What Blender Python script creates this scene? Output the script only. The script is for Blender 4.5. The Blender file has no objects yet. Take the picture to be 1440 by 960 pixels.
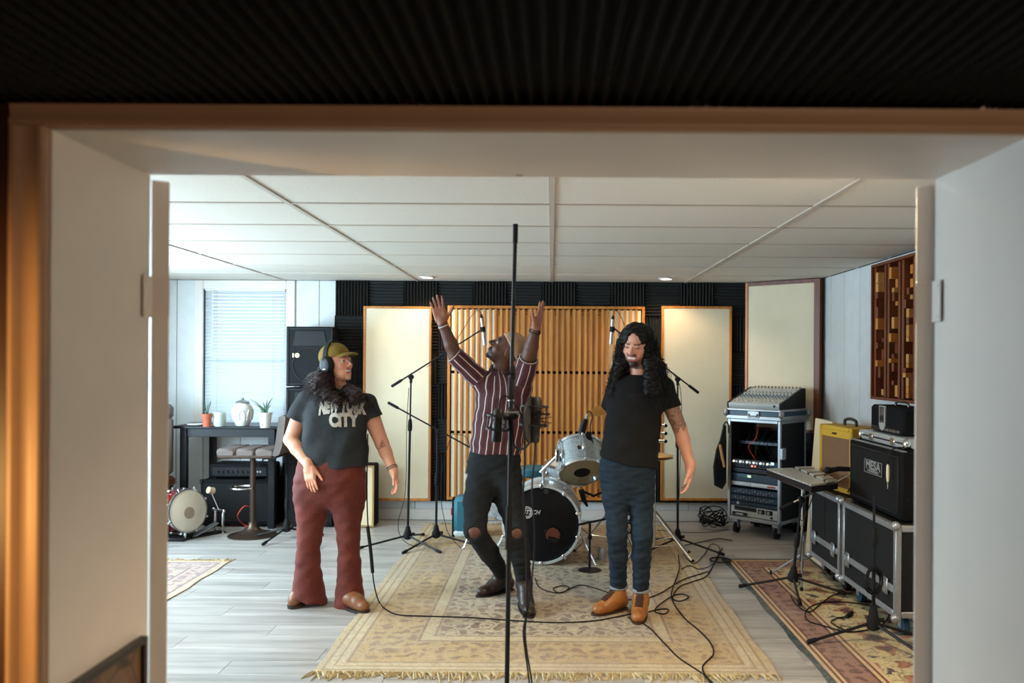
import bpy, bmesh, math, random
import numpy as np
from mathutils import Vector, Matrix
from mathutils.bvhtree import BVHTree

random.seed(7)
np.random.seed(7)
SC = bpy.context.scene
COL = SC.collection

# ------------------------------------------------------------------ camera
EYE = 1.533          # camera height
FPX = 1120.0         # focal length in pixels of the 1440 x 960 frame
VPX, VPY = 775.0, 508.0
ROLL = math.radians(0.35)
cam_d = bpy.data.cameras.new('camera')
cam = bpy.data.objects.new('camera', cam_d)
COL.objects.link(cam)
cam.location = (0, 0, EYE)
cam.rotation_euler = (math.pi / 2, -ROLL, 0)
cam_d.sensor_width = 36.0
cam_d.sensor_fit = 'HORIZONTAL'
cam_d.lens = 36.0 * FPX / 1440.0
cam_d.shift_x = (720 - VPX) / 1440.0
cam_d.shift_y = (VPY - 480) / 1440.0
cam_d.clip_start = 0.05
cam_d.dof.use_dof = True
cam_d.dof.focus_distance = 5.2
cam_d.dof.aperture_fstop = 2.0
SC.camera = cam

# ------------------------------------------------------------------ world, lights, exposure
SC.view_settings.view_transform = 'Standard'
SC.view_settings.look = 'None'
SC.view_settings.gamma = 1.0
SC.view_settings.use_curve_mapping = False
SC.view_settings.exposure = 0.72

world = bpy.data.worlds.new('overcast_sky')
SC.world = world
world.use_nodes = True
_bg = world.node_tree.nodes['Background']
_bg.inputs[0].default_value = (0.72, 0.86, 1.0, 1)
_bg.inputs[1].default_value = 0.6

COOL = (0.60, 0.83, 1.0)
WARM = (1.0, 0.74, 0.46)


def area_light(name, loc, rot, sx, sy, power, color):
    d = bpy.data.lights.new(name, 'AREA')
    d.shape = 'RECTANGLE'
    d.size, d.size_y = sx, sy
    d.energy = power
    d.color = color
    o = bpy.data.objects.new(name, d)
    COL.objects.link(o)
    o.location = loc
    o.rotation_euler = rot
    return o


def spot_light(name, loc, power, color, angle=130, blend=0.7, radius=0.05, rot=(0, 0, 0)):
    d = bpy.data.lights.new(name, 'SPOT')
    d.energy = power
    d.color = color
    d.spot_size = math.radians(angle)
    d.spot_blend = blend
    d.shadow_soft_size = radius
    o = bpy.data.objects.new(name, d)
    COL.objects.link(o)
    o.location = loc
    o.rotation_euler = rot
    return o


# daylight entering by the windows of the left wall and by the back window
area_light('daylight_side_window', (-4.12, 3.75, 1.45), (0, -math.pi / 2, 0), 1.2, 1.3, 125, COOL)
area_light('daylight_side_window', (-4.12, 5.75, 1.45), (0, -math.pi / 2, 0), 1.2, 1.3, 125, COOL)
area_light('daylight_back_window', (-2.96, 8.02, 1.5), (math.pi / 2, 0, math.pi), 1.0, 1.4, 4.0, (0.66, 0.86, 1.0))
LAMPS = {'back': 13, 'front': 60, 'control': 40}
# power of the warm lamp added out of view left of the doorway
LAMP_POWER = 30.0

# ------------------------------------------------------------------ helpers
_c, _s = math.cos(ROLL), math.sin(ROLL)


def P(x, y, Y):
    """pixel of the 1440 x 960 photograph at depth Y -> point in the room"""
    dx, dy = x - VPX, y - VPY
    ux, uy = dx * _c + dy * _s, -dx * _s + dy * _c
    return Vector((ux * Y / FPX, Y, EYE - uy * Y / FPX))


def PF(x, y, z=0.0):
    """pixel of a point that lies at height z -> point"""
    dx, dy = x - VPX, y - VPY
    ux, uy = dx * _c + dy * _s, -dx * _s + dy * _c
    Y = (EYE - z) * FPX / uy
    return Vector((ux * Y / FPX, Y, z))


def V(*a):
    return Vector(a)


def tag(o, label=None, cat=None, group=None, kind=None):
    if label: o['label'] = label
    if cat: o['category'] = cat
    if group: o['group'] = group
    if kind: o['kind'] = kind
    return o


def thing(name, label, cat, loc=(0, 0, 0), rz=0.0, group=None):
    o = bpy.data.objects.new(name, None)
    COL.objects.link(o)
    o.empty_display_size = 0.05
    o.location = loc
    o.rotation_euler = (0, 0, rz)
    return tag(o, label, cat, group)


def copy_tree(o, parent=None):
    c = o.copy()
    COL.objects.link(c)
    c.parent = parent
    for ch in list(o.children):
        copy_tree(ch, c)
    return c


def link(name, mesh, parent=None, loc=None, rz=None):
    o = bpy.data.objects.new(name, mesh)
    COL.objects.link(o)
    o.parent = parent
    if loc is not None: o.location = loc
    if rz is not None: o.rotation_euler = (0, 0, rz)
    return o


def frame_from(d, up=(0, 0, 1)):
    """3x3 with columns x, y, z where z = d"""
    z = Vector(d).normalized()
    u = Vector(up)
    if abs(z.dot(u.normalized())) > 0.98:
        u = Vector((1, 0, 0)) if abs(z.x) < 0.9 else Vector((0, 1, 0))
    x = u.cross(z).normalized()
    y = z.cross(x)
    return Matrix((x, y, z)).transposed()


class G:
    """collects shapes into one mesh"""

    def __init__(s):
        s.v, s.f = [], []

    def add(s, vs, fs, M=None):
        o = len(s.v)
        s.v += [tuple(M @ Vector(p)) for p in vs] if M is not None else [tuple(p) for p in vs]
        s.f += [tuple(i + o for i in f) for f in fs]
        return s

    def box(s, lo, hi, b=0.0, M=None):
        c = [(lo[i] + hi[i]) / 2 for i in range(3)]
        h = [abs(hi[i] - lo[i]) / 2 for i in range(3)]
        b = min(b, min(h) * 0.95)
        if b <= 0:
            vs = [(c[0] + x * h[0], c[1] + y * h[1], c[2] + z * h[2]) for x in (-1, 1) for y in (-1, 1) for z in (-1, 1)]
            fs = [(0, 1, 3, 2), (4, 6, 7, 5), (0, 4, 5, 1), (2, 3, 7, 6), (0, 2, 6, 4), (1, 5, 7, 3)]
            return s.add(vs, fs, M)
        vs, ix = [], {}
        for x in (-1, 1):
            for y in (-1, 1):
                for z in (-1, 1):
                    for a in range(3):
                        q = [h[0] - b, h[1] - b, h[2] - b]
                        q[a] = h[a]
                        ix[(x, y, z, a)] = len(vs)
                        vs.append((c[0] + x * q[0], c[1] + y * q[1], c[2] + z * q[2]))
        fs = []
        for sg in (-1, 1):
            fs.append([ix[(sg, y, z, 0)] for y, z in ((-1, -1), (1, -1), (1, 1), (-1, 1))])
            fs.append([ix[(x, sg, z, 1)] for x, z in ((-1, -1), (1, -1), (1, 1), (-1, 1))])
            fs.append([ix[(x, y, sg, 2)] for x, y in ((-1, -1), (1, -1), (1, 1), (-1, 1))])
        for a in (-1, 1):
            for e in (-1, 1):
                fs.append([ix[(a, e, -1, 0)], ix[(a, e, 1, 0)], ix[(a, e, 1, 1)], ix[(a, e, -1, 1)]])
                fs.append([ix[(a, -1, e, 0)], ix[(a, 1, e, 0)], ix[(a, 1, e, 2)], ix[(a, -1, e, 2)]])
                fs.append([ix[(-1, a, e, 1)], ix[(1, a, e, 1)], ix[(1, a, e, 2)], ix[(-1, a, e, 2)]])
                for z in (-1, 1):
                    fs.append([ix[(a, e, z, 0)], ix[(a, e, z, 1)], ix[(a, e, z, 2)]])
        return s.add(vs, fs, M)

    def cyl(s, p0, p1, r0, r1=None, n=12, caps=True):
        r1 = r0 if r1 is None else r1
        p0, p1 = Vector(p0), Vector(p1)
        R = frame_from(p1 - p0)
        vs = []
        for p, r in ((p0, r0), (p1, r1)):
            for i in range(n):
                a = 2 * math.pi * i / n
                vs.append(p + R @ Vector((r * math.cos(a), r * math.sin(a), 0)))
        fs = [(i, (i + 1) % n, n + (i + 1) % n, n + i) for i in range(n)]
        if caps:
            fs += [tuple(range(n))[::-1], tuple(range(n, 2 * n))]
        return s.add(vs, fs)

    def tube(s, pts, r, n=6, caps=True, closed=False):
        pts = [Vector(p) for p in pts]
        m = len(pts)
        rs = r if isinstance(r, (list, tuple)) else [r] * m
        vs = []
        up = None
        for i, p in enumerate(pts):
            if closed:
                t = pts[(i + 1) % m] - pts[i - 1]
            else:
                t = pts[min(i + 1, m - 1)] - pts[max(i - 1, 0)]
            if t.length < 1e-9: t = Vector((0, 0, 1))
            t.normalize()
            if up is None:
                up = Vector((0, 0, 1)) if abs(t.z) < 0.9 else Vector((1, 0, 0))
            x = up - t * up.dot(t)
            if x.length < 1e-6: x = t.orthogonal()
            x.normalize()
            y = t.cross(x)
            up = x
            for k in range(n):
                a = 2 * math.pi * k / n
                vs.append(p + (x * math.cos(a) + y * math.sin(a)) * rs[i])
        fs = []
        for i in range(m if closed else m - 1):
            j = (i + 1) % m
            for k in range(n):
                fs.append((i * n + k, i * n + (k + 1) % n, j * n + (k + 1) % n, j * n + k))
        if caps and not closed:
            fs += [tuple(range(n))[::-1], tuple(range((m - 1) * n, m * n))]
        return s.add(vs, fs)

    def lathe(s, prof, n=24, M=None, caps=True):
        vs = []
        for r, z in prof:
            for i in range(n):
                a = 2 * math.pi * i / n
                vs.append((r * math.cos(a), r * math.sin(a), z))
        m = len(prof)
        fs = [(i * n + k, i * n + (k + 1) % n, (i + 1) * n + (k + 1) % n, (i + 1) * n + k) for i in range(m - 1) for k in range(n)]
        if caps:
            fs += [tuple(range(n))[::-1], tuple(range((m - 1) * n, m * n))]
        return s.add(vs, fs, M)

    def torus(s, c, axis, R, r, n=28, m=8, a0=0.0, a1=2 * math.pi, up=(0, 0, 1)):
        F = frame_from(axis, up)
        full = abs(a1 - a0 - 2 * math.pi) < 1e-4
        k = n if full else n + 1
        pts = [Vector(c) + F @ Vector((R * math.cos(a0 + (a1 - a0) * i / n), R * math.sin(a0 + (a1 - a0) * i / n), 0)) for i in range(k)]
        return s.tube(pts, r, m, closed=full)

    def ball(s, c, r, n=14, m=8, M=None):
        r = (r, r, r) if not isinstance(r, (tuple, list)) else r
        vs, fs = [], []
        for j in range(m + 1):
            t = math.pi * j / m
            for i in range(n):
                a = 2 * math.pi * i / n
                q = Vector((r[0] * math.sin(t) * math.cos(a), r[1] * math.sin(t) * math.sin(a), r[2] * math.cos(t)))
                vs.append(Vector(c) + (M @ q if M is not None else q))
        for j in range(m):
            for i in range(n):
                fs.append((j * n + i, j * n + (i + 1) % n, (j + 1) * n + (i + 1) % n, (j + 1) * n + i))
        return s.add(vs, fs)

    def prism(s, poly, t, M=None):
        """polygon in local x,y, thickness t along local z"""
        n = len(poly)
        vs = [(x, y, 0) for x, y in poly] + [(x, y, t) for x, y in poly]
        fs = [tuple(range(n))[::-1], tuple(range(n, 2 * n))]
        fs += [(i, (i + 1) % n, n + (i + 1) % n, n + i) for i in range(n)]
        return s.add(vs, fs, M)

    def ring(s, x0, x1, z0, z1, w, y0, y1, b=0.0, M=None):
        """rectangular frame in the x-z plane"""
        s.box((x0, y0, z0), (x0 + w, y1, z1), b, M)
        s.box((x1 - w, y0, z0), (x1, y1, z1), b, M)
        s.box((x0 + w, y0, z0), (x1 - w, y1, z0 + w), b, M)
        s.box((x0 + w, y0, z1 - w), (x1 - w, y1, z1), b, M)
        return s

    def mesh(s, name, mat, smooth=40):
        me = bpy.data.meshes.new(name)
        me.from_pydata(s.v, [], s.f)
        bm = bmesh.new()
        bm.from_mesh(me)
        bmesh.ops.remove_doubles(bm, verts=bm.verts, dist=1e-6)
        bmesh.ops.recalc_face_normals(bm, faces=bm.faces)
        bm.to_mesh(me)
        bm.free()
        if smooth:
            me.shade_smooth()
            me.set_sharp_from_angle(angle=math.radians(smooth))
        if mat is not None:
            me.materials.append(mat)
        return me

    def build(s, name, mat, parent=None, smooth=40, loc=None, rz=None):
        return link(name, s.mesh(name, mat, smooth), parent, loc, rz)


def mtx(loc=(0, 0, 0), R=None):
    M = (R.to_4x4() if R is not None else Matrix.Identity(4))
    return Matrix.Translation(Vector(loc)) @ M


def spline(pts, n=8):
    """Catmull-Rom through pts"""
    pts = [Vector(p) for p in pts]
    q = [pts[0] * 2 - pts[1]] + pts + [pts[-1] * 2 - pts[-2]]
    out = []
    for i in range(1, len(q) - 2):
        for k in range(n):
            t = k / n
            a, b, c, d = q[i - 1], q[i], q[i + 1], q[i + 2]
            out.append(0.5 * ((2 * b) + (c - a) * t + (2 * a - 5 * b + 4 * c - d) * t * t + (3 * b - a - 3 * c + d) * t ** 3))
    out.append(pts[-1])
    return out


# ------------------------------------------------------------------ materials
class NT:
    def __init__(s, name):
        s.m = bpy.data.materials.new(name)
        s.m.use_nodes = True
        s.t = s.m.node_tree
        s.b = s.t.nodes['Principled BSDF']

    def n(s, kind, **kw):
        nd = s.t.nodes.new(kind)
        for k, v in kw.items():
            if k.startswith('i_'):
                key = k[2:]
                key = int(key) if key.isdigit() else key.replace('_', ' ')
                nd.inputs[key].default_value = v
            else:
                setattr(nd, k, v)
        return nd

    def l(s, a, b):
        s.t.links.new(a, b)

    def coord(s, which='Object', scale=(1, 1, 1), loc=(0, 0, 0), rot=(0, 0, 0)):
        tc = s.n('ShaderNodeTexCoord')
        mp = s.n('ShaderNodeMapping')
        mp.inputs['Scale'].default_value = scale
        mp.inputs['Location'].default_value = loc
        mp.inputs['Rotation'].default_value = rot
        s.l(tc.outputs[which], mp.inputs[0])
        return mp.outputs[0]

    def noise(s, vec, scale, detail=4, rough=0.55):
        nd = s.n('ShaderNodeTexNoise')
        nd.inputs['Scale'].default_value = scale
        nd.inputs['Detail'].default_value = detail
        nd.inputs['Roughness'].default_value = rough
        if vec is not None: s.l(vec, nd.inputs['Vector'])
        return nd.outputs['Fac']

    def ramp(s, fac, stops, interp='LINEAR'):
        nd = s.n('ShaderNodeValToRGB')
        cr = nd.color_ramp
        cr.interpolation = interp
        while len(cr.elements) < len(stops): cr.elements.new(0.5)
        for e, (p, c) in zip(cr.elements, stops):
            e.position = p
            e.color = (c[0], c[1], c[2], 1) if not isinstance(c, (int, float)) else (c, c, c, 1)
        s.l(fac, nd.inputs[0])
        return nd.outputs[0]

    def math(s, op, a, b=None, c=None):
        nd = s.n('ShaderNodeMath', operation=op)
        for i, x in enumerate((a, b, c)):
            if x is None: continue
            if isinstance(x, (int, float)): nd.inputs[i].default_value = x
            else: s.l(x, nd.inputs[i])
        return nd.outputs[0]

    def mix(s, fac, a, b, mode='MIX'):
        nd = s.n('ShaderNodeMix', data_type='RGBA', blend_type=mode)
        for i, x in ((0, fac), (6, a), (7, b)):
            if isinstance(x, (int, float)): nd.inputs[i].default_value = x
            elif isinstance(x, (tuple, list)): nd.inputs[i].default_value = (x[0], x[1], x[2], 1)
            else: s.l(x, nd.inputs[i])
        return nd.outputs[2]

    def base(s, col, rough=0.6, metal=0.0, spec=0.5):
        if isinstance(col, (tuple, list)): s.b.inputs['Base Color'].default_value = (col[0], col[1], col[2], 1)
        else: s.l(col, s.b.inputs['Base Color'])
        if isinstance(rough, (int, float)): s.b.inputs['Roughness'].default_value = rough
        else: s.l(rough, s.b.inputs['Roughness'])
        s.b.inputs['Metallic'].default_value = metal
        s.b.inputs['Specular IOR Level'].default_value = spec
        return s

    def bump(s, h, strength=0.3, dist=0.01):
        nd = s.n('ShaderNodeBump')
        nd.inputs['Strength'].default_value = strength
        nd.inputs['Distance'].default_value = dist
        s.l(h, nd.inputs['Height'])
        s.l(nd.outputs[0], s.b.inputs['Normal'])
        return s


def srgb(r, g, b):
    f = lambda c: (c / 255 / 12.92) if c <= 10 else ((c / 255 + 0.055) / 1.055) ** 2.4
    return (f(r), f(g), f(b))


def mat(name, col, rough=0.6, metal=0.0, var=0.12, scale=6.0, bump=0.0, bscale=80.0, stretch=(1, 1, 1), spec=0.5, rnd=0.0):
    """plain procedural material: base colour with mottled variation and fine relief"""
    t = NT(name)
    co = t.coord('Object', stretch)
    nz = t.noise(co, scale, 5)
    lo = tuple(max(0, c * (1 - var)) for c in col)
    hi = tuple(min(1, c * (1 + var)) for c in col)
    c = t.ramp(nz, [(0.3, lo), (0.7, hi)])
    if rnd:
        oi = t.n('ShaderNodeObjectInfo')
        f = t.math('MULTIPLY_ADD', oi.outputs['Random'], rnd * 2, 1 - rnd)
        cc = t.n('ShaderNodeCombineXYZ')
        for i in range(3): t.l(f, cc.inputs[i])
        c = t.mix(1.0, c, cc.outputs[0], 'MULTIPLY')
    t.base(c, rough, metal, spec)
    if bump:
        t.bump(t.noise(co, bscale, 3), bump, 0.004)
    return t.m


def glow(name, col, strength):
    t = NT(name)
    t.base((0.8, 0.8, 0.8), 0.5)
    t.b.inputs['Emission Color'].default_value = (*col, 1)
    t.b.inputs['Emission Strength'].default_value = strength
    return t.m


def wood(name, c0, c1, scale=3.0, stretch=(8, 8, 0.6), rough=0.45, rnd=0.1):
    t = NT(name)
    co = t.coord('Object', stretch)
    oi = t.n('ShaderNodeObjectInfo')
    ad = t.n('ShaderNodeVectorMath', operation='ADD')
    t.l(co, ad.inputs[0])
    sc = t.n('ShaderNodeVectorMath', operation='SCALE')
    cx = t.n('ShaderNodeCombineXYZ')
    for i in range(3): t.l(oi.outputs['Random'], cx.inputs[i])
    t.l(cx.outputs[0], sc.inputs[0])
    sc.inputs['Scale'].default_value = 37.0
    t.l(sc.outputs[0], ad.inputs[1])
    nz = t.noise(ad.outputs[0], scale, 6, 0.6)
    c = t.ramp(nz, [(0.3, c0), (0.7, c1)])
    f = t.math('MULTIPLY_ADD', oi.outputs['Random'], rnd * 2, 1 - rnd)
    cc = t.n('ShaderNodeCombineXYZ')
    for i in range(3): t.l(f, cc.inputs[i])
    c = t.mix(1.0, c, cc.outputs[0], 'MULTIPLY')
    t.base(c, rough)
    t.bump(nz, 0.15, 0.003)
    return t.m


M_WHITE = mat('white_paint', srgb(214, 208, 200), 0.45, var=0.03, bump=0.06, bscale=40)
M_PLANK = mat('white_board_paint', srgb(205, 208, 208), 0.5, var=0.05, scale=9, bump=0.12, bscale=30, rnd=0.03)
M_TILE = mat('ceiling_tile_board', srgb(212, 205, 192), 0.9, var=0.05, scale=120, bump=0.5, bscale=160, rnd=0.02)
M_GRID = mat('ceiling_grid_metal', srgb(190, 178, 165), 0.5, var=0.03)
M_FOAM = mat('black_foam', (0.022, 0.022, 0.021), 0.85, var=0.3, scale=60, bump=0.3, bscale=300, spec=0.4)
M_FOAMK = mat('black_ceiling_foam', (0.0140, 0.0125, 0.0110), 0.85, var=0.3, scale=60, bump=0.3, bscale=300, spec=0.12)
M_BLACKBOARD = mat('black_board', (0.012, 0.012, 0.011), 0.8, spec=0.18)
M_FABRIC = None
M_WOODO = wood('honey_wood', srgb(168, 98, 36), srgb(214, 140, 62))
M_SLATW = wood('light_slat_wood', srgb(176, 112, 50), srgb(210, 146, 76))
M_WOODD = wood('red_brown_wood', srgb(82, 38, 18), srgb(132, 66, 32))
M_WOODR = wood('recessed_slat_wood', srgb(190, 128, 62), srgb(224, 164, 94))
M_CREAMSLAT = wood('pale_slat', srgb(236, 220, 188), srgb(248, 236, 210))
M_BLACK = mat('black_metal', (0.012, 0.012, 0.013), 0.45, var=0.2, spec=0.18)
M_RUBBER = mat('black_rubber', (0.01, 0.01, 0.01), 0.7, var=0.2, spec=0.18)
M_PLASTIC = mat('black_plastic', (0.014, 0.014, 0.015), 0.4, var=0.15, spec=0.18)
M_TOLEX = mat('black_tolex', (0.009, 0.009, 0.0095), 0.8, var=0.3, scale=200, bump=0.3, bscale=500, spec=0.08)
M_CHROME = mat('chrome', (0.75, 0.76, 0.78), 0.16, 1.0, var=0.04)
M_ALU = mat('brushed_aluminium', (0.40, 0.41, 0.42), 0.42, 0.7, var=0.08, scale=30)
M_STEEL = mat('dull_steel', (0.4, 0.4, 0.4), 0.4, 0.9, var=0.1)
M_CREAM = mat('cream_vinyl', srgb(226, 206, 168), 0.6, var=0.05)
M_LENS = glow('downlight_lens', (1.0, 0.86, 0.66), 9.0)


def fabric_mat(name, col, s=260):
    t = NT(name)
    co = t.coord('Object')
    w1 = t.n('ShaderNodeTexWave', wave_type='BANDS', bands_direction='X')
    w2 = t.n('ShaderNodeTexWave', wave_type='BANDS', bands_direction='Z')
    for w in (w1, w2):
        t.l(co, w.inputs['Vector'])
        w.inputs['Scale'].default_value = s / 6.28
        w.inputs['Distortion'].default_value = 2.0
        w.inputs['Detail'].default_value = 2.0
    wv = t.math('MULTIPLY', w1.outputs['Fac'], w2.outputs['Fac'])
    nz = t.noise(co, 5.0, 6)
    c = t.ramp(nz, [(0.3, tuple(k * 0.94 for k in col)), (0.7, col)])
    c = t.mix(t.math('MULTIPLY', wv, 0.18), c, tuple(k * 0.7 for k in col))
    t.base(c, 0.9, spec=0.15)
    t.bump(wv, 0.25, 0.002)
    return t.m


M_FABRIC = fabric_mat('cream_acoustic_fabric', srgb(228, 214, 184))

# ================================================================== THE ROOM
ZC = 2.30            # ceiling of the live room
YB = 7.70            # back wall
XR = 2.47            # right wall
XL = -4.00           # left wall
Y0, Y1 = 1.72, 2.15  # thickness of the doorway wall
DX0, DX1, DZ = -1.085, 1.035, 2.03


def struct(o, label, cat):
    return tag(o, label, cat, kind='structure')


def vinyl():
    t = NT('grey_vinyl_plank')
    co = t.coord('Object', (0.55, 7, 1))
    oi = t.n('ShaderNodeObjectInfo')
    ad = t.n('ShaderNodeVectorMath', operation='ADD')
    cx = t.n('ShaderNodeCombineXYZ')
    for i in range(3): t.l(t.math('MULTIPLY', oi.outputs['Random'], 41.0), cx.inputs[i])
    t.l(co, ad.inputs[0]); t.l(cx.outputs[0], ad.inputs[1])
    a = t.noise(ad.outputs[0], 2.2, 5, 0.55)
    b = t.noise(ad.outputs[0], 9.0, 6, 0.6)
    c = t.ramp(a, [(0.25, srgb(136, 132, 127)), (0.5, srgb(172, 168, 163)), (0.75, srgb(200, 196, 191))])
    c = t.mix(t.math('MULTIPLY', b, 0.35), c, srgb(118, 114, 109))
    f = t.math('MULTIPLY_ADD', oi.outputs['Random'], 0.10, 0.93)
    cc = t.n('ShaderNodeCombineXYZ')
    for i in range(3): t.l(f, cc.inputs[i])
    c = t.mix(1.0, c, cc.outputs[0], 'MULTIPLY')
    t.base(c, 0.34)
    t.bump(b, 0.06, 0.002)
    return t.m


M_VINYL = vinyl()
M_SUB = mat('floor_joint', srgb(110, 106, 100), 0.8)
fl = G().box((XL - 0.1, Y1 - 0.43, -0.06), (XR + 0.1, YB + 0.1, -0.006)).build('floor', M_SUB)
struct(fl, 'pale grey wood-look plank floor of the recording room', 'floor')
PW, PL = 0.18, 1.25
pk = G().box((-PL / 2 + .0006, -PW / 2 + .0006, -0.006), (PL / 2 - .0006, PW / 2 - .0006, 0.0), 0.0012).mesh('plank', M_VINYL)
r = 0
y = Y1 - 0.43 + PW / 2
while y < YB:
    x = XL - 0.9 + (r * 0.43) % PL
    while x < XR + PL / 2 - 0.02:
        if x > XL - PL / 2:
            link('plank', pk, fl, (x, y, 0))
        x += PL
    y += PW
    r += 1

# ceiling with lay-in tiles
ce = G()
ce.box((XL - 0.1, Y1 - 0.02, ZC + 0.03), (XR + 0.1, YB + 0.1, ZC + 0.1))
TX, TY = 1.29, 0.63
gx = [-0.0 + TX * k for k in range(-4, 3)]
gy = [3.90 + TY * k for k in range(-3, 7)]
for x in gx:
    if XL < x < XR: ce.box((x - 0.013, Y1, ZC - 0.004), (x + 0.013, YB, ZC + 0.03))
for yy in gy:
    if Y1 < yy < YB - .03: ce.box((XL, yy - 0.011, ZC - 0.003), (XR, yy + 0.011, ZC + 0.03))
ceo = ce.build('ceiling', M_GRID)
struct(ceo, 'suspended ceiling of large cream tiles over the recording room', 'ceiling')
xs = [XL] + [x for x in gx if XL < x < XR] + [XR]
ys = [Y1] + [v for v in gy if Y1 < v < YB - .03] + [YB]
tc = {}
for i in range(len(xs) - 1):
    for j in range(len(ys) - 1):
        w, d = xs[i + 1] - xs[i], ys[j + 1] - ys[j]
        key = (round(w, 3), round(d, 3))
        if key not in tc:
            tc[key] = G().box((-w / 2 + .013, -d / 2 + .011, ZC + 0.002), (w / 2 - .013, d / 2 - .011, ZC + 0.02), 0.002).mesh('ceiling_tile', M_TILE)
        link('ceiling_tile', tc[key], ceo, ((xs[i] + xs[i + 1]) / 2, (ys[j] + ys[j + 1]) / 2, 0))

# back wall with a window opening
WX0, WX1, WZ0, WZ1 = -3.36, -2.56, 0.88, 2.235
wb = G()
YW = YB + 0.15
wb.box((XL - .1, YB + .012, -.06), (WX0, YW, ZC + .1)).box((WX1, YB + .012, -.06), (XR + .1, YW, ZC + .1))
wb.box((WX0, YB + .012, -.06), (WX1, YW, WZ0)).box((WX0, YB + .012, WZ1), (WX1, YW, ZC + .1))
M_GAP = mat('board_joint_shadow_gap', srgb(70, 70, 70), 0.9)
wall_b = wb.build('wall_back', M_GAP)
struct(wall_b, 'white vertical board wall behind the drums with a foam field', 'wall')


def wall_board(parent, p0, p1, z0, z1, nrm, name='wall_board'):
    """one vertical board between p0 and p1 (x,y), standing proud along nrm"""
    p0, p1 = Vector((*p0, 0)), Vector((*p1, 0))
    d = (p1 - p0)
    w = d.length
    d.normalize()
    R = Matrix((d, Vector((*nrm, 0)), Vector((0, 0, 1)))).transposed()
    G().box((0.0025, 0, z0), (w - 0.0025, 0.012, z1), 0.002, mtx(p0, R)).build(name, M_PLANK, parent)


FX0, FX1, FZ0 = -2.085, 1.895, 0.185
bx = [XL] + [-3.62 + 0.33 * k for k in range(0, 5)] + [FX0 + .02]
bx = [-4.0, -3.62, -3.36, -3.0, -2.56, -2.245, FX0 + .02]
for a, b in zip(bx[:-1], bx[1:]):
    if WX0 - .01 < (a + b) / 2 < WX1 + .01:
        wall_board(wall_b, (a, YB + .012), (b, YB + .012), 0, WZ0, (0, -1))
        wall_board(wall_b, (a, YB + .012), (b, YB + .012), WZ1, ZC, (0, -1))
    else:
        wall_board(wall_b, (a, YB + .012), (b, YB + .012), 0, ZC, (0, -1))
for k in range(12):
    a = FX0 + .02 + k * (XR - FX0 - .02) / 12
    b = FX0 + .02 + (k + 1) * (XR - FX0 - .02) / 12
    wall_board(wall_b, (a, YB + .012), (b, YB + .012), 0, ZC if a > FX1 - .3 else FZ0 + .02, (0, -1))

# black foam field: a black board with wedge tiles of alternating direction
G().box((FX0, YB - 0.012, FZ0), (FX1, YB - .001, ZC - .001)).build('foam_backing', M_BLACKBOARD, wall_b)
TS = (FX1 - FX0) / 12
NW = 11


def wedge_mesh(w, h, n, t=0.012, d=0.030):
    g = G()
    p = w / n
    prof = [(-w / 2, 0)]
    for i in range(n):
        prof += [(-w / 2 + p * (i + .12), t), (-w / 2 + p * (i + .5), t + d), (-w / 2 + p * (i + .88), t)]
    prof += [(w / 2, 0)]
    m = len(prof)
    vs = [(x, -y, -h / 2 + .001) for x, y in prof] + [(x, -y, h / 2 - .001) for x, y in prof]
    fs = [(i, i + 1, m + i + 1, m + i) for i in range(m - 1)]
    fs += [(0, m, 2 * m - 1, m - 1)]
    for i in range(1, m - 1, 1):
        fs += [(0, i, i + 1), (m, m + i + 1, m + i)] if i + 1 < m else []
    return g.add(vs, fs).mesh('foam_tile', M_FOAM, smooth=None)


# acoustic panels that hang over the foam: x0,x1,z0,z1
def BX(px, py): return P(px, py, YB)


PANELS = {'left': (BX(514, 431), BX(607, 702)), 'mid': (BX(631, 430), BX(904, 702)), 'right': (BX(929, 431), BX(1025, 702))}
tile_m = wedge_mesh(TS, TS, NW)
for i in range(12):
    for j in range(7):
        z1 = ZC - j * TS
        z0 = max(z1 - TS, FZ0)
        h = z1 - z0
        xa, xb = FX0 + i * TS, FX0 + (i + 1) * TS
        hid = any(a.x < xa - .01 and b.x > xb + .01 and b.z < z0 - .01 and a.z > z1 + .01 for a, b in PANELS.values())
        if hid: continue
        o = link('foam_tile', tile_m, wall_b, ((xa + xb) / 2, YB - .012, (z0 + z1) / 2))
        if h < TS - .01:
            o.scale = (1, 1, h / TS)
        elif (i + j) % 2 == 1:
            o.rotation_euler = (0, math.pi / 2, 0)

# baseboard of the back wall
bb = G()
bb.box((XL, YB - .022, 0), (XR - .001, YB, .105), .003).box((XL, YB - .03, 0), (XR - .001, YB - .022, .022), .003)
struct(bb.build('baseboard_back', M_WHITE), 'white baseboard along the back wall', 'baseboard')

# right wall
wr = G().box((XR + .012, Y0, -.06), (XR + .15, YB + .15, ZC + .1)).build('wall_right', M_GAP)
struct(wr, 'white painted vertical board wall behind the amplifiers', 'wall')
yy = YB
k = 0
while yy > Y1 + .05:
    yn = max(yy - 0.33, Y1)
    wall_board(wr, (XR + .012, yy), (XR + .012, yn), 0, ZC, (-1, 0))
    yy = yn
struct(G().box((XR - .022, Y1, 0), (XR, YB - .03, .105), .003).build('baseboard_right', M_WHITE), 'white baseboard along the right wall', 'baseboard')

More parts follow.
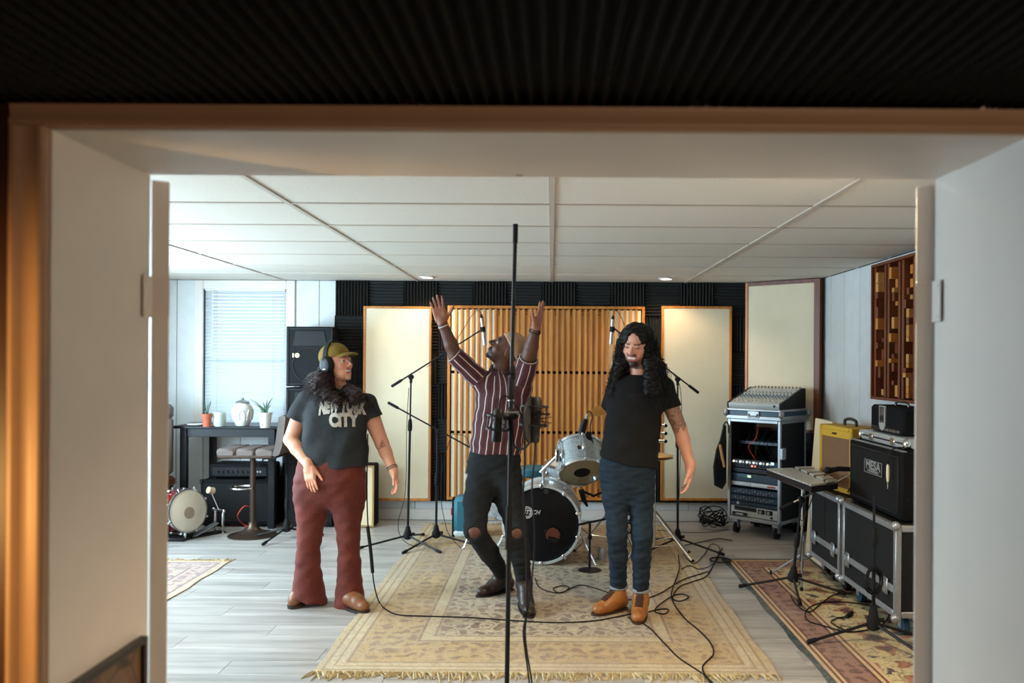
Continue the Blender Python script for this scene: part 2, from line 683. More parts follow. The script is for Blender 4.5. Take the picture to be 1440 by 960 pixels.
# left wall with two windows (outside the picture, they light the room)
wl = G()
ops = [(3.15, 4.35), (5.15, 6.35)]
wz0, wz1 = .8, 2.1
wl.box((XL - .12, Y0, -.06), (XL, YB + .15, wz0)).box((XL - .12, Y0, wz1), (XL, YB + .15, ZC + .1))
ye = Y0
for a, b in ops:
    wl.box((XL - .12, ye, wz0), (XL, a, wz1))
    ye = b
wl.box((XL - .12, ye, wz0), (XL, YB + .15, wz1))
struct(wl.build('wall_left', M_PLANK), 'white wall at the left with two windows', 'wall')
for a, b in ops:
    w = G()
    MM = mtx((0, 0, 0), Matrix(((0, 1, 0), (1, 0, 0), (0, 0, 1))))
    w.ring(a, b, wz0, wz1, .05, XL - .08, XL - .03, .004, MM)
    w.box((a, XL - .07, (wz0 + wz1) / 2 - .02), (b, XL - .04, (wz0 + wz1) / 2 + .02), .003, MM)
    o = w.build('window_2', M_WHITE)
    struct(o, 'white sash window of the left wall' if a < 4 else 'white sash window of the left wall nearest the back', 'window')

# ---- window of the back wall, with a blind
wn = G()
wn.ring(WX0, WX1, WZ0, WZ1, .04, YB + .03, YB + .09, .004)
wn.box((WX0, YB + .04, 1.50), (WX1, YB + .075, 1.54), .003)
win = wn.build('window_1', M_WHITE)
struct(win, 'white window with a lowered blind behind the potted plants', 'window')
G().ring(WX0 - .085, WX1 + .085, WZ0 - .085, ZC - .002, .085, YB - .018, YB + .004, .004).build('window_casing', M_WHITE, win)
G().box((WX0 - .1, YB - .05, WZ0 - .03), (WX1 + .1, YB + .04, WZ0 - .005), .004).build('window_sill', M_WHITE, win)
tg = NT('window_glass')
tg.b.inputs['Transmission Weight'].default_value = 1.0
tg.base((0.95, 0.98, 1.0), 0.0)
tg.b.inputs['IOR'].default_value = 1.02
G().box((WX0 + .03, YB + .06, WZ0 + .03), (WX1 - .03, YB + .064, WZ1 - .03)).build('window_pane', tg.m, win)
ts = NT('white_blind_slat')
ts.base((.72, .76, .78), 0.5)
tr = ts.n('ShaderNodeBsdfTranslucent')
tr.inputs[0].default_value = (.85, .9, .92, 1)
mx = ts.n('ShaderNodeMixShader')
mx.inputs[0].default_value = 0.28
ts.l(ts.b.outputs[0], mx.inputs[1]); ts.l(tr.outputs[0], mx.inputs[2])
ts.l(mx.outputs[0], ts.t.nodes['Material Output'].inputs[0])
M_SLAT = ts.m
bl = thing('window_blind', 'white horizontal blind lowered over the back window', 'blind', ((WX0 + WX1) / 2, YB + .012, WZ1))
hw = (WX1 - WX0) / 2 - .012
G().box((-hw, -.02, -.04), (hw, .015, -.002), .003).build('head_rail', M_WHITE, bl)
sl = G()
R = Matrix.Rotation(math.radians(50), 3, 'X')
sl.box((-hw, -.019, -.0008), (hw, .019, .0008), 0, mtx((0, 0, 0), R))
slm = sl.mesh('blind_slat', M_SLAT)
z = -.06
while z > WZ0 - WZ1 + .05:
    link('blind_slat', slm, bl, (0, 0, z))
    z -= .0335
G().box((-hw, -.015, z - .01), (hw, .015, z + .012), .003).build('bottom_rail', M_WHITE, bl)
for sx in (-.27, .27):
    G().tube([(sx, -.02, -.04), (sx, -.02, z)], .0016, 5).build('ladder_cord', M_WHITE, bl)
G().tube([(-.30, -.03, -.04), (-.30, -.03, -.62)], .004, 6).build('tilt_wand', M_WHITE, bl)

# ---- doorway wall between control room and live room
M_CASE = mat('cream_casing_paint', srgb(166, 134, 108), 0.5, var=0.05, bump=.05)
M_BROWNWALL = wood('dark_brown_panelling', srgb(46, 22, 16), srgb(74, 38, 26), 2.0, (6, 6, .5), 0.5)
wf = G()
wf.box((XL - .1, Y0 + .01, -.06), (DX0, Y1, ZC + .1)).box((DX1, Y0 + .01, -.06), (XR + .1, Y1, ZC + .1))
wf.box((DX0, Y0 + .01, DZ), (DX1, Y1, ZC + .1))
wfo = wf.build('wall_front', M_WHITE)
struct(wfo, 'thick white wall around the wide doorway opening', 'wall')
# dark panelling on the control room side
pn = G().box((-2.4, Y0 - .004, -.05), (DX0 - .083, Y0 + .01, 2.12)).box((DX1 + .083, Y0 - .004, -.05), (2.4, Y0 + .01, 2.12))
pn.build('dark_panelling', M_BROWNWALL, wfo)
# moulded casing
cs = thing('trim_1', 'cream moulded casing framing the near side of the wide doorway', 'door casing')
tag(cs, kind='structure')
prof = [(0, 0), (0, .012), (.008, .020), (.018, .020), (.024, .014), (.052, .018), (.060, .026), (.072, .026), (.078, .018), (.078, 0)]


def casing(p0, d, inward, L):
    # profile x runs away from the opening
    x = -Vector(inward); yv = Vector((0, -1, 0)); zv = Vector(d)
    R = Matrix((x, yv, zv)).transposed()
    return G().prism(prof, L, mtx(p0, R))


casing((DX0, Y0, 0), (0, 0, 1), (1, 0, 0), DZ).build('side_casing', M_CASE, cs, 60)
casing((DX1, Y0, 0), (0, 0, 1), (-1, 0, 0), DZ).build('side_casing', M_CASE, cs, 60)
hcs = G().prism([(a, b) for a, b in [(0, 0), (0, .012), (.006, .018), (.016, .018), (.022, .012), (.048, .016), (.052, 0)]], DX1 - DX0 + .156,
                mtx((DX0 - .078, Y0, DZ), Matrix((Vector((0, 0, 1)), Vector((0, -1, 0)), Vector((1, 0, 0)))).transposed()))
hcs.build('head_casing', M_CASE, cs, 60)
# jamb lining boards
jl = thing('trim_2', 'white jamb lining inside the wide doorway', 'jamb')
tag(jl, kind='structure')
G().box((DX0 - .001, Y0, 0), (DX0 + .004, Y1 - .12, DZ), .002).build('jamb_board', M_WHITE, jl)
G().box((DX1 - .004, Y0, 0), (DX1 + .001, Y1 - .12, DZ), .002).build('jamb_board', M_WHITE, jl)
G().box((DX0, Y0, DZ - .004), (DX1, Y1 - .12, DZ + .001), .002).build('head_board', M_WHITE, jl)
hl = G()
for px in (728, 733):
    p = P(px, 250, Y1 - .02)
    hl.cyl((p.x, p.y, DZ - .001), (p.x, p.y, DZ + .002), .004, n=8)
hl.build('screw_hole', M_RUBBER, jl)

# open door leaves
M_HINGE = mat('painted_hinge', srgb(212, 204, 194), .45, var=.04)


def door(n, side, label):
    xh = DX0 if side < 0 else DX1
    ang = math.radians(124)
    d = thing('door_%d' % n, label, 'door', (xh + .002 * -side, Y1 + .004, 0), 0)
    tag(d, kind='structure')
    # local closed position: +x to the opening centre for the left leaf
    s = -side
    LW, LT = 1.03, .045
    g = G().box((0, -LT, .012), (s * LW, 0, DZ - .012), .003)
    lf = g.build('door_leaf', M_WHITE, d)
    for q in range(2):
        z0, z1 = ((.18, .86), (1.02, 1.86))[q]
        for yy in (-LT - .004, .0):
            G().ring(min(s * .14, s * .89), max(s * .14, s * .89), z0, z1, .03, yy, yy + .004, .002).build('panel_moulding', M_WHITE, lf)
    for z in (.36, 1.70):
        hg = G().box((-s * .004, -LT, z - .055), (s * .001, -.002, z + .055), .001)
        hg.cyl((-s * .003, .004, z - .055), (-s * .003, .004, z + .055), .005, n=8)
        for zz in (-.04, 0, .04):
            hg.cyl((-s * .005, -.022, z + zz), (-s * .0, -.022, z + zz), .004, n=6)
        hg.build('hinge', M_HINGE, lf)
    lf.rotation_euler = (0, 0, s * ang)
    # hinge leaves on the jamb
    for z in (.36, 1.70):
        j = G().box((s * .003, -.05, z - .055), (s * .006, -.004, z + .055), .001)
        for zz in (-.04, .04):
            j.cyl((s * .004, -.035, z + zz), (s * .0075, -.035, z + zz), .004, n=6)
        j.build('jamb_hinge', M_HINGE, d)


door(1, -1, 'white door leaf folded open at the left edge of the doorway')
door(2, 1, 'white door leaf folded open at the right edge of the doorway')

# ---- control room around the camera
ZK = 2.105
ck = G().box((-2.4, -2.2, ZK), (2.4, Y0 + .01, ZK + .05)).build('ceiling_2', M_BLACKBOARD)
struct(ck, 'low black foam-covered ceiling in front of the doorway', 'ceiling')
fm = G()
n = 20
w, L = .62, 1.2
p = w / n
vs, fs = [], []
prof2 = [(-w / 2, 0)]
for i in range(n):
    prof2 += [(-w / 2 + p * (i + .08), -.004), (-w / 2 + p * (i + .5), -.026), (-w / 2 + p * (i + .92), -.004)]
prof2 += [(w / 2, 0)]
m = len(prof2)
vs = [(x, 0, z) for x, z in prof2] + [(x, L - .002, z) for x, z in prof2]
fs = [(i, i + 1, m + i + 1, m + i) for i in range(m - 1)]
for i in range(1, m - 1): fs += [(0, i, i + 1), (m, m + i + 1, m + i)]
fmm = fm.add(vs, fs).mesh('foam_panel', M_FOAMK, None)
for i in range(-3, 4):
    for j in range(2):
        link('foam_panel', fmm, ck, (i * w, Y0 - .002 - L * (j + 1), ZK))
struct(G().box((-2.4, -2.2, -.06), (2.4, Y0, -.001)).build('floor_2', mat('dark_carpet', srgb(60, 52, 46), .95)), 'dark carpet floor of the control room', 'floor')
struct(G().box((-2.5, -2.2, -.06), (-2.4, Y0, ZK + .05)).build('wall_left_2', M_BROWNWALL), 'dark brown left wall of the control room', 'wall')
struct(G().box((2.4, -2.2, -.06), (2.5, Y0, ZK + .05)).build('wall_right_2', M_BROWNWALL), 'dark brown right wall of the control room', 'wall')
struct(G().box((-2.5, -2.3, -.06), (2.5, -2.2, ZK + .05)).build('wall_back_2', M_BROWNWALL), 'dark brown rear wall of the control room', 'wall')

# warm lamp added out of view to light the left casing
M_SHADE = glow('lamp_shade_glow', (1.0, .55, .2), 3.0)
lm = thing('added_lamp', 'warm pole lamp added out of view to light the left casing', 'lamp', (-1.78, 1.18, .92), 0)
G().cyl((-.03, 0, -.915), (-.03, 0, .0), .011).build('pole', M_STEEL, lm)
G().lathe([(0, -.918), (.12, -.918), (.12, -.905), (0, -.89)], 24, mtx((-.03, 0, 0)), caps=False).build('base', M_STEEL, lm)
G().tube(spline([(-.02, 0, -.02), (.05, 0, -.05), (.09, 0, .0)], 6), .008).build('arm', M_STEEL, lm)
G().lathe([(.055, .0), (.05, .01), (.075, .14), (.07, .14)], 20, mtx((.09, 0, 0))).build('shade', M_SHADE, lm)
o = spot_light('added_lamp_light', (.09, 0, .22), LAMP_POWER, (1, .55, .17), 104, .35, .04)
o.rotation_euler = Vector((math.cos(math.radians(72)), math.sin(math.radians(72)), .04)).to_track_quat('-Z', 'Y').to_euler(); o.parent = lm

# ---- downlights
DLX = [P(602, 391, 7.34).x, P(936, 392, 7.34).x]


def downlight(x, y, power, label):
    t = thing('downlight', label, 'ceiling light', (x, y, ZC + .0))
    G().lathe([(.050, .0), (.050, -.010), (.070, -.009), (.075, -.003), (.075, .0)], 24).build('trim_ring', M_WHITE, t)
    G().lathe([(.0, -.003), (.05, -.003), (.05, .0), (0, .0)], 24, caps=False).build('lens', M_LENS, t)
    sp = spot_light('downlight_lamp', (0, 0, -.025), power, WARM, 140, .5, .05)
    sp.parent = t
    return t


downlight(DLX[0], 7.30, LAMPS['back'], 'round recessed downlight above the raised hands')
downlight(DLX[1], 7.30, LAMPS['back'], 'round recessed downlight above the long-haired man')
downlight(-1.3, 2.75, LAMPS['front'] * .4, 'unseen downlight added just inside the doorway on the left')  # this and the next two are added out of view to light the room
downlight(1.0, 2.75, LAMPS['front'] * 1.8, 'unseen downlight added just inside the doorway on the right')
downlight(-3.3, 4.6, LAMPS['front'] * .6, 'unseen downlight added near the left windows')

# globe lamp added behind the camera to light the doorway jambs
cg = thing('added_globe', 'warm globe lamp added behind the camera to light the doorway', 'ceiling light', (1.1, -.9, ZK - .03))
G().lathe([(.0, .0), (.06, .0), (.06, -.02), (.0, -.02)], 20).build('base', M_STEEL, cg)
G().ball((0, 0, -.09), .075).build('globe', glow('globe_glass', (1, .8, .6), 2.0), cg)
d = bpy.data.lights.new('added_globe_light', 'POINT'); d.energy = LAMPS['control']; d.color = (1, .72, .48); d.shadow_soft_size = .08
o = bpy.data.objects.new('added_globe_light', d); COL.objects.link(o); o.location = (0, 0, -.26); o.parent = cg

# ---- acoustic panels on the back wall
def fabric_panel(a, b, label, th=.085):
    x0, z1, x1, z0 = a.x, a.z, b.x, b.z
    t = thing('acoustic_panel', label, 'acoustic panel', ((x0 + x1) / 2, YB - .001, z0))
    w, h = x1 - x0, z1 - z0
    G().box((-w / 2 + .02, -th + .008, .02), (w / 2 - .02, -.004, h - .02), .004).build('fabric_face', M_FABRIC, t)
    f = .022
    for nm, lo, hi in (('frame_stile', (-w / 2, -th, 0), (-w / 2 + f, 0, h)), ('frame_stile', (w / 2 - f, -th, 0), (w / 2, 0, h)),
                       ('frame_rail', (-w / 2 + f, -th, 0), (w / 2 - f, 0, f)), ('frame_rail', (-w / 2 + f, -th, h - f), (w / 2 - f, 0, h))):
        G().box(lo, hi, .002).build(nm, M_WOODO, t)


fabric_panel(*PANELS['left'], 'cream fabric acoustic panel in a honey wood frame behind the capped woman')
fabric_panel(*PANELS['right'], 'cream fabric acoustic panel in a honey wood frame behind the long-haired man')

# slatted wooden diffuser
a, b = PANELS['mid']
W, H = b.x - a.x, a.z - b.z
df = thing('slat_diffuser', 'large honey wood slat panel behind the drum kit', 'diffuser', ((a.x + b.x) / 2, YB - .001, b.z))
f = .026
for nm, lo, hi in (('frame_stile', (-W / 2, -.075, 0), (-W / 2 + f, 0, H)), ('frame_stile', (W / 2 - f, -.075, 0), (W / 2, 0, H)),
                   ('frame_rail', (-W / 2 + f, -.075, 0), (W / 2 - f, 0, f)), ('frame_rail', (-W / 2 + f, -.075, H - f), (W / 2 - f, 0, H))):
    G().box(lo, hi, .002).build(nm, M_WOODO, df)
G().box((-W / 2 + .01, -.012, .01), (W / 2 - .01, -.002, H - .01)).build('dark_backing', M_BLACKBOARD, df)
NS = 34
pit = (W - 2 * f) / NS
gz = [BX(700, 523).z - b.z, BX(700, 607).z - b.z]
segs = [(f, gz[1] - .014), (gz[1] + .014, gz[0] - .014), (gz[0] + .014, H - f - .012)]
slm = G().box((-pit * .21, -.072, f), (pit * .21, -.012, H - f - .004), .0015).mesh('slat', M_SLATW)
rsm = {}
for i in range(NS + 1):
    x = -W / 2 + f + i * pit
    if 0 < i < NS: link('slat', slm, df, (x, 0, 0))
    if i == NS: break
    outer = i < 8 or i >= NS - 6  # outer recessed slats are coloured paler than the middle ones
    for q, (s0, s1) in enumerate(segs):
        dp = .056 if outer else (.052, .044, .058, .047, .050)[i % 5]
        key = (q, outer, dp)
        if key not in rsm:
            rsm[key] = G().box((-pit * .30, -dp, s0), (pit * .30, -.012, s1), .001).mesh('recessed_slat', M_CREAMSLAT if outer else M_WOODR)
        link('recessed_slat', rsm[key], df, (x + pit / 2, 0, 0))

# corner panel, set diagonally across the corner
ca = Vector((P(1051, 600, YB - .03).x, YB - .03, 0))
cb = Vector((XR - .02, YB - .50, 0))
dv = (cb - ca).normalized()
nv = Vector((dv.y, -dv.x, 0))
ct = thing('corner_panel', 'tall cream fabric corner panel in a red-brown wood frame above the mixer', 'acoustic panel', ca, math.atan2(dv.y, dv.x))
cw = (cb - ca).length
z0, z1 = .90, ZC - .005
G().box((.02, -.05, z0 + .02), (cw - .03, -.01, z1 - .03), .004).build('fabric_face', M_FABRIC, ct)
f = .026
for nm, lo, hi, mm in (('frame_stile', (0, -.06, z0), (f, .0, z1), M_WOODO), ('frame_stile', (cw - .055, -.06, z0), (cw, 0, z1), M_WOODD),
                       ('frame_rail', (f, -.06, z0), (cw - .05, 0, z0 + f), M_WOODD), ('frame_rail', (f, -.06, z1 - .035), (cw - .05, 0, z1), M_WOODD)):
    G().box(lo, hi, .002).build(nm, mm, ct)
G().box((.06, -.045, 0), (cw - .0, -.005, z0)).build('black_kick_panel', M_BLACKBOARD, ct)

# skyline diffuser on the right wall
sk = thing('wood_diffuser', 'red-brown wooden block diffuser on the right wall above the small black amp head', 'diffuser', (XR - .001, 5.91, 1.27))
W, H = 1.05, .99
MM = mtx((0, 0, 0), Matrix(((0, 1, 0), (-1, 0, 0), (0, 0, 1))))  # local x runs towards the camera, y out of wall
R90 = Matrix.Rotation(-math.pi / 2, 3, 'Z')
MM = mtx((0, 0, 0), R90)   # (x,y) -> x along -Y ; y along +X
for nm, lo, hi in (('frame_stile', (0, -.10, 0), (.02, 0, H)), ('frame_stile', (W - .02, -.10, 0), (W, 0, H)), ('frame_rail', (.02, -.1, 0), (W - .02, 0, .02)), ('frame_rail', (.02, -.1, H - .02), (W - .02, 0, H))):
    G().box(lo, hi, .002, MM).build(nm, M_WOODD, sk)
G().box((.01, -.02, .01), (W - .01, -.004, H - .01), 0, MM).build('dark_backing', M_WOODD, sk)
x = .03
k = 0
rr = random.Random(3)
while x < W - .06:
    if k % 5 == 1:
        bw = .04
        z = .03
        while z < H - .07:
            hh = rr.choice((.03, .045, .06, .08))
            dp = rr.choice((.03, .05, .075, .095))
            G().box((x, -dp, z), (x + bw, -.02, min(z + hh, H - .025)), .001, MM).build('wood_block', rr.choice((M_WOODD, M_WOODD, M_WOODR, M_WOODO)), sk)
            z += hh + .002
        x += bw + .006
    else:
        dp = (.085, .06, .04, .07, .05)[k % 5]
        G().box((x, -dp, .022), (x + .034, -.02, H - .022), .001, MM).build('slat', M_WOODD, sk)
        x += .046
    k += 1

# framed picture on the left jamb
pc = thing('framed_picture', 'dark framed picture leaning at the bottom of the left door jamb', 'picture', (DX0 + .006, 1.60, .30))
M_PIC = NT('brown_abstract_print')
co = M_PIC.coord('Object', (1, 1, 1))
nz = M_PIC.noise(co, 9, 6, .65)
vo = M_PIC.n('ShaderNodeTexVoronoi', feature='DISTANCE_TO_EDGE'); vo.inputs['Scale'].default_value = 7
M_PIC.l(co, vo.inputs['Vector'])
cc = M_PIC.ramp(nz, [(.3, srgb(58, 40, 26)), (.5, srgb(112, 78, 50)), (.62, srgb(84, 74, 48)), (.8, srgb(176, 140, 100))])
ln = M_PIC.ramp(vo.outputs['Distance'], [(0, 0.0), (.03, 1.0)])
M_PIC.base(M_PIC.mix(1.0, cc, ln, 'MULTIPLY'), .4)
RR = mtx((0, 0, 0), Matrix(((0, -1, 0), (1, 0, 0), (0, 0, 1))))  # local x -> +Y, local y -> -X
W, H = .50, .505
for nm, lo, hi in (('frame_stile', (0, -.022, 0), (.018, 0, H)), ('frame_stile', (W - .018, -.022, 0), (W, 0, H)), ('frame_rail', (.018, -.022, 0), (W - .018, 0, .018)), ('frame_rail', (.018, -.022, H - .018), (W - .018, 0, H))):
    G().box(lo, hi, .002, RR).build(nm, mat('dark_brown_frame', srgb(38, 28, 24), .35), pc)
G().box((.014, -.012, .014), (W - .014, -.004, H - .014), 0, RR).build('print', M_PIC.m, pc)

# ================================================================== RUGS
def rug_mat(name, hw, hl, bands, field, motif, wear, msc=5.0):
    """bands: list of (distance from edge, colour); field colours; object space centred on the rug"""
    t = NT(name)
    tc = t.n('ShaderNodeTexCoord')
    sx = t.n('ShaderNodeSeparateXYZ')
    t.l(tc.outputs['Object'], sx.inputs[0])
    dx = t.math('SUBTRACT', hw, t.math('ABSOLUTE', sx.outputs[0]))
    dy = t.math('SUBTRACT', hl, t.math('ABSOLUTE', sx.outputs[1]))
    d = t.math('MINIMUM', dx, dy)
    dn = t.n('ShaderNodeTexNoise'); dn.inputs['Scale'].default_value = 11.0; dn.inputs['Detail'].default_value = 4
    t.l(tc.outputs['Object'], dn.inputs['Vector'])
    va = t.n('ShaderNodeVectorMath', operation='MULTIPLY_ADD')
    t.l(dn.outputs['Color'], va.inputs[0]); va.inputs[1].default_value = (.20, .20, 0)
    t.l(tc.outputs['Object'], va.inputs[2])
    co = va.outputs[0]
    stops = []
    mx = max(b[0] for b in bands) * 1.02
    for p, c in bands: stops.append((p / mx, c))
    edge = t.ramp(t.math('DIVIDE', d, mx), stops, 'CONSTANT')
    # medallion / flower motifs
    v = t.n('ShaderNodeTexVoronoi', feature='F1'); v.inputs['Scale'].default_value = msc
    v.inputs['Randomness'].default_value = 0.35
    t.l(co, v.inputs['Vector'])
    v2 = t.n('ShaderNodeTexVoronoi', feature='DISTANCE_TO_EDGE'); v2.inputs['Scale'].default_value = msc * 2.6
    t.l(co, v2.inputs['Vector'])
    nz = t.noise(co, 14, 6, .7)
    f1 = t.ramp(v.outputs['Distance'], [(0, motif[0]), (.22, motif[1]), (.34, field), (.62, motif[2]), (.7, field)], 'CONSTANT')
    f1 = t.mix(t.ramp(v2.outputs['Distance'], [(.02, .55), (.05, 0.0)]), f1, motif[2])
    inb = t.ramp(t.math('DIVIDE', d, mx), [(0.0, 0.0), (.985, 1.0)], 'CONSTANT')
    c = t.mix(inb, edge, f1)
    # border flowers
    v3 = t.n('ShaderNodeTexVoronoi', feature='F1'); v3.inputs['Scale'].default_value = 11; v3.inputs['Randomness'].default_value = .15
    t.l(co, v3.inputs['Vector'])
    fl3 = t.ramp(v3.outputs['Distance'], [(0, 0.75), (.28, .75), (.3, 0.0), (.42, .5), (.46, 0)], 'CONSTANT')
    inb2 = t.ramp(t.math('DIVIDE', d, mx), [(0, 0.0), (.30, 1.0), (.8, 0.0)], 'CONSTANT')
    c = t.mix(t.math('MULTIPLY', fl3, inb2), c, motif[0])
    # wear
    big = t.noise(co, 2.2, 6, .7)
    fine = t.noise(co, 60, 5, .7)
    wv = t.math('ADD', t.math('MULTIPLY', big, .6), t.math('MULTIPLY', nz, .5))
    c = t.mix(t.ramp(wv, [(wear[0], 0.0), (wear[1], wear[2])]), c, field)
    tone = t.noise(tc.outputs['Object'], 1.1, 3, .5)
    c = t.mix(t.ramp(tone, [(.40, 0.0), (.62, .30)]), c, srgb(150, 138, 138))
    c = t.mix(t.ramp(fine, [(.35, .5), (.55, 0)]), c, tuple(k * .42 for k in field))
    t.base(c, .95, spec=.1)
    t.bump(fine, .5, .004)
    return t.m


GOLD = srgb(184, 152, 104)
rug_m = rug_mat('golden_distressed_rug_pile', 1.14, 1.77,
                [(0, srgb(192, 172, 132)), (.03, srgb(150, 126, 98)), (.045, srgb(198, 182, 148)), (.08, srgb(152, 124, 102)), (.09, srgb(196, 178, 144)), (.13, srgb(150, 126, 104)),
                 (.145, srgb(186, 158, 112)), (.44, srgb(126, 104, 94)), (.455, srgb(196, 178, 144)), (.52, srgb(146, 120, 104)), (.535, srgb(188, 170, 134))],
                srgb(190, 176, 150), (srgb(122, 94, 82), srgb(104, 94, 96), srgb(130, 106, 90)), (.40, .66, .55), 10.0)


def rug(name, label, x0, x1, y0, y1, m, fringe=()):
    t = thing(name, label, 'rug', ((x0 + x1) / 2, (y0 + y1) / 2, 0))
    hw, hl = (x1 - x0) / 2, (y1 - y0) / 2
    g = G()
    nx, ny = 12, 18
    rr = random.Random(5)
    vs = []
    for j in range(ny + 1):
        for i in range(nx + 1):
            wob = .008 * math.sin(j * 1.7) if i in (0, nx) else 0
            vs.append((-hw + 2 * hw * i / nx + wob, -hl + 2 * hl * j / ny, .007 + .0012 * rr.random()))
    fs = [(j * (nx + 1) + i, j * (nx + 1) + i + 1, (j + 1) * (nx + 1) + i + 1, (j + 1) * (nx + 1) + i) for j in range(ny) for i in range(nx)]
    g.add(vs, fs)
    # skirt down to the floor
    bnd = [i for i in range(nx + 1)] + [j * (nx + 1) + nx for j in range(1, ny + 1)] + [ny * (nx + 1) + i for i in range(nx - 1, -1, -1)] + [j * (nx + 1) for j in range(ny - 1, 0, -1)]
    o = len(g.v)
    g.v += [(g.v[i][0], g.v[i][1], .001) for i in bnd]
    nb = len(bnd)
    g.f += [(bnd[k], bnd[(k + 1) % nb], o + (k + 1) % nb, o + k) for k in range(nb)]
    g.build('pile', m, t)
    for sgn, fm in fringe:
        f = G()
        x = -hw
        while x < hw:
            L = .025 + .05 * rr.random() ** 2 + .05 * abs(math.sin(x * 5.3 + 1)) * rr.random()
            dx = (rr.random() - .5) * .09
            yb = sgn * hl
            w = .004 + .004 * rr.random()
            p = [(x, yb - sgn * .004, .006), (x + dx * .5, yb + sgn * L * .5, .004), (x + dx, yb + sgn * L, .002)]
            f.tube(p, [w, w, w * .6], 4)
            x += .004 + .008 * rr.random()
        fo = f.build('fringe', fm, t)
        fo['kind'] = 'stuff'
    return t


M_FRINGE = mat('golden_fringe_yarn', srgb(172, 156, 118), .95, var=.3, scale=20)
rug('area_rug', 'large faded golden rug under the three musicians', -1.16, 1.12, 3.90, 7.42, rug_m, [(-1, M_FRINGE), (1, M_FRINGE)])
rug2_m = rug_mat('teal_edged_oriental_rug_pile', .545, 1.45,
                 [(0, srgb(30, 62, 74)), (.035, srgb(206, 180, 142)), (.055, srgb(112, 60, 58)), (.07, srgb(208, 182, 140)), (.085, srgb(112, 70, 66)), (.10, srgb(156, 118, 108)),
                  (.24, srgb(92, 48, 50)), (.255, srgb(208, 182, 140)), (.275, srgb(120, 64, 60)), (.29, srgb(206, 182, 140)), (.31, srgb(198, 172, 124))],
                 srgb(206, 190, 144), (srgb(88, 54, 60), srgb(170, 112, 84), srgb(62, 54, 70)), (.55, .8, .3), 4.6)
rug('oriental_rug', 'oriental rug with teal edge under the stands at the right', 1.34, 2.43, 3.3, 6.2, rug2_m)
rug3_m = rug_mat('faded_mauve_rug_pile', .7, 1.1,
                 [(0, srgb(190, 170, 144)), (.05, srgb(126, 104, 106)), (.07, srgb(182, 160, 148)), (.2, srgb(120, 98, 106)), (.22, srgb(176, 158, 148))],
                 srgb(180, 164, 150), (srgb(110, 88, 104), srgb(150, 110, 106), srgb(96, 84, 100)), (.35, .7, .5), 5)
rug('side_rug', 'faded mauve rug at the far left in front of the red drum', -3.82, -2.42, 3.85, 6.03, rug3_m, [(1, mat('pale_fringe_yarn', srgb(196, 178, 140), .95))])


# ================================================================== LETTERING
def text_verts(body, size=1.0, bold=0.0, shear=0.0):
    cu = bpy.data.curves.new('lettering', 'FONT')
    cu.body = body
    cu.size = size
    cu.align_x = 'CENTER'
    cu.align_y = 'CENTER'
    cu.offset = bold
    cu.shear = shear
    cu.resolution_u = 3
    o = bpy.data.objects.new('lettering', cu)
    COL.objects.link(o)
    bpy.context.view_layer.update()
    me = bpy.data.meshes.new_from_object(o.evaluated_get(bpy.context.evaluated_depsgraph_get()))
    vs = [tuple(v.co) for v in me.vertices]
    fs = [tuple(p.vertices) for p in me.polygons]
    bpy.data.objects.remove(o)
    bpy.data.curves.remove(cu)
    bpy.data.meshes.remove(me)
    return vs, fs


def lettering(name, body, size, M, m, parent=None, th=.0015, bold=0.0, shear=0.0, sx=1.0):
    vs, fs = text_verts(body, size, bold, shear)
    n = len(vs)
    g = G()
    vv = [(x * sx, y, 0) for x, y, z in vs] + [(x * sx, y, th) for x, y, z in vs]
    ed = {}
    for f in fs:
        for i in range(len(f)):
            a, b = f[i], f[(i + 1) % len(f)]
            ed[(a, b)] = 1
    ff = [tuple(i + n for i in f) for f in fs] + [tuple(reversed(f)) for f in fs]
    for (a, b) in ed:
        if (b, a) not in ed: ff.append((a, b, b + n, a + n))
    g.add(vv, ff, M)
    return g.build(name, m, parent, 30)


R_FACE_CAM = Matrix(((1, 0, 0), (0, 0, -1), (0, 1, 0)))   # text plane x->X, y->Z, normal -> -Y


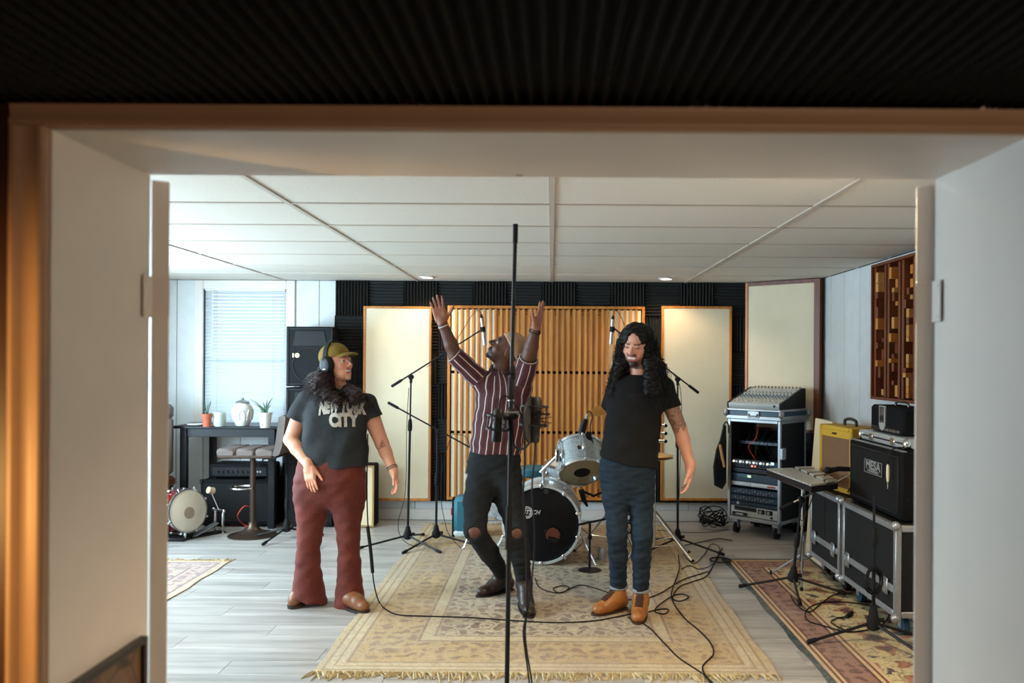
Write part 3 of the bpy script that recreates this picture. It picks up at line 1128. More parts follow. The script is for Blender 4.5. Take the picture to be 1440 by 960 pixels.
# ================================================================== MIC STANDS
def mic_stand(label, base, top, legs, leg_len=.36, boom=None, r=.010, clutch_z=None, group=None, lean=(0, 0), name='microphone_stand', leg_h=.16, boom_m=None):
    """tripod stand; base is a floor point, top the height of the tube; boom = (tail, tip) points in the room"""
    t = thing(name, label, 'microphone stand', base, 0, group)
    T = Vector((lean[0], lean[1], top))
    u = T.normalized()
    for a in legs:
        a = math.radians(a)
        d = Vector((math.cos(a), math.sin(a), 0))
        p0 = u * leg_h * .55 + d * .02
        p1 = d * leg_len + Vector((0, 0, .014))
        lg = G().tube([p0, p1], .0085, 8).build('leg', M_BLACK, t)
        dd = (p1 - p0).normalized()
        G().tube([p1 - dd * .05, p1 - dd * .045, p1 - dd * .0 + Vector((0, 0, 0)), p1 + dd * .006], [.0086, .0125, .0135, .010], 8).build('rubber_foot', M_RUBBER, lg)
    G().lathe([(.012, leg_h * .35), (.034, leg_h * .42), (.036, leg_h * .62), (.026, leg_h * .78), (.017, leg_h * 1.02), (.012, leg_h * 1.05)], 14, mtx((0, 0, 0), frame_from(u))).build('hub', M_RUBBER, t)
    kn = G().cyl(u * leg_h * .65 + Vector((.02, 0, 0)), u * leg_h * .65 + Vector((.055, -.01, 0)), .010, .014, 8)
    kn.build('hub_knob', M_RUBBER, t)
    cz = clutch_z if clutch_z else top * .55
    G().cyl(u * (leg_h * .4), u * cz, r, n=10).build('lower_tube', M_BLACK, t)
    G().lathe([(.011, -.05), (.017, -.045), (.019, -.01), (.016, .03), (.012, .05)], 12, mtx(u * cz, frame_from(u))).build('clutch', M_RUBBER, t)
    G().cyl(u * cz, T, r * .72, n=8).build('upper_tube', M_BLACK, t)
    if boom:
        a, b = Vector(boom[0]) - Vector(base), Vector(boom[1]) - Vector(base)
        d = (b - a).normalized()
        piv = T
        bo = G().tube([a, b], .0065, 8).build('boom_arm', boom_m or M_BLACK, t)
        G().tube([a - d * .004, a, a + d * .09, a + d * .1], [.009, .012, .012, .008], 8).build('counterweight', M_RUBBER, bo)
        s = d.cross(Vector((0, 1, 0))).normalized()
        pj = G().cyl(T - Vector((0, .02, 0)), T + Vector((0, .024, 0)), .021, n=12)
        pj.cyl(T - u * .05, T, .012, n=8)
        pj.box((T.x - .018, T.y - .03, T.z - .012), (T.x + .018, T.y - .018, T.z + .012), .004)
        pj.build('boom_pivot', M_RUBBER, t)
    return t


def cable(label, pts, r=.0035, m=None, name='audio_cable', n=8, group=None, plug=None):
    g = G().tube(spline(pts, n), r, 6)
    t = g.build(name, m or M_RUBBER)
    tag(t, label, 'cable', group)
    return t


# ---- stand A: boom up with a pencil microphone
YA = 6.55
bA = PF(573, 768)
YA = bA.y
pvA = P(578, 530, YA)
standA = mic_stand('black boom microphone stand with its tripod beside the left cream panel', bA, pvA.z, (200, 320, 80), .40,
                   (P(551, 543, YA), P(678, 463, YA)), lean=(pvA.x - bA.x, 0), clutch_z=1.0)
M_MICSILVER = mat('satin_nickel', (.42, .41, .39), .35, .85, var=.06)


def pencil_mic(label, top, bot, clip, side=1):
    base = Vector(bot)
    t = thing('pencil_microphone', label, 'microphone', base)
    a, b = Vector(top) - base, Vector((0, 0, 0))
    d = (a - b)
    L = d.length
    u = d.normalized()
    g = G().tube([b + u * L * .15, b + u * L * .92], .0155, 12)
    g.build('body', M_MICSILVER, t)
    G().tube([b, b + u * L * .12, b + u * L * .15], [.015, .015, .0155], 12).build('capsule', M_STEEL, t)
    G().tube([b + u * L * .92, b + u * L * 1.0, b + u * L * 1.06], [.012, .012, .007], 10).build('connector', M_BLACK, t)
    c = Vector(clip) - base
    G().tube([c - u * .022, c + u * .022], .021, 12).build('clip', M_RUBBER, t)
    return t


pencil_mic('silver pencil microphone hanging above the face turned upward', P(677, 444, YA), P(682, 485, YA), P(679, 463, YA))
cable('thin dark cable looping over the pencil microphone by the raised face', [P(677, 441, YA), P(672, 436, YA), P(664, 443, YA + .02), P(652, 462, YA + .02), P(640, 480, YA + .015), P(620, 502, YA + .012), P(600, 516, YA + .012)], .0026)

# ---- stand B: low boom
bB = PF(613, 766)
YBs = bB.y
pvB = P(615, 606, YBs)
mic_stand('black low boom microphone stand nearer the striped shirt', bB, pvB.z, (238, 345, 100), .40, (P(546, 566, YBs), P(661, 629, YBs)), lean=(pvB.x - bB.x, 0), clutch_z=.55)
cable('thin cable hanging from the boom of the low stand', [P(661, 627, YBs), P(655, 614, YBs - .02), P(645, 611, YBs - .02), P(634, 615, YBs - .02), P(622, 660, YBs - .02), P(620, 700, YBs - .02), P(626, 735, YBs - .02), P(632, 752, YBs - .05), PF(650, 772, .006), PF(676, 792, .006), PF(690, 797, .006)], .0028)
cable('thin cable hanging along the tube of the left boom stand', [P(575, 545, YA - .02), P(572, 600, YA - .02), P(570, 690, YA - .03), P(560, 735, YA - .04), P(566, 758, YA - .05), PF(585, 768, .012), PF(600, 762, .012)], .0026)

# ---- stand C: right
bC = PF(953, 772)
YCs = bC.y
pvC = P(953, 533, YCs)
mic_stand('black boom microphone stand beside the right cream panel', bC, pvC.z, (215, 325, 140), .40, (P(982, 552, YCs), P(864, 462, YCs)), lean=(pvC.x - bC.x, 0), clutch_z=.88)
pencil_mic('silver pencil microphone beside the curly dark hair', P(862, 446, YCs), P(859, 484, YCs), P(861, 463, YCs))
cable('thin cable looping over the pencil microphone beside the curly hair', [P(862, 444, YCs), P(864, 436, YCs), P(870, 440, YCs), P(876, 452, YCs), P(884, 470, YCs), P(920, 505, YCs), P(950, 530, YCs - .02), P(958, 560, YCs - .02), P(957, 620, YCs - .02), P(955, 700, YCs - .02)], .0026)

# ================================================================== LEFT CORNER
M_DARKWOOD = mat('dark_espresso_wood', srgb(20, 22, 25), .4, spec=.3, var=.2, stretch=(1, 8, 8))
TZ = .93
tb = thing('pub_table', 'dark counter-height table under the back window', 'table', (-2.93, 7.42, 0))
G().box((-.49, -.22, TZ - .025), (.47, .24, TZ), .004).build('table_top', M_DARKWOOD, tb)
for z in ((-.40, -.18), (.40, -.18)):
    G().box((z[0] - .03, z[1] - .025, 0), (z[0] + .03, z[1] + .025, TZ - .025), .003).build('leg', M_DARKWOOD, tb)
for z in ((-.30, .2), (.40, .2)):
    G().box((z[0] - .028, z[1] - .025, 0), (z[0] + .028, z[1] + .025, TZ - .025), .003).build('leg', M_DARKWOOD, tb)
G().box((-.37, -.19, TZ - .10), (.37, -.17, TZ - .025), .002).build('apron', M_DARKWOOD, tb)
G().box((-.37, .19, TZ - .10), (.37, .21, TZ - .025), .002).build('apron', M_DARKWOOD, tb)

M_TERRA = mat('terracotta', srgb(176, 92, 66), .8)
M_CERAMIC = mat('white_glazed_ceramic', srgb(214, 214, 208), .25, var=.04)
M_CELADON = mat('pale_green_glaze', srgb(176, 190, 182), .3, var=.06)
M_SOIL = mat('soil', srgb(46, 34, 26), .95)
M_LEAF = mat('succulent_leaf', srgb(74, 104, 86), .5, var=.2)


def on_table(px, py):
    return PF(px, py, TZ)


q = on_table(291, 599.5)
pt = thing('terracotta_pot', 'small terracotta pot with a thin sprig on the table', 'plant pot', q)
G().lathe([(.0, .0), (.034, 0), (.040, .085), (.048, .085), (.048, .115), (.042, .115), (.040, .095), (0, .095)], 20, caps=False).build('pot', M_TERRA, pt)
G().lathe([(0, .096), (.04, .096)], 16, caps=False).build('soil', M_SOIL, pt)
g = G()
rr = random.Random(2)
for k in range(7):
    a = k * .9
    g.tube(spline([(0, 0, .09), (.012 * math.cos(a), .012 * math.sin(a), .14), (.035 * math.cos(a), .03 * math.sin(a), .18 + .05 * rr.random())], 4), [.003] * 8 + [.001], 4)
g.build('sprig', M_LEAF, pt)
q = on_table(309, 599)
pt = thing('candle_jar', 'pale celadon ribbed jar next to the terracotta pot', 'jar', q)
g = G().lathe([(0, 0), (.045, 0), (.053, .02), (.054, .10), (.048, .125), (.044, .13), (.044, .11), (0, .11)], 24, caps=False)
g.build('jar_body', M_CELADON, pt)
for k in range(5):
    G().torus((0, 0, .03 + k * .018), (0, 0, 1), .0545, .0022, 24, 5).build('rib', M_CELADON, pt)
q = on_table(341, 598)
pt = thing('ginger_jar', 'large white lidded ceramic jar with arched relief on the table', 'jar', q)
prof = [(0, 0), (.055, 0), (.062, .012), (.085, .06), (.093, .11), (.090, .155), (.072, .19), (.060, .20), (.060, .205)]
G().lathe(prof + [(0, .205)], 28, caps=False).build('jar_body', M_CERAMIC, pt)
for k in range(8):
    a = k * math.pi / 4 + .3
    pts = [Vector((r_ * math.cos(a + w), r_ * math.sin(a + w), z)) for w, z, r_ in ((-.25, .05, .082), (-.25, .10, .093), (-.13, .135, .093), (0, .145, .092), (.13, .135, .093), (.25, .10, .093), (.25, .05, .082))]
    G().tube(spline(pts, 3), .005, 5).build('arch_relief', M_CERAMIC, pt)
G().lathe([(.062, .205), (.064, .212), (.05, .225), (.02, .232), (.012, .24), (.014, .25), (0, .256)], 24).build('lid', M_STEEL, pt)
q = on_table(373, 601)
pt = thing('aloe_pot', 'white tapered pot with a spiky aloe at the table edge', 'plant pot', q)
G().lathe([(0, 0), (.042, 0), (.055, .115), (.060, .115), (.060, .135), (.052, .135), (.05, .12), (0, .12)], 22, caps=False).build('pot', M_CERAMIC, pt)
G().lathe([(0, .121), (.05, .121)], 16, caps=False).build('soil', M_SOIL, pt)
for k, (dx, dy, hh) in enumerate(((-.15, .02, .14), (-.09, -.03, .10), (.01, .02, .13), (.06, -.02, .09), (.05, .04, .15), (-.04, .05, .11), (-.02, -.05, .08))):
    G().tube(spline([(dx * .1, dy * .1, .115), (dx * .4, dy * .5, .115 + hh * .6), (dx, dy, .115 + hh)], 5), [.009, .010, .010, .009, .008, .007, .006, .005, .004, .003, .001], 6).build('aloe_leaf', M_LEAF, pt)
q = on_table(277, 598)
pt = G().lathe([(0, 0), (.05, 0), (.085, .012), (.084, .016), (.05, .006), (0, .006)], 28, caps=False).build('saucer', M_CERAMIC, None, loc=q)
tag(pt, 'flat white saucer lying on the left of the table', 'plate')

# bar stool
sb = PF(355, 752.5)
M_LEATHER = mat('brown_grey_leather', srgb(96, 84, 78), .42, var=.15, scale=12, bump=.15, bscale=90)
M_BRONZE = mat('dark_bronze_metal', srgb(84, 68, 58), .35, .7, var=.1)
st = thing('bar_stool', 'brown leather bar stool on a round pedestal base beside the table', 'stool', sb)
G().lathe([(0, 0), (.205, 0), (.205, .008), (.15, .02), (.08, .045), (.04, .08), (.032, .12), (0, .12)], 32, caps=False).build('pedestal_base', M_BRONZE, st)
G().cyl((0, 0, .08), (0, 0, .70), .024, n=16).build('column', M_BRONZE, st)
g = G().torus((-.085, -.02, .42), (0, 0, 1), .10, .008, 24, 8)
g.build('footrest', M_CHROME, st)
G().tube([(.02, -.02, .66), (.07, -.04, .64), (.075, -.04, .60)], .006).build('lift_lever', M_BLACK, st)
SH = .775
for i in range(3):
    for j in range(2):
        G().box((-.245 + .165 * i, -.19 + .19 * j, SH - .075), (-.245 + .165 * i + .162, -.19 + .19 * j + .188, SH), .018).build('seat_cushion', M_LEATHER, st)
G().box((-.24, -.185, SH - .085), (.26, .185, SH - .05), .01).build('seat_pan', M_BRONZE, st)
bp = [(.22, SH - .08), (.29, SH - .05), (.315, SH + .02), (.33, SH + .14), (.345, SH + .27), (.325, SH + .29), (.285, SH + .27), (.265, SH + .1), (.25, SH + .0)]
G().prism(bp, .37, mtx((0, .185, 0), Matrix(((1, 0, 0), (0, 0, -1), (0, 1, 0))))).build('backrest', M_LEATHER, st, 50)
for zz in (.07, .15, .22):
    G().tube([(.262 + zz * .08, -.187, SH + zz), (.262 + zz * .08, .187, SH + zz)], .004, 5).build('seam', M_BRONZE, st)

# PA speakers
M_GRILLE = mat('black_perforated_grille', (.009, .009, .0095), .6, .1, var=.6, scale=500, bump=.6, bscale=700, spec=.2)


def pa_box(label, w, h, d, loc, badge=None, name='loudspeaker'):
    t = thing(name, label, 'loudspeaker', loc)
    g = G().prism([(-w / 2, 0), (w / 2, 0), (w / 2 - .05, d), (-w / 2 + .05, d)], h)
    g.build('cabinet', M_TOLEX, t, 20)
    G().ring(-w / 2 + .008, w / 2 - .008, .012, h - .012, .018, -.012, .004, .003).build('grille_frame', M_PLASTIC, t)
    G().box((-w / 2 + .02, -.006, .03), (w / 2 - .02, .004, h - .03), .002).build('grille', M_GRILLE, t)
    cz = h * .36
    G().torus((0, -.006, cz), (0, 1, 0), w * .36, .007, 32, 6).build('woofer_ring', M_PLASTIC, t)
    if h < .65:
        G().prism([(-w * .36, h * .68), (w * .36, h * .68), (w * .30, h * .92), (-w * .30, h * .92)], .006, mtx((0, -.005, 0), R_FACE_CAM)).build('horn', M_PLASTIC, t)
    if badge:
        G().lathe([(0, 0), (.022, 0), (.022, .004), (0, .004)], 20, mtx((badge[0], -.009, badge[1]), R_FACE_CAM), caps=False).build('badge', mat('brass_badge', srgb(196, 180, 140), .4, .5), t)
        G().box((badge[0] - .045, -.012, badge[1] - .02), (badge[0] - .03, -.008, badge[1] + .02), .002).build('badge_bar', mat('brass_badge', srgb(196, 180, 140), .4, .5), t)
    return t


sx = P(436, 500, 7.33).x
pa_box('black loudspeaker with a round badge, top of the stack behind the woman', .435, .55, .34, (sx, 7.33, 1.29), (-.115, .285))
pa_box('black loudspeaker in the middle of the stack behind the woman', .435, .56, .34, (sx, 7.33, .72), None)
pa_box('black subwoofer at the bottom of the stack behind the woman', .45, .71, .36, (sx, 7.31, 0.005), None, 'subwoofer')

# small folded boom stand in front of the speakers
bS = PF(403, 757)
mic_stand('low black tripod stand in front of the stacked loudspeakers', bS, .55, (250, 178, 20), .30, None, clutch_z=.3)

# black amplifier stack under the table
def amp_cab(name, label, w, d, h, loc, rz, m=None):
    t = thing(name, label, 'amplifier', loc, rz)
    G().box((-w / 2, 0, .015), (w / 2, d, h), .012).build('cabinet', m or M_TOLEX, t)
    for sx_ in (-1, 1):
        for y_ in (.04, d - .04):
            G().cyl((sx_ * (w / 2 - .04), y_, 0), (sx_ * (w / 2 - .04), y_, .016), .016, n=10).build('foot', M_RUBBER, t)
    return t


am = amp_cab('bass_cabinet', 'black bass cabinet on the floor under the table', .68, .36, .43, (-2.86, 7.28, 0), 0)
G().box((-.31, -.008, .05), (.31, .004, .40), .003).build('grille', M_GRILLE, am)
for sx_ in (-1, 1):
    G().box((sx_ * .33 - .014, -.012, .40), (sx_ * .33 + .014, .03, .435), .004).build('corner', M_PLASTIC, am)
ah = amp_cab('bass_amplifier', 'black amplifier head with small knobs on the bass cabinet', .56, .28, .135, (-2.86, 7.33, .432), 0)
G().box((-.25, -.006, .03), (.25, .003, .11), .002).build('control_panel', M_PLASTIC, ah)
for k in range(8):
    G().cyl((-.20 + k * .045, -.006, .07), (-.20 + k * .045, -.022, .07), .010, n=10).build('knob', M_BLACK, ah)
for k in range(3):
    G().box((.135 + k * .025, -.01, .062), (.15 + k * .025, -.005, .078), .001).build('switch', M_MICSILVER, ah)
G().tube(spline([(.16, .14, .13), (.165, .14, .165), (.22, .14, .175), (.27, .14, .16), (.275, .14, .13)], 4), .008).build('handle', M_RUBBER, ah)

# second brown seat back at the left edge
bs2 = thing('club_chair', 'brown upholstered high chair partly hidden by the left door edge', 'chair', (-3.54, 7.1, 0), 0)
G().box((-.26, -.05, 1.0), (.17, .05, 1.13), .03).build('back_top', M_LEATHER, bs2)
G().box((-.26, -.045, .50), (.17, .045, 1.02), .03).build('backrest', M_LEATHER, bs2)
G().box((-.28, -.42, .40), (.20, .02, .50), .03).build('seat', M_WOODD, bs2)
for x_ in (-.24, .15):
    for y_ in (-.38, .0):
        G().box((x_ - .02, y_ - .02, 0), (x_ + .02, y_ + .02, .41), .003).build('leg', M_DARKWOOD, bs2)

# ================================================================== DRUMS
M_SPARK = NT('silver_sparkle_wrap')
co = M_SPARK.coord('Object')
v = M_SPARK.n('ShaderNodeTexVoronoi'); v.inputs['Scale'].default_value = 160
M_SPARK.l(co, v.inputs['Vector'])
M_SPARK.base(M_SPARK.mix(M_SPARK.noise(co, 8, 3), M_SPARK.ramp(v.outputs['Color'], [(.2, srgb(120, 128, 132)), (.8, srgb(214, 220, 220))]), srgb(170, 178, 180)), .22, .35)
M_SPARK = M_SPARK.m
M_REDDRUM = mat('wine_red_lacquer', srgb(96, 16, 18), .2, var=.2)
M_HEADW = mat('coated_drum_head', srgb(214, 204, 186), .6, var=.06, scale=4)
M_HEADK = mat('black_drum_head', (.006, .006, .007), .4, var=.1, spec=.2)
M_HEADC = mat('smoky_clear_drum_head', srgb(146, 134, 106), .25, var=.12, scale=3)
M_HOOPW = mat('pale_silver_hoop', srgb(200, 202, 200), .3, var=.05)


def drum(name, label, c, axis, rad, dep, shell, hoop, front, back, nl=8, cat='drum', up=(0, 0, 1), hoop_w=.02, bulge=.0):
    """axis points out of the 'front' head; c centre of the shell"""
    t = thing(name, label, cat, c)
    F = frame_from(axis, up)
    M = mtx((0, 0, 0), F)
    G().lathe([(rad * .97, -dep / 2), (rad, -dep / 2 + .005), (rad, dep / 2 - .005), (rad * .97, dep / 2)], 40, M, caps=False).build('shell', shell, t)
    G().lathe([(0, dep / 2 + .004), (rad * .96, dep / 2 + .004), (rad * .99, dep / 2)], 40, M, caps=False).build('front_head', front, t)
    G().lathe([(0, -dep / 2 - .004), (rad * .96, -dep / 2 - .004), (rad * .99, -dep / 2)], 40, M, caps=False).build('rear_head', back, t)
    for s in (-1, 1):
        z0, z1 = s * (dep / 2 - hoop_w * .6), s * (dep / 2 + hoop_w * .5)
        G().lathe([(rad * 1.005, z0), (rad * 1.045, z0), (rad * 1.045, z1), (rad * .985, z1), (rad * .985, s * (dep / 2 + .002)), (rad * 1.005, s * dep / 2)], 40, M).build('hoop', hoop, t)
    lm_ = G().box((rad, -.012, -.03), (rad + .022, .012, .03), .005)
    for s in (-1, 1):
        lm_.cyl((rad + .014, 0, s * .02), (rad + .018, 0, s * (dep / 2 + hoop_w * .6)), .004, n=6)
        lm_.box((rad + .008, -.009, s * (dep / 2 - hoop_w * .2) - .008), (rad + .03, .009, s * (dep / 2 - hoop_w * .2) + .012), .003)
    me = lm_.mesh('lug', M_CHROME)
    for k in range(nl):
        a = 2 * math.pi * (k + .5) / nl
        o = link('lug', me, t)
        o.matrix_local = M @ Matrix.Rotation(a, 4, 'Z')
    return t


YK = 5.98
kc = P(763, 737, YK)
kc.z = .31
kd = drum('bass_drum', 'large bass drum with a black front head behind the raised-arm man', (kc.x, YK + .20, kc.z), (-.04, -1, 0), .285, .40, M_SPARK, M_HOOPW, M_HEADK, M_HEADW, 10, 'bass drum', hoop_w=.045)
ko = Vector((kc.x, YK + .20, kc.z))
pp = P(777, 752, YK - .01) - ko
FK = frame_from((-.04, -1, 0))
M_PORT = mat('red_brown_port_lining', srgb(112, 56, 36), .5)
G().lathe([(0, .0), (.058, .0), (.058, .004), (0, .004)], 28, mtx((pp.x, -.208, pp.z), R_FACE_CAM), caps=False).build('port_hole', M_PORT, kd)
G().torus((pp.x, -.212, pp.z), (0, 1, 0), .060, .006, 30, 6).build('port_ring', M_HEADK, kd)
kt = G().cyl((pp.x - .035, -.214, pp.z - .03), (pp.x + .04, -.218, pp.z - .045), .024, .02, 12)
kt.build('port_microphone', M_BLACK, kd)
M_LOGO = mat('white_logo_print', srgb(205, 205, 200), .5, var=.03)
e = P(741, 720, YK) - ko
MR = lambda p: mtx(p, R_FACE_CAM)
G().torus((e.x, -.2095, e.z), (0, 1, 0), .042, .004, 30, 5).build('logo_ring', M_LOGO, kd)
G().torus((e.x, -.2095, e.z), (0, 1, 0), .030, .0025, 26, 5, .6, 5.2).build('logo_ring', M_LOGO, kd)
lettering('logo_text', 'GRETSCH', .044, MR((e.x + .0, -.209, e.z)), M_LOGO, kd, .0015, .001, .35)
G().lathe([(0, 0), (.02, 0), (.02, .002), (0, .002)], 16, MR((P(768, 690, YK).x - ko.x, -.209, P(768, 690, YK).z - ko.z))).build('head_sticker', mat('grey_sticker', srgb(50, 50, 50), .4), kd)
for s in (-1, 1):
    sp = G().tube([(s * .27, -.10, -.05), (s * .40, -.22, -.295)], .009, 8)
    sp.ball((s * .40, -.22, -.297), .013)
    sp.build('spur', M_CHROME, kd)
for k in range(10):   # claws on the front hoop
    a = 2 * math.pi * (k + .5) / 10
    cl = G().box((.270, -.014, .18), (.312, .014, .232), .006)
    o = cl.build('claw', M_CHROME, kd)
    o.matrix_local = mtx((0, 0, 0), FK) @ Matrix.Rotation(a, 4, 'Z')
# tom post on top of the bass drum
tp = G().cyl((P(764, 660, YK + .12).x - ko.x, -.06, .27), (P(764, 660, YK + .12).x - ko.x, -.06, .42), .013, n=10)
tp.build('tom_post', M_CHROME, kd)

tc_ = P(816, 646, 6.02)
tax = Vector((.10, -.64, -.77)).normalized()   # resonant head faces the camera and down
td = drum('rack_tom', 'silver sparkle rack tom tilted above the bass drum', tc_, tax, .168, .22, M_SPARK, M_CHROME, M_HEADC, M_HEADW, 6, 'tom drum')
FT = frame_from(tax)
G().lathe([(0, .1155), (.062, .1155)], 24, mtx((0, 0, 0), FT), caps=False).build('black_dot', M_HEADK, td)
bd = G().lathe([(0, 0), (.016, 0), (.016, .006), (.007, .006), (.007, .002), (0, .002)], 16, mtx((-.012, -.128, .105), frame_from((0, -.77, .64))))
bd.build('badge', M_BRONZE, td)
br = G().box((-.19, -.10, -.01), (-.155, -.03, .09), .008)
br.cyl((-.17, -.06, .04), (-.30, .02, -.10), .012, n=10)
br.build('mount_bracket', M_CHROME, td)
ft = drum('floor_tom', 'silver sparkle floor tom seen between the raised-arm man\'s legs', (P(697, 705, 6.5).x, 6.55, .46), (0, 0, 1), .20, .36, M_SPARK, M_CHROME, M_HEADW, M_HEADC, 8, 'tom drum')
for a in (3.5, 5.3, 1.3):
    x_, y_ = .215 * math.cos(a), .215 * math.sin(a)
    lg = G().tube([(x_, y_, .10), (x_, y_, -.30), (x_ * 1.25, y_ * 1.25, -.44)], .0075, 8)
    lg.ball((x_ * 1.27, y_ * 1.27, -.446), .014)
    lg.build('leg', M_CHROME, ft)
sd = drum('snare_drum', 'silver sparkle snare drum behind the bass drum', (P(798, 668, 6.7).x, 6.72, .60), (0, -.12, 1), .178, .15, M_SPARK, M_CHROME, M_HEADW, M_HEADC, 8)
for a in (.5, 2.6, 4.7):
    d_ = Vector((math.cos(a), math.sin(a), 0))
    G().tube([(0, 0, -.2), d_ * .17 + Vector((0, 0, -.06)), d_ * .20 + Vector((0, 0, -.03))], .007).build('basket_arm', M_CHROME, sd)
    G().tube([(0, 0, -.36), d_ * .26 + Vector((0, 0, -.59))], .008).build('stand_leg', M_CHROME, sd)
G().cyl((0, 0, -.5), (0, 0, -.14), .011).build('stand_tube', M_CHROME, sd)

# drum throne
M_TEAL = mat('teal_upholstery', srgb(42, 104, 118), .6, var=.12)
th = thing('drum_throne', 'teal topped drum throne behind the bass drum', 'stool', (P(752, 700, 7.05).x, 7.05, 0))
G().lathe([(0, .52), (.15, .52), (.165, .535), (.165, .585), (.15, .60), (0, .60)], 28, caps=False).build('seat', M_TEAL, th)
G().cyl((0, 0, .18), (0, 0, .53), .016).build('column', M_CHROME, th)
for a in (.4, 2.5, 4.6):
    G().tube([(0, 0, .30), (.27 * math.cos(a), .27 * math.sin(a), .012)], .011, 8).build('leg', M_CHROME, th)

# cymbals and stands
M_BRASS = mat('cymbal_bronze', srgb(196, 158, 84), .3, .9, var=.12, scale=4)


def tripod(t, h0, L, m, angs, r=.009):
    for a in angs:
        d_ = Vector((math.cos(a), math.sin(a), 0))
        lg = G().tube([Vector((0, 0, h0)) + d_ * .015, d_ * L + Vector((0, 0, .012))], r, 8).build('leg', m, t)
        G().tube([d_ * L * .62 + Vector((0, 0, h0 * .38)), Vector((0, 0, h0 * .28))], r * .6, 6).build('brace', m, lg)
        G().ball(d_ * (L + .004) + Vector((0, 0, .013)), .014).build('rubber_foot', M_RUBBER, lg)


def cymbal(name, label, x, y, z, rad, tilt, h0=.36, L=.30, angs=(.3, 2.4, 4.5), double=False):
    t = thing(name, label, 'cymbal', (x, y, 0))
    G().cyl((0, 0, h0 * .3), (0, 0, z * .55), .0125, n=10).build('lower_tube', M_CHROME, t)
    G().cyl((0, 0, z * .5), (0, 0, z + .03), .009, n=10).build('upper_tube', M_CHROME, t)
    tripod(t, h0, L, M_CHROME, angs)
    n_ = Vector(tilt).normalized()
    prof = [(0, .030), (rad * .10, .028), (rad * .20, .014), (rad * .3, .010), (rad * .7, .002), (rad, -.010), (rad, -.012), (rad * .7, .0), (rad * .3, .008), (rad * .2, .012), (rad * .1, .026), (0, .028)]
    G().lathe(prof, 48, mtx((0, 0, z), frame_from(n_)), caps=False).build('cymbal_plate', M_BRASS, t)
    if double:
        G().lathe([(r_, -z_) for r_, z_ in prof], 48, mtx((0, 0, z - .04), frame_from(n_)), caps=False).build('lower_cymbal', M_BRASS, t)
    wn = G().cyl((0, 0, z + .02), Vector((0, 0, z + .02)) + n_ * .05, .012, n=10)
    wn.box((-.03, -.004, z + .05), (.03, .004, z + .07), .003)
    wn.build('wing_nut', M_CHROME, t)
    G().lathe([(.016, -.03), (.02, -.02), (.02, .02), (.016, .03)], 12, mtx((0, 0, z * .52))).build('height_clamp', M_CHROME, t)
    return t


cp = P(866, 567, 6.45)
cymbal('crash_cymbal', 'tilted golden crash cymbal beside the black t-shirt', cp.x, 6.45, cp.z, .25, (-.35, -.12, .92), angs=(.9, 3.3, 5.2), L=.33)
hp = P(917, 640, 6.35)
cymbal('hi_hat', 'hi-hat cymbals on a chrome stand behind the long-haired man', hp.x, 6.35, .80, .17, (0, 0, 1), angs=(.1, 2.2, 4.3), double=True)
h3 = thing('percussion_arm', 'chrome arm with wing nuts beside the elbow of the black t-shirt', 'hardware', (P(920, 700, 6.2).x, 6.2, 0))
tripod(h3, .34, .30, M_CHROME, (5.9, 1.7, 3.8))
zt = P(926, 596, 6.2).z
G().cyl((0, 0, .1), (0, 0, zt), .011).build('tube', M_CHROME, h3)
for k, yy_ in enumerate((598, 609, 620)):
    z_ = P(926, yy_, 6.2).z
    G().cyl((0, -.01, z_), (.075, -.02, z_), .012, n=10).build('clamp', M_CHROME, h3)
    G().ball((.082, -.02, z_), (.016, .012, .014)).build('clamp_knob', M_RUBBER, h3)

# tom microphone
tm = thing('clip_microphone', 'black microphone with cable clipped to the rack tom rim', 'microphone', P(828, 614, 5.98))
o0 = Vector(tm.location)
G().tube([P(817, 612, 5.98) - o0, P(820, 600, 5.98) - o0, P(824, 589, 5.98) - o0], [.028, .026, .018], 12).build('body', M_PLASTIC, tm)
G().tube([P(824, 589, 5.98) - o0, P(826, 581, 5.98) - o0], [.012, .009], 8).build('connector', M_MICSILVER, tm)
G().tube(spline([P(826, 581, 5.98) - o0, P(829, 578, 5.97) - o0, P(833, 585, 5.97) - o0, P(830, 600, 5.97) - o0, P(832, 616, 5.96) - o0, P(838, 635, 5.95) - o0, P(842, 655, 5.95) - o0], 5), .004).build('cable', M_RUBBER, tm)
G().box(P(824, 618, 5.99) - o0, P(832, 607, 5.95) - o0, .004).build('rim_clip', M_PLASTIC, tm)
# dangling drum microphone under the tom
dm = thing('drum_microphone', 'black microphone hanging below the rack tom', 'microphone', P(822, 705, 6.1))
o0 = Vector(dm.location)
G().tube([P(817, 688, 6.1) - o0, P(821, 702, 6.1) - o0, P(826, 712, 6.1) - o0], [.022, .02, .008], 12).build('body', M_PLASTIC, dm)
G().tube([P(818, 690, 6.1) - o0, P(835, 697, 6.12) - o0, P(852, 690, 6.16) - o0], .010).build('arm', M_BLACK, dm)
# short round-base stand by the bass drum
rb = PF(829, 803)
rs = thing('round_base_stand', 'short black stand with a round base in front of the long-haired man', 'microphone stand', rb)
G().lathe([(0, 0), (.085, 0), (.085, .012), (.03, .026), (0, .026)], 28, caps=False).build('base', M_BLACK, rs)
G().cyl((0, 0, .02), (.0, 0, .36), .009).build('tube', M_BLACK, rs)
G().lathe([(.012, -.02), (.018, 0), (.012, .02)], 12, mtx((0, 0, .25))).build('clutch', M_RUBBER, rs)
bm_ = G().tube([(0, 0, .36), (-.10, -.02, .34), (.16, .06, .38)], .008)
bm_.build('boom_arm', M_BLACK, rs)
ca_ = PF(846, 787)
cn = G().lathe([(0, 0), (.034, 0), (.030, .09), (.022, .10), (0, .10)], 20, caps=False).build('tin_can', M_ALU, None, loc=ca_)
tag(cn, 'small shiny tin on the rug behind the jeans', 'can')

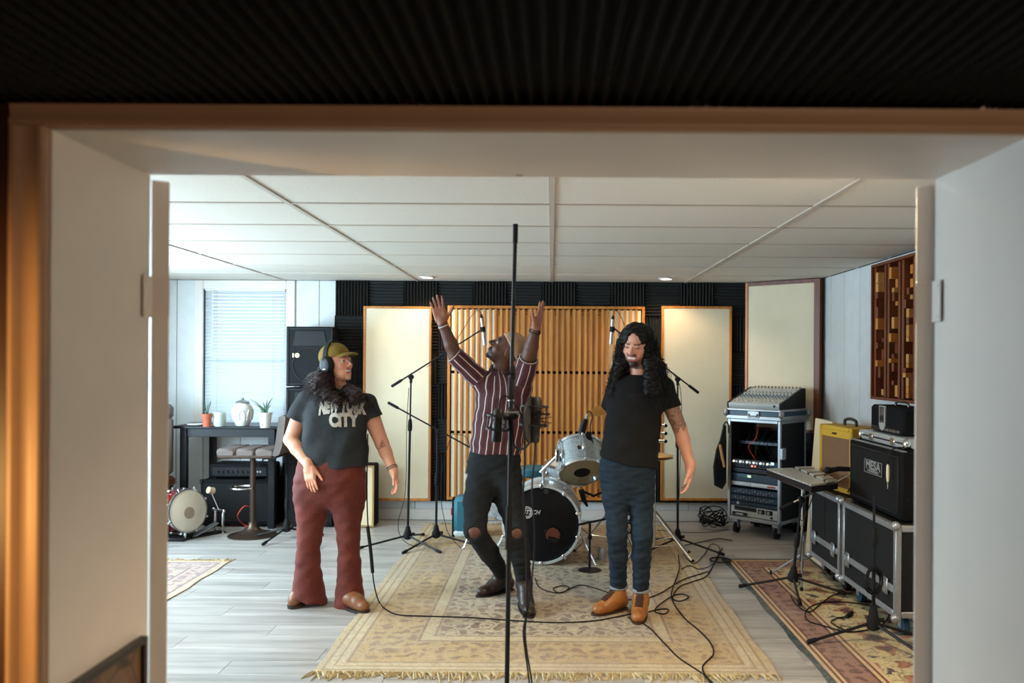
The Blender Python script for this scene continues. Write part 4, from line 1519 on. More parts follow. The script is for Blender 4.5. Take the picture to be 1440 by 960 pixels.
# red drum and pedal at the left
rc = PF(255, 745)
rd = drum('small_red_drum', 'small wine red drum with a white head lying on its side by the left door', (P(250, 716, 6.75).x - .09, 6.85, .215), Vector((.87, -.48, .10)), .178, .30, M_REDDRUM, M_CHROME, M_HEADW, M_HEADW, 8)
rd.location = (P(264, 716, 6.75).x - .87 * .15, 6.75 + .48 * .15, .235)
fp = frame_from((.87, -.48, .10))
G().lathe([(0, .157), (.05, .157)], 20, mtx((0, 0, 0), fp) @ mtx((.01, -.02, 0)), caps=False).build('worn_patch', mat('grey_head_smudge', srgb(150, 134, 116), .7), rd)
G().box((-.16, -.14, -.235), (.13, .14, -.205), .01).build('cradle', M_BLACK, rd)
for s_ in (-1, 1):
    G().tube([(s_ * .12, -.1 * s_, -.21), (s_ * .13, -.12, -.14)], .01).build('cradle_arm', M_CHROME, rd)
pb = PF(290, 752)
kp = thing('kick_pedal', 'chrome bass drum pedal with a round beater beside the red drum', 'pedal', pb, math.radians(-35))
G().box((-.05, -.16, 0), (.05, .16, .012), .003).build('base_plate', M_BLACK, kp)
G().box((-.035, -.14, -.004), (.035, .12, .008), .004, mtx((0, -.01, .05), Matrix.Rotation(math.radians(20), 3, 'X'))).build('foot_board', M_ALU, kp)
for s_ in (-1, 1):
    G().box((s_ * .06 - .008, .11, 0), (s_ * .06 + .008, .13, .21), .003).build('post', M_CHROME, kp)
    G().ball((s_ * .075, .12, .20), .018).build('spring_knob', M_CHROME, kp)
G().cyl((-.075, .12, .20), (.075, .12, .20), .011).build('axle', M_CHROME, kp)
G().tube([(0, .12, .20), (-.03, .06, .37)], .005).build('beater_rod', M_CHROME, kp)
G().cyl((-.03, .035, .385), (-.03, .085, .37), .03, .03, 16).build('beater', mat('felt_beater', srgb(206, 184, 148), .9), kp)
M_ORANGE = mat('orange_cable', srgb(214, 74, 44), .5)
cable('orange cable on the floor by the stool column', [P(352, 712, 7.1), P(343, 712, 7.05), P(334, 725, 7.05), PF(340, 735, .05), PF(350, 741, .006), PF(338, 738, .006), PF(324, 739, .006)], .0045, M_ORANGE)

# cream framed amp behind the woman
cam_ = thing('small_cream_amp', 'narrow cream fronted amplifier with gold piping behind the woman\'s trousers', 'amplifier', (P(498, 735, 7.25).x, 7.3, 0))
G().box((-.17, 0, 0), (.17, .2, .575), .012).build('cabinet', M_TOLEX, cam_)
G().box((-.155, -.006, .02), (.155, .004, .555), .004).build('grille_cloth', M_CREAM, cam_)
G().ring(-.17, .17, .005, .57, .016, -.010, .002, .003).build('gold_piping', mat('gold_piping', srgb(170, 140, 80), .5), cam_)

# teal bag near the floor tom
tb_ = thing('teal_bag', 'teal and white padded bag standing behind the floor tom legs', 'bag', PF(652, 755))
g = G().box((-.09, -.06, 0.03), (.16, .12, .36), .04)
g.build('bag_body', M_TEAL, tb_)
G().box((-.085, -.062, 0), (.155, .122, .08), .03).build('bag_base', mat('white_canvas', srgb(196, 200, 198), .8), tb_)
G().box((-.10, -.03, .0), (-.085, .09, .34), .006).build('side_trim', M_RUBBER, tb_)
G().box((-.112, -.01, .19), (-.10, .03, .25), .003).build('red_tag', mat('red_tag', srgb(196, 52, 46), .6), tb_)

# ================================================================== RIGHT SIDE: RACK
M_BLUELINE = mat('teal_case_laminate', srgb(24, 66, 88), .4, var=.1)
M_CASEBLK = mat('black_case_laminate', (.012, .013, .014), .55, var=.2, scale=40, bump=.2, bscale=200, spec=.2)
M_PANELK = mat('black_rack_panel', (.012, .013, .016), .4, var=.2, spec=.3)
M_PANELB = mat('dark_blue_rack_panel', srgb(24, 44, 60), .35, var=.15)
M_PANELS = mat('silver_rack_panel', srgb(196, 198, 196), .35, .5, var=.05)
M_MIXER = mat('grey_mixer_panel', srgb(190, 194, 194), .45, .1, var=.04)
M_REDLED = glow('red_led', (1, .08, .05), 1.5)
M_BLUELED = glow('blue_led', (.3, .7, 1), 1.2)
M_WHITELED = glow('white_led', (1, .9, .8), .5)

ra = Vector((P(1023, 700, 7.20).x, 7.20, 0))
rbp = Vector((P(1097, 700, 6.84).x, 6.84, 0))
dv = (rbp - ra).normalized()
RW = (rbp - ra).length
RD = .48
rk = thing('rack_case', 'tall black rack case on casters with lit audio units below the mixer', 'equipment rack', ra, math.atan2(dv.y, dv.x))
Z0, Z1 = .13, 1.03
f = .026
for x0, x1, y0, y1 in ((0, f, 0, f), (RW - f, RW, 0, f), (0, f, RD - f, RD), (RW - f, RW, RD - f, RD)):
    G().box((x0, y0, Z0), (x1, y1, Z1), .004).build('corner_post', M_ALU, rk)
G().box((0, 0, Z0), (RW, RD, Z0 + .03), .004).build('bottom_tray', M_ALU, rk)
G().box((.004, .02, Z0 + .02), (.014, RD - .02, Z1 - .01)).build('side_wall', M_CASEBLK, rk)
G().box((RW - .014, .02, Z0 + .02), (RW - .004, RD - .02, Z1 - .01)).build('side_wall', M_CASEBLK, rk)
G().box((.01, RD - .02, Z0 + .02), (RW - .01, RD - .012, Z1 - .28)).build('rear_wall', M_CASEBLK, rk)
for z in (Z0, Z1 - .026):
    G().box((f, -.001, z), (RW - f, .014, z + .026), .003).build('edge_rail', M_ALU, rk)
    G().box((RW - .012, f, z), (RW + .001, RD - f, z + .026), .003).build('edge_rail', M_ALU, rk)
# lid part under the mixer
G().box((-.012, -.012, Z1), (RW + .012, RD + .012, Z1 + .035), .005).build('lid_band', M_ALU, rk)
G().box((-.004, -.004, Z1 + .035), (RW + .004, RD + .004, Z1 + .075), .002).build('lid_panel', M_BLUELINE, rk)
G().box((-.012, -.012, Z1 + .075), (RW + .012, RD + .012, Z1 + .095), .005).build('lid_band', M_ALU, rk)
for x in (-.012, RW + .012):
    for y in (-.012, RD + .012):
        G().ball((x, y, Z1 + .055), (.026, .026, .034), 12, 8).build('ball_corner', M_ALU, rk)
hl = G().box((RW * .40, -.018, Z1 + .012), (RW * .62, -.008, Z1 + .078), .006)
hl.tube([(RW * .43, -.02, Z1 + .05), (RW * .44, -.034, Z1 + .032), (RW * .58, -.034, Z1 + .032), (RW * .59, -.02, Z1 + .05)], .007)
hl.build('lid_handle', M_ALU, rk)
G().box((RW - .004, -.012, .70), (RW + .03, .05, .80), .006).build('side_latch', M_ALU, rk)
for x in (.06, RW - .06):
    for y in (.06, RD - .06):
        c = G().box((x - .03, y - .035, .10), (x + .03, y + .035, .13), .004)
        c.box((x - .022, y - .02, .05), (x - .016, y + .02, .11)).box((x + .016, y - .02, .05), (x + .022, y + .02, .11))
        co_ = c.build('caster_fork', M_ALU, rk)
        G().cyl((x - .014, y, .045), (x + .014, y, .045), .045, n=20).build('caster_wheel', M_RUBBER, co_)

rr = random.Random(11)


def rack_unit(name, z, h, m, d=.30):
    return G().box((f + .004, .012, z), (RW - f - .004, d, z + h - .004), .003).build(name, m, rk)


x0, x1 = f + .02, RW - f - .02
u1 = rack_unit('mixer_preamp', .60, .075, M_PANELK)
for k in range(12):
    x = x0 + .015 + k * (x1 - x0 - .06) / 11
    G().cyl((x, .012, .65), (x, -.004, .65), .010, n=8).build('knob', M_MICSILVER if k % 2 else M_WHITELED, u1)
    G().cyl((x, .012, .62), (x, .002, .62), .008, n=8).build('knob', M_BLACK, u1)
G().box((x1 - .045, .004, .645), (x1 - .02, .014, .668), .003).build('blue_lamp', M_BLUELED, u1)
G().box((x0 + .18, .006, .612), (x0 + .23, .014, .626), .002).build('red_display', M_REDLED, u1)
u2 = rack_unit('patch_unit', .555, .044, M_PANELK)
G().box((x1 - .07, .004, .565), (x1 - .035, .014, .595), .003).build('red_lamp', M_REDLED, u2)
u3 = rack_unit('media_player', .475, .075, M_PANELB)
G().box((x0 + .05, .008, .51), (x0 + .2, .014, .54), .002).build('display', mat('lcd_window', srgb(60, 100, 110), .2), u3)
G().box((x0 + .15, .006, .515), (x0 + .185, .0135, .535), .002).build('green_readout', glow('green_readout', (.5, .8, .3), .6), u3)
u4 = rack_unit('silver_unit', .435, .040, M_PANELS)
for k in range(2):
    G().box((x0 + .01 + k * .2, .006, .442), (x0 + .18 + k * .2, .014, .462), .002).build('drawer_face', M_MIXER, u4)
G().box((x1 - .08, .004, .445), (x1 - .01, .0135, .458), .001).build('red_mark', mat('red_print', srgb(170, 60, 50), .5), u4)
for q_, z in enumerate((.36, .30)):
    u = rack_unit('equaliser_unit', z, .058, M_PANELB)
    for k in range(14):
        x = x0 + .03 + k * (x1 - x0 - .06) / 13
        G().box((x - .004, .006, z + .012 + .018 * ((k * 7 + q_ * 3) % 5) / 5), (x + .004, .0135, z + .026 + .018 * ((k * 7 + q_ * 3) % 5) / 5), .001).build('slider', M_MICSILVER if k % 3 == 0 else M_STEEL, u)
u = rack_unit('blue_unit', .26, .038, M_PANELB)
G().cyl((x0 + .06, .012, .28), (x0 + .06, .002, .28), .014, n=14).build('dial', M_PANELS, u)
u5 = rack_unit('power_amp', .165, .092, M_PANELS, .40)
G().box((x0 + .02, .004, .215), (x0 + .24, .013, .25), .004).build('vent_grille', M_PANELK, u5)
for k in range(2):
    G().box((x1 - .17 + k * .075, .004, .205), (x1 - .105 + k * .075, .0135, .245), .004).build('knob_plate', M_PANELK, u5)
    G().cyl((x1 - .138 + k * .075, .006, .225), (x1 - .138 + k * .075, -.008, .225), .014, n=14).build('gain_knob', M_MICSILVER, u5)
G().box((x0 + .0, .003, .170), (x0 + .15, .0135, .198), .003).build('name_plate', M_PANELK, u5)
lettering('name_text', 'crown', .030, mtx((x0 + .075, .003, .184), R_FACE_CAM), mat('pale_print', srgb(206, 214, 214), .5), u5, .001, .0006)
G().box((x1 - .05, .006, .175), (x1 - .03, .0135, .192), .002).build('power_switch', M_BLACK, u5)
# loose leads inside the open upper bay
for k in range(4):
    a = rr.random()
    G().tube(spline([(x0 + .06 + .1 * k, .12, .67), (x0 + .04 + .09 * k, .06, .78), (x0 + .12 + .07 * k, .08, .86), (x0 + .05 + .1 * k, .2, .95)], 5), .004, 6).build('inner_lead', M_RUBBER if k != 1 else M_ORANGE, rk)
G().box((x0, .10, .80), (x1, .30, .83), .003).build('inner_shelf', M_PANELB, rk)

# mixing console, sloping
mxr = thing('mixing_console', 'grey compact mixing console sloping on top of the rack case', 'mixer', (0, 0, 0))
mxr.location = Vector(ra) + Vector((0, 0, Z1 + .095))
mxr.rotation_euler = (0, 0, math.atan2(dv.y, dv.x))
MW0, MW1, MD = -.01, RW + .0, .46
side = [(0.01, 0), (MD, 0), (MD, .17), (MD - .06, .175), (0.0, .045), (0, .02)]
M_YZ = Matrix(((0, 0, 1), (1, 0, 0), (0, 1, 0)))
G().prism(side, MW1 - MW0 - .03, mtx((MW0 + .015, 0, 0), M_YZ)).build('console_body', M_MIXER, mxr, 30)
for x in (MW0, MW1 - .016):
    G().prism([(a, b + (.008 if b > .03 else 0)) for a, b in side], .016, mtx((x, 0, 0), M_YZ)).build('side_cheek', M_PLASTIC, mxr, 30)
sl_ = math.atan2(.13, MD - .06)
MS = lambda x, s: mtx((x, 0, .045), Matrix.Rotation(sl_, 3, 'X')) @ mtx((0, s, 0))
fad = G().box((-.006, -.012, 0), (.006, .012, .012), .002).mesh('fader_cap', M_CERAMIC)
kn1 = G().cyl((0, 0, 0), (0, 0, .014), .007, .006, 8).mesh('knob', M_CERAMIC)
kn2 = G().cyl((0, 0, 0), (0, 0, .014), .007, .006, 8).mesh('knob', mat('blue_knob', srgb(70, 110, 140), .5))
kn3 = G().cyl((0, 0, 0), (0, 0, .014), .007, .006, 8).mesh('knob', M_STEEL)
NC = 14
for k in range(NC):
    x = MW0 + .04 + k * (MW1 - MW0 - .08) / (NC - 1)
    o = link('fader_cap', fad, mxr); o.matrix_local = MS(x, .06 + .03 * ((k * 5) % 4) / 4)
    for s, me in ((.14, kn3), (.18, kn2), (.215, kn2), (.25, kn1), (.285, kn3), (.32, kn1), (.36, kn1)):
        o = link('knob', me, mxr); o.matrix_local = MS(x, s)
jk = G().cyl((0, 0, 0), (0, 0, .02), .009, n=8).mesh('jack', M_CHROME)
for k in range(NC):
    x = MW0 + .04 + k * (MW1 - MW0 - .08) / (NC - 1)
    o = link('jack', jk, mxr); o.matrix_local = mtx((x, MD - .03, .172))
G().cyl((MW1 - .06, .0, .03), (MW1 - .06, -.006, .03), .010, n=10).build('headphone_jack', M_BLACK, mxr)

# bag with drumsticks hanging on the rack side
hbp = P(1012, 640, 7.16)
hb = thing('stick_bag', 'black stick bag with wooden drumsticks hanging on the rack side', 'bag', hbp)
poly = [(-.045, -.27), (.02, -.30), (.055, -.24), (.055, .12), (.05, .27), (.035, .275), (.005, .14), (-.03, .05), (-.055, -.10)]
G().prism(poly, .05, mtx((0, .02, 0), R_FACE_CAM)).build('bag_body', M_RUBBER, hb, 30)
G().tube(spline([(.03, 0, .26), (.05, -.01, .30), (.075, 0, .28), (.08, .0, .2)], 4), .006).build('strap', M_RUBBER, hb)
for k in range(2):
    G().tube([(-.012 + .012 * k, -.04, .10), (.030 + .008 * k, -.036, -.10)], [.006, .008], 8).build('drumstick', M_WOODR, hb)
G().prism([(-.045, -.02), (.05, -.06), (.05, -.2), (-.03, -.22)], .012, mtx((0, -.028, 0), R_FACE_CAM)).build('pocket', M_TOLEX, hb)

# ---- tangle of cables left of the rack
rr = random.Random(21)
tgp = PF(1003, 742)
for k in range(3):
    pts = []
    ph = rr.random() * 6
    for i in range(26):
        a = ph + i * .9
        R_ = .07 + .06 * rr.random()
        pts.append(tgp + Vector((R_ * 1.1 * math.cos(a), R_ * math.sin(a), .02 + .16 * rr.random() * (1 if k < 2 else .5))))
    cable(('loose heap of black cable beside the rack, upper coil', 'loose heap of black cable beside the rack, middle coil', 'loose heap of black cable beside the rack, lowest coil')[k], pts, .0048, name='cable_heap', n=5)

# ---- floor cables (z given in P/PF)
def floor_path(px, z=.012):
    return [PF(x, y, z) for x, y in px]


cable('black cable from the woman snaking across the golden rug to the tan boots', [P(517, 610, 4.95), P(516, 680, 4.94), P(517, 730, 4.93), P(520, 770, 4.92), P(524, 805, 4.93), P(527, 826, 5.0)] + floor_path([(533, 846), (542, 856), (560, 864), (600, 866), (660, 868), (720, 872), (780, 875), (830, 873), (862, 868), (890, 862)]), .0042)
hk = G().tube(spline([P(517, 740, 4.93), P(521, 772, 4.92), P(524, 805, 4.92)], 4), .011, 8).build('cable_sleeve', M_RUBBER)
tag(hk, 'thick black cable sleeve hanging beside the rust trousers', 'cable')
cable('black cable curving right across the rug from the stand to the front edge', floor_path([(954, 780), (955, 800), (945, 830), (946, 845), (962, 868), (985, 888), (1000, 905), (1003, 920), (988, 938), (1000, 960), (1020, 985)]), .0042)
cable('black cable with loops beside the tan boots', floor_path([(884, 868), (910, 880), (935, 905), (955, 925), (985, 945), (1008, 965)], .010), .0042)
cable('black cable running from the rack over the rug to the boots', floor_path([(1016, 770), (1000, 800), (990, 805), (960, 815), (930, 833), (905, 842), (880, 843)]), .004)
cable('black cable looping twice on the rug right of the boots', floor_path([(1010, 780), (995, 808), (972, 818), (955, 825), (946, 840), (955, 845), (968, 840), (960, 835), (945, 838), (925, 852), (922, 860), (935, 863), (940, 857), (930, 856), (912, 860)]), .004)
cable('thin cable squiggle on the rug between the drum and the jeans', floor_path([(752, 812), (758, 825), (775, 832), (790, 833), (800, 826), (792, 823), (778, 827), (788, 833), (812, 823), (828, 824), (856, 833)]), .0035)
cable('cable running from the stand base to the rack wheels', floor_path([(955, 768), (985, 762), (1010, 757), (1030, 760)]), .0045)
cable('cable tangle on the floor beside the right boom stand', floor_path([(960, 778), (975, 792), (990, 780), (1000, 765), (1012, 770), (1006, 790), (985, 800), (970, 795), (958, 800)]), .0035)
cable('thin cable straight across the floor behind the right boom stand', floor_path([(925, 745), (960, 748), (1000, 748), (1025, 744)]), .003)
cl = G()
for k in range(4):
    cl.torus(PF(1013, 787, .012 + .007 * k), (0, 0, 1), .075 + .004 * (k % 2), .0055, 30, 6)
cl = cl.build('coiled_cable', M_RUBBER)
tag(cl, 'neatly coiled black cable lying on the floor at the corner of the oriental rug', 'cable')

# ================================================================== FLIGHT CASES
def flight_case(label, x0, x1, y0, y1, z0, z1, panel, latches, blue=False):
    t = thing('flight_case', label, 'flight case', (x0, y0, 0), 0)
    W_, L_ = x1 - x0, y1 - y0
    e = .034
    G().box((.006, .006, z0 + .006), (W_ - .006, L_ - .006, z1 - .006)).build('body_panel', panel, t)
    for y in (0, L_):
        for x in (0, W_):
            G().box((x - (e if x else 0), y - (e if y else 0), z0), (x + (0 if x else e), y + (0 if y else e), z1), .004).build('corner_edge', M_ALU, t)
    for z in (z0, z1 - e):
        G().box((-.001, e, z), (.01, L_ - e, z + e), .003).build('edge_rail', M_ALU, t)
        G().box((e, -.001, z), (W_ - e, .01, z + e), .003).build('edge_rail', M_ALU, t)
    G().box((0, 0, z1 - .01), (W_, e, z1 + .001), .003).build('edge_rail', M_ALU, t)
    G().box((0, 0, z1 - .01), (e, L_, z1 + .001), .003).build('edge_rail', M_ALU, t)
    # lid seam band
    zs = z0 + (z1 - z0) * .26
    G().box((-.003, e, zs), (.008, L_ - e, zs + .04), .002).build('seam_band', M_ALU, t)
    for y in latches:
        l = G().box((-.010, y - .03, zs - .03), (.0, y + .03, zs + .065), .006)
        lo = l.build('latch', M_STEEL, t)
        G().ring(y - .02, y + .02, zs - .015, zs + .045, .007, -.003, .003, .001, mtx((-.012, 0, 0), Matrix(((0, 1, 0), (1, 0, 0), (0, 0, 1))))).build('latch_ring', M_ALU, lo)
    for x in (0, W_):
        for y in (0, L_):
            for z in (z0, z1):
                G().ball((x, y, z), (.026, .026, .026), 10, 6).build('ball_corner', M_ALU, t)
    for x in (.09, W_ - .09):
        for y in (.10, L_ - .10):
            c = G().box((x - .035, y - .04, z0 - .012), (x + .035, y + .04, z0), .003)
            c.box((x - .025, y - .02, .045), (x - .019, y + .02, z0)).box((x + .019, y - .02, .045), (x + .025, y + .02, z0))
            co_ = c.build('caster_fork', M_ALU, t)
            G().cyl((x - .017, y, .057), (x + .017, y, .057), .05, n=20).build('caster_wheel', M_BLUELINE if blue else M_RUBBER, co_)
    return t


flight_case('black flight case on casters under the yellow amplifier', 1.91, 2.43, 5.265, 5.86, .125, .635, M_CASEBLK, (.10, .48))
flight_case('black flight case on blue casters under the black speaker cabinet', 1.91, 2.43, 4.40, 5.21, .125, .635, M_CASEBLK, (.12, .70), True)

R_FACE_L = Matrix(((0, 0, -1), (-1, 0, 0), (0, 1, 0)))   # text plane: x -> -Y (towards camera), y -> Z, normal -> -X

# Mesa cabinet
cx, cy0, cy1, cz0, cz1 = 1.985, 4.50, 5.29, .638, 1.035
mc = thing('guitar_cabinet', 'black guitar speaker cabinet with a MESA plate on the flight case', 'speaker cabinet', (cx, cy0, cz0))
L_ = cy1 - cy0
G().box((0, 0, .0), (.38, L_, cz1 - cz0), .014).build('cabinet', M_TOLEX, mc)
MY = Matrix(((0, 1, 0), (1, 0, 0), (0, 0, 1)))
G().ring(.03, L_ - .03, .03, cz1 - cz0 - .03, .014, -.008, .004, .003, mtx((0, 0, 0), MY)).build('grille_piping', M_PLASTIC, mc)
G().box((-.004, .045, .045), (.004, L_ - .045, cz1 - cz0 - .045), .002).build('grille_cloth', M_GRILLE, mc)
G().box((-.001, .0, cz1 - cz0 - .004), (.03, L_, cz1 - cz0 + .002), .001).build('top_trim', M_STEEL, mc)
plc = P(1232, 659, 4.82)
py_ = 4.88 - cy0
pz_ = plc.z - cz0
G().box((-.009, py_ - .135, pz_ - .044), (-.004, py_ + .135, pz_ + .044), .003).build('name_plate', M_PLASTIC, mc)
M_PLATE = mat('silver_print', srgb(170, 172, 172), .4, .4)
G().ring(py_ - .132, py_ + .132, pz_ - .041, pz_ + .041, .003, -.011, -.008, .0, mtx((0, 0, 0), MY)).build('plate_border', M_PLATE, mc)
lettering('plate_text', 'MESA', .072, mtx((-.0095, py_, pz_ + .008), R_FACE_L), M_PLATE, mc, .001, .0015, 0, 1.25)
lettering('plate_text', 'ENGINEERING', .02, mtx((-.0095, py_, pz_ - .026), R_FACE_L), M_PLATE, mc, .001, .0004, 0, 1.3)
# jack lead hanging on the cabinet
jl_ = thing('jack_plug_lead', 'cream jack plug dangling over the front of the MESA cabinet', 'cable', (cx - .02, 4.60, cz1))
jy = 0
G().tube(spline([(.10, -.05, .012), (.02, -.03, .015), (-.012, -.01, -.02), (-.016, 0, -.07), (-.016, 0, -.09)], 5), .004).build('lead', M_RUBBER, jl_)
G().tube([(-.016, 0, -.085), (-.016, 0, -.10), (-.016, 0.0, -.15), (-.016, 0, -.185)], [.006, .009, .010, .007], 10).build('plug_sleeve', mat('ivory_plastic', srgb(212, 206, 176), .5), jl_)
G().tube([(-.016, 0, -.185), (-.016, 0, -.225)], .0035, 8).build('plug_tip', M_MICSILVER, jl_)

# flat silver case and small head on it
fc = thing('pedal_case', 'flat scuffed silver case on the MESA cabinet', 'case', (2.03, 4.56, 1.04))
G().box((0, 0, 0), (.30, .66, .062), .008).build('case_body', M_PANELS, fc)
G().box((-.002, .03, .026), (.003, .63, .036), .001).build('seam', M_PANELK, fc)
for y in (.16, .48):
    G().box((-.008, y - .03, .012), (.002, y + .03, .052), .004).build('latch', M_CHROME, fc)
for y in (0, .66):
    G().ball((.01, y, .031), (.025, .028, .034), 10, 6).build('corner', M_CHROME, fc)
hd = thing('small_amp_head', 'small black amplifier head with a silver shield badge on the flat silver case', 'amplifier', (2.075, 4.68, 1.104))
G().box((0, 0, 0.0), (.20, .49, .165), .016).build('cabinet', M_TOLEX, hd)
sh = [(-.045, .165), (.045, .165), (.045, .045), (.03, .02), (0, .01), (-.03, .02), (-.045, .045)]
G().prism(sh, .008, mtx((-.001, .29, 0), R_FACE_L)).build('shield_badge', M_PANELS, hd)
for k in range(4):
    G().box((-.012, .262 + k * .017, .06), (-.008, .270 + k * .017, .16), .001).build('badge_bar', M_BRONZE, hd)
G().box((-.013, .262, .075), (-.009, .321, .105), .002).build('badge_plate', M_PLASTIC, hd)
G().box((-.006, .03, .008), (.004, .46, .034), .002).build('control_strip', M_PLASTIC, hd)
for k in range(6):
    G().cyl((-.005, .05 + k * .035, .021), (-.016, .05 + k * .035, .021), .009, n=8).build('knob', M_MICSILVER, hd)
G().tube(spline([(.1, .16, .163), (.1, .17, .185), (.1, .25, .19), (.1, .33, .185), (.1, .34, .163)], 4), .007).build('handle', M_BRONZE, hd)

# yellow tweed amplifier
M_TWEED = mat('yellow_tweed', srgb(206, 158, 40), .65, var=.12, scale=150, bump=.3, bscale=400)
M_OXBLOOD = mat('brown_grille_cloth', srgb(124, 88, 58), .85, var=.4, scale=220, bump=.4, bscale=400)
ta = Vector((1.955, 5.80, .638)); tbb = Vector((2.03, 5.375, .638))
dv = (tbb - ta).normalized()
tw = thing('tweed_amplifier', 'yellow tweed guitar amplifier with a brown grille on the flight case', 'amplifier', ta, math.atan2(dv.y, dv.x))
TW, TH, TD = (tbb - ta).length, .455, .24
G().ring(0, TW, 0, TH, .035, 0, TD, .008).build('cabinet', M_TWEED, tw)
G().box((.03, .05, .03), (TW - .03, TD - .01, TH - .03)).build('rear_panel', M_TWEED, tw)
G().box((.034, .006, .035), (TW - .034, .05, TH - .075), .002).build('grille_cloth', M_OXBLOOD, tw)
G().box((.03, .002, TH - .08), (TW - .03, .06, TH - .03), .003).build('upper_panel', M_TWEED, tw)
G().box((TW * .42, -.003, TH - .06), (TW * .55, .003, TH - .045), .001).build('name_badge', M_BRONZE, tw)
G().tube(spline([(TW * .33, TD * .5, TH - .002), (TW * .34, TD * .5, TH + .035), (TW * .5, TD * .5, TH + .048), (TW * .66, TD * .5, TH + .035), (TW * .67, TD * .5, TH - .002)], 5), .011, 8).build('handle', mat('dark_leather_strap', srgb(48, 30, 22), .6), tw)

# leaning cream board behind
lb = thing('leaning_board', 'cream board leaning between the rack and the yellow amplifier', 'panel', (2.02, 5.93, .01))
tl = math.atan2(.075, 1.08)
Rl = Matrix.Rotation(tl, 3, 'Y')
G().box((0, 0, 0.005), (.03, .38, 1.09), .004, mtx((0, 0, 0), Rl)).build('board', M_CREAM, lb)
G().box((-.004, .0, 0.005), (.034, .012, 1.09), .002, mtx((0, -.012, 0), Rl)).build('edge_strip', M_CREAM, lb)

# ================================================================== STANDS AT THE RIGHT
bD = PF(1113, 832)
bD.z = .009
tD = P(1127, 704, bD.y + .0)
mic_stand('black boom stand on the oriental rug holding a microphone above the bells', bD, tD.z, (172, 262, 342), .34, (P(1097, 715, bD.y), P(1197, 667, bD.y)), lean=(tD.x - bD.x, 0), clutch_z=.34, boom_m=M_STEEL)
hm = thing('handheld_microphone', 'black handheld microphone clipped to the boom above the bells', 'microphone', P(1197, 667, bD.y))
o0 = Vector(hm.location)
yq = bD.y
G().tube([P(1206, 660, yq) - o0, P(1180, 659, yq) - o0, P(1168, 661, yq) - o0], [.014, .017, .019], 12).build('handle', M_PLASTIC, hm)
G().ball(P(1164, 661, yq) - o0, (.030, .024, .024)).build('grille_ball', M_BLACK, hm)
G().tube([P(1197, 667, yq) - o0, P(1207, 668, yq - .02) - o0, P(1192, 692, yq - .02) - o0], .006).build('clip_arm', M_BLACK, hm)
G().tube(spline([P(1163, 664, yq) - o0, P(1155, 675, yq) - o0, P(1147, 690, yq - .02) - o0, P(1138, 712, yq - .02) - o0, P(1130, 740, yq - .02) - o0, P(1125, 790, yq - .02) - o0], 5), .0035).build('lead', M_RUBBER, hm)

# bell kit (glockenspiel) on its stand
gb = thing('glockenspiel', 'trapezoid bell kit with pale metal bars on a chrome stand', 'glockenspiel', (1.76, 5.50, 0))
A, B, C, D = V(1.57, 5.78, 0), V(1.93, 5.86, 0), V(1.87, 5.18, 0), V(1.645, 5.02, 0)
o0 = V(1.76, 5.50, 0)
gz_ = .755
pl = [((p - o0).x, (p - o0).y) for p in (A, D, C, B)]
G().prism(pl, .035, mtx((0, 0, gz_ - .04))).build('case_tray', M_PLASTIC, gb)
M_BAR = mat('pale_metal_bar', srgb(206, 204, 196), .3, .35, var=.03)
nb = 15
for k in range(nb):
    t0, t1 = (k + .08) / nb, (k + .92) / nb
    L0, L1 = A.lerp(D, t0) - o0, A.lerp(D, t1) - o0
    R0, R1 = B.lerp(C, t0) - o0, B.lerp(C, t1) - o0
    m0, m1 = L0.lerp(R0, .56), L1.lerp(R1, .56)
    G().prism([(L0.x, L0.y), (L1.x, L1.y), (m1.x, m1.y), (m0.x, m0.y)], .012, mtx((0, 0, gz_))).build('bell_bar', M_BAR, gb)
    if k % 7 in (2, 6): continue
    s0, s1 = (k + .45) / nb, min(1, (k + 1.25) / nb)
    L0, L1 = A.lerp(D, s0) - o0, A.lerp(D, s1) - o0
    R0, R1 = B.lerp(C, s0) - o0, B.lerp(C, s1) - o0
    a0, a1, b0, b1 = L0.lerp(R0, .59), L1.lerp(R1, .59), L0.lerp(R0, .97), L1.lerp(R1, .97)
    G().prism([(a0.x, a0.y), (a1.x, a1.y), (b1.x, b1.y), (b0.x, b0.y)], .012, mtx((0, 0, gz_ + .01))).build('bell_bar', M_BAR, gb)
G().cyl((0, .06, .10), (0, .06, gz_ - .04), .010).build('stand_tube', M_CHROME, gb)
G().lathe([(.012, -.02), (.018, -.015), (.018, .015), (.012, .02)], 12, mtx((0, .06, .42))).build('stand_clamp', M_CHROME, gb)
for a in (.2, 2.3, 4.4):
    G().tube([(0, .06, .20), (.24 * math.cos(a), .06 + .24 * math.sin(a), .022)], .007).build('stand_leg', M_STEEL, gb)
    G().ball((.245 * math.cos(a), .06 + .245 * math.sin(a), .022), .013).build('stand_foot', M_RUBBER, gb)
for s in (-1, 1):
    G().tube([(0, .06, gz_ - .10), (s * .14, .06, gz_ - .045)], .007).build('cradle_arm', M_CHROME, gb)

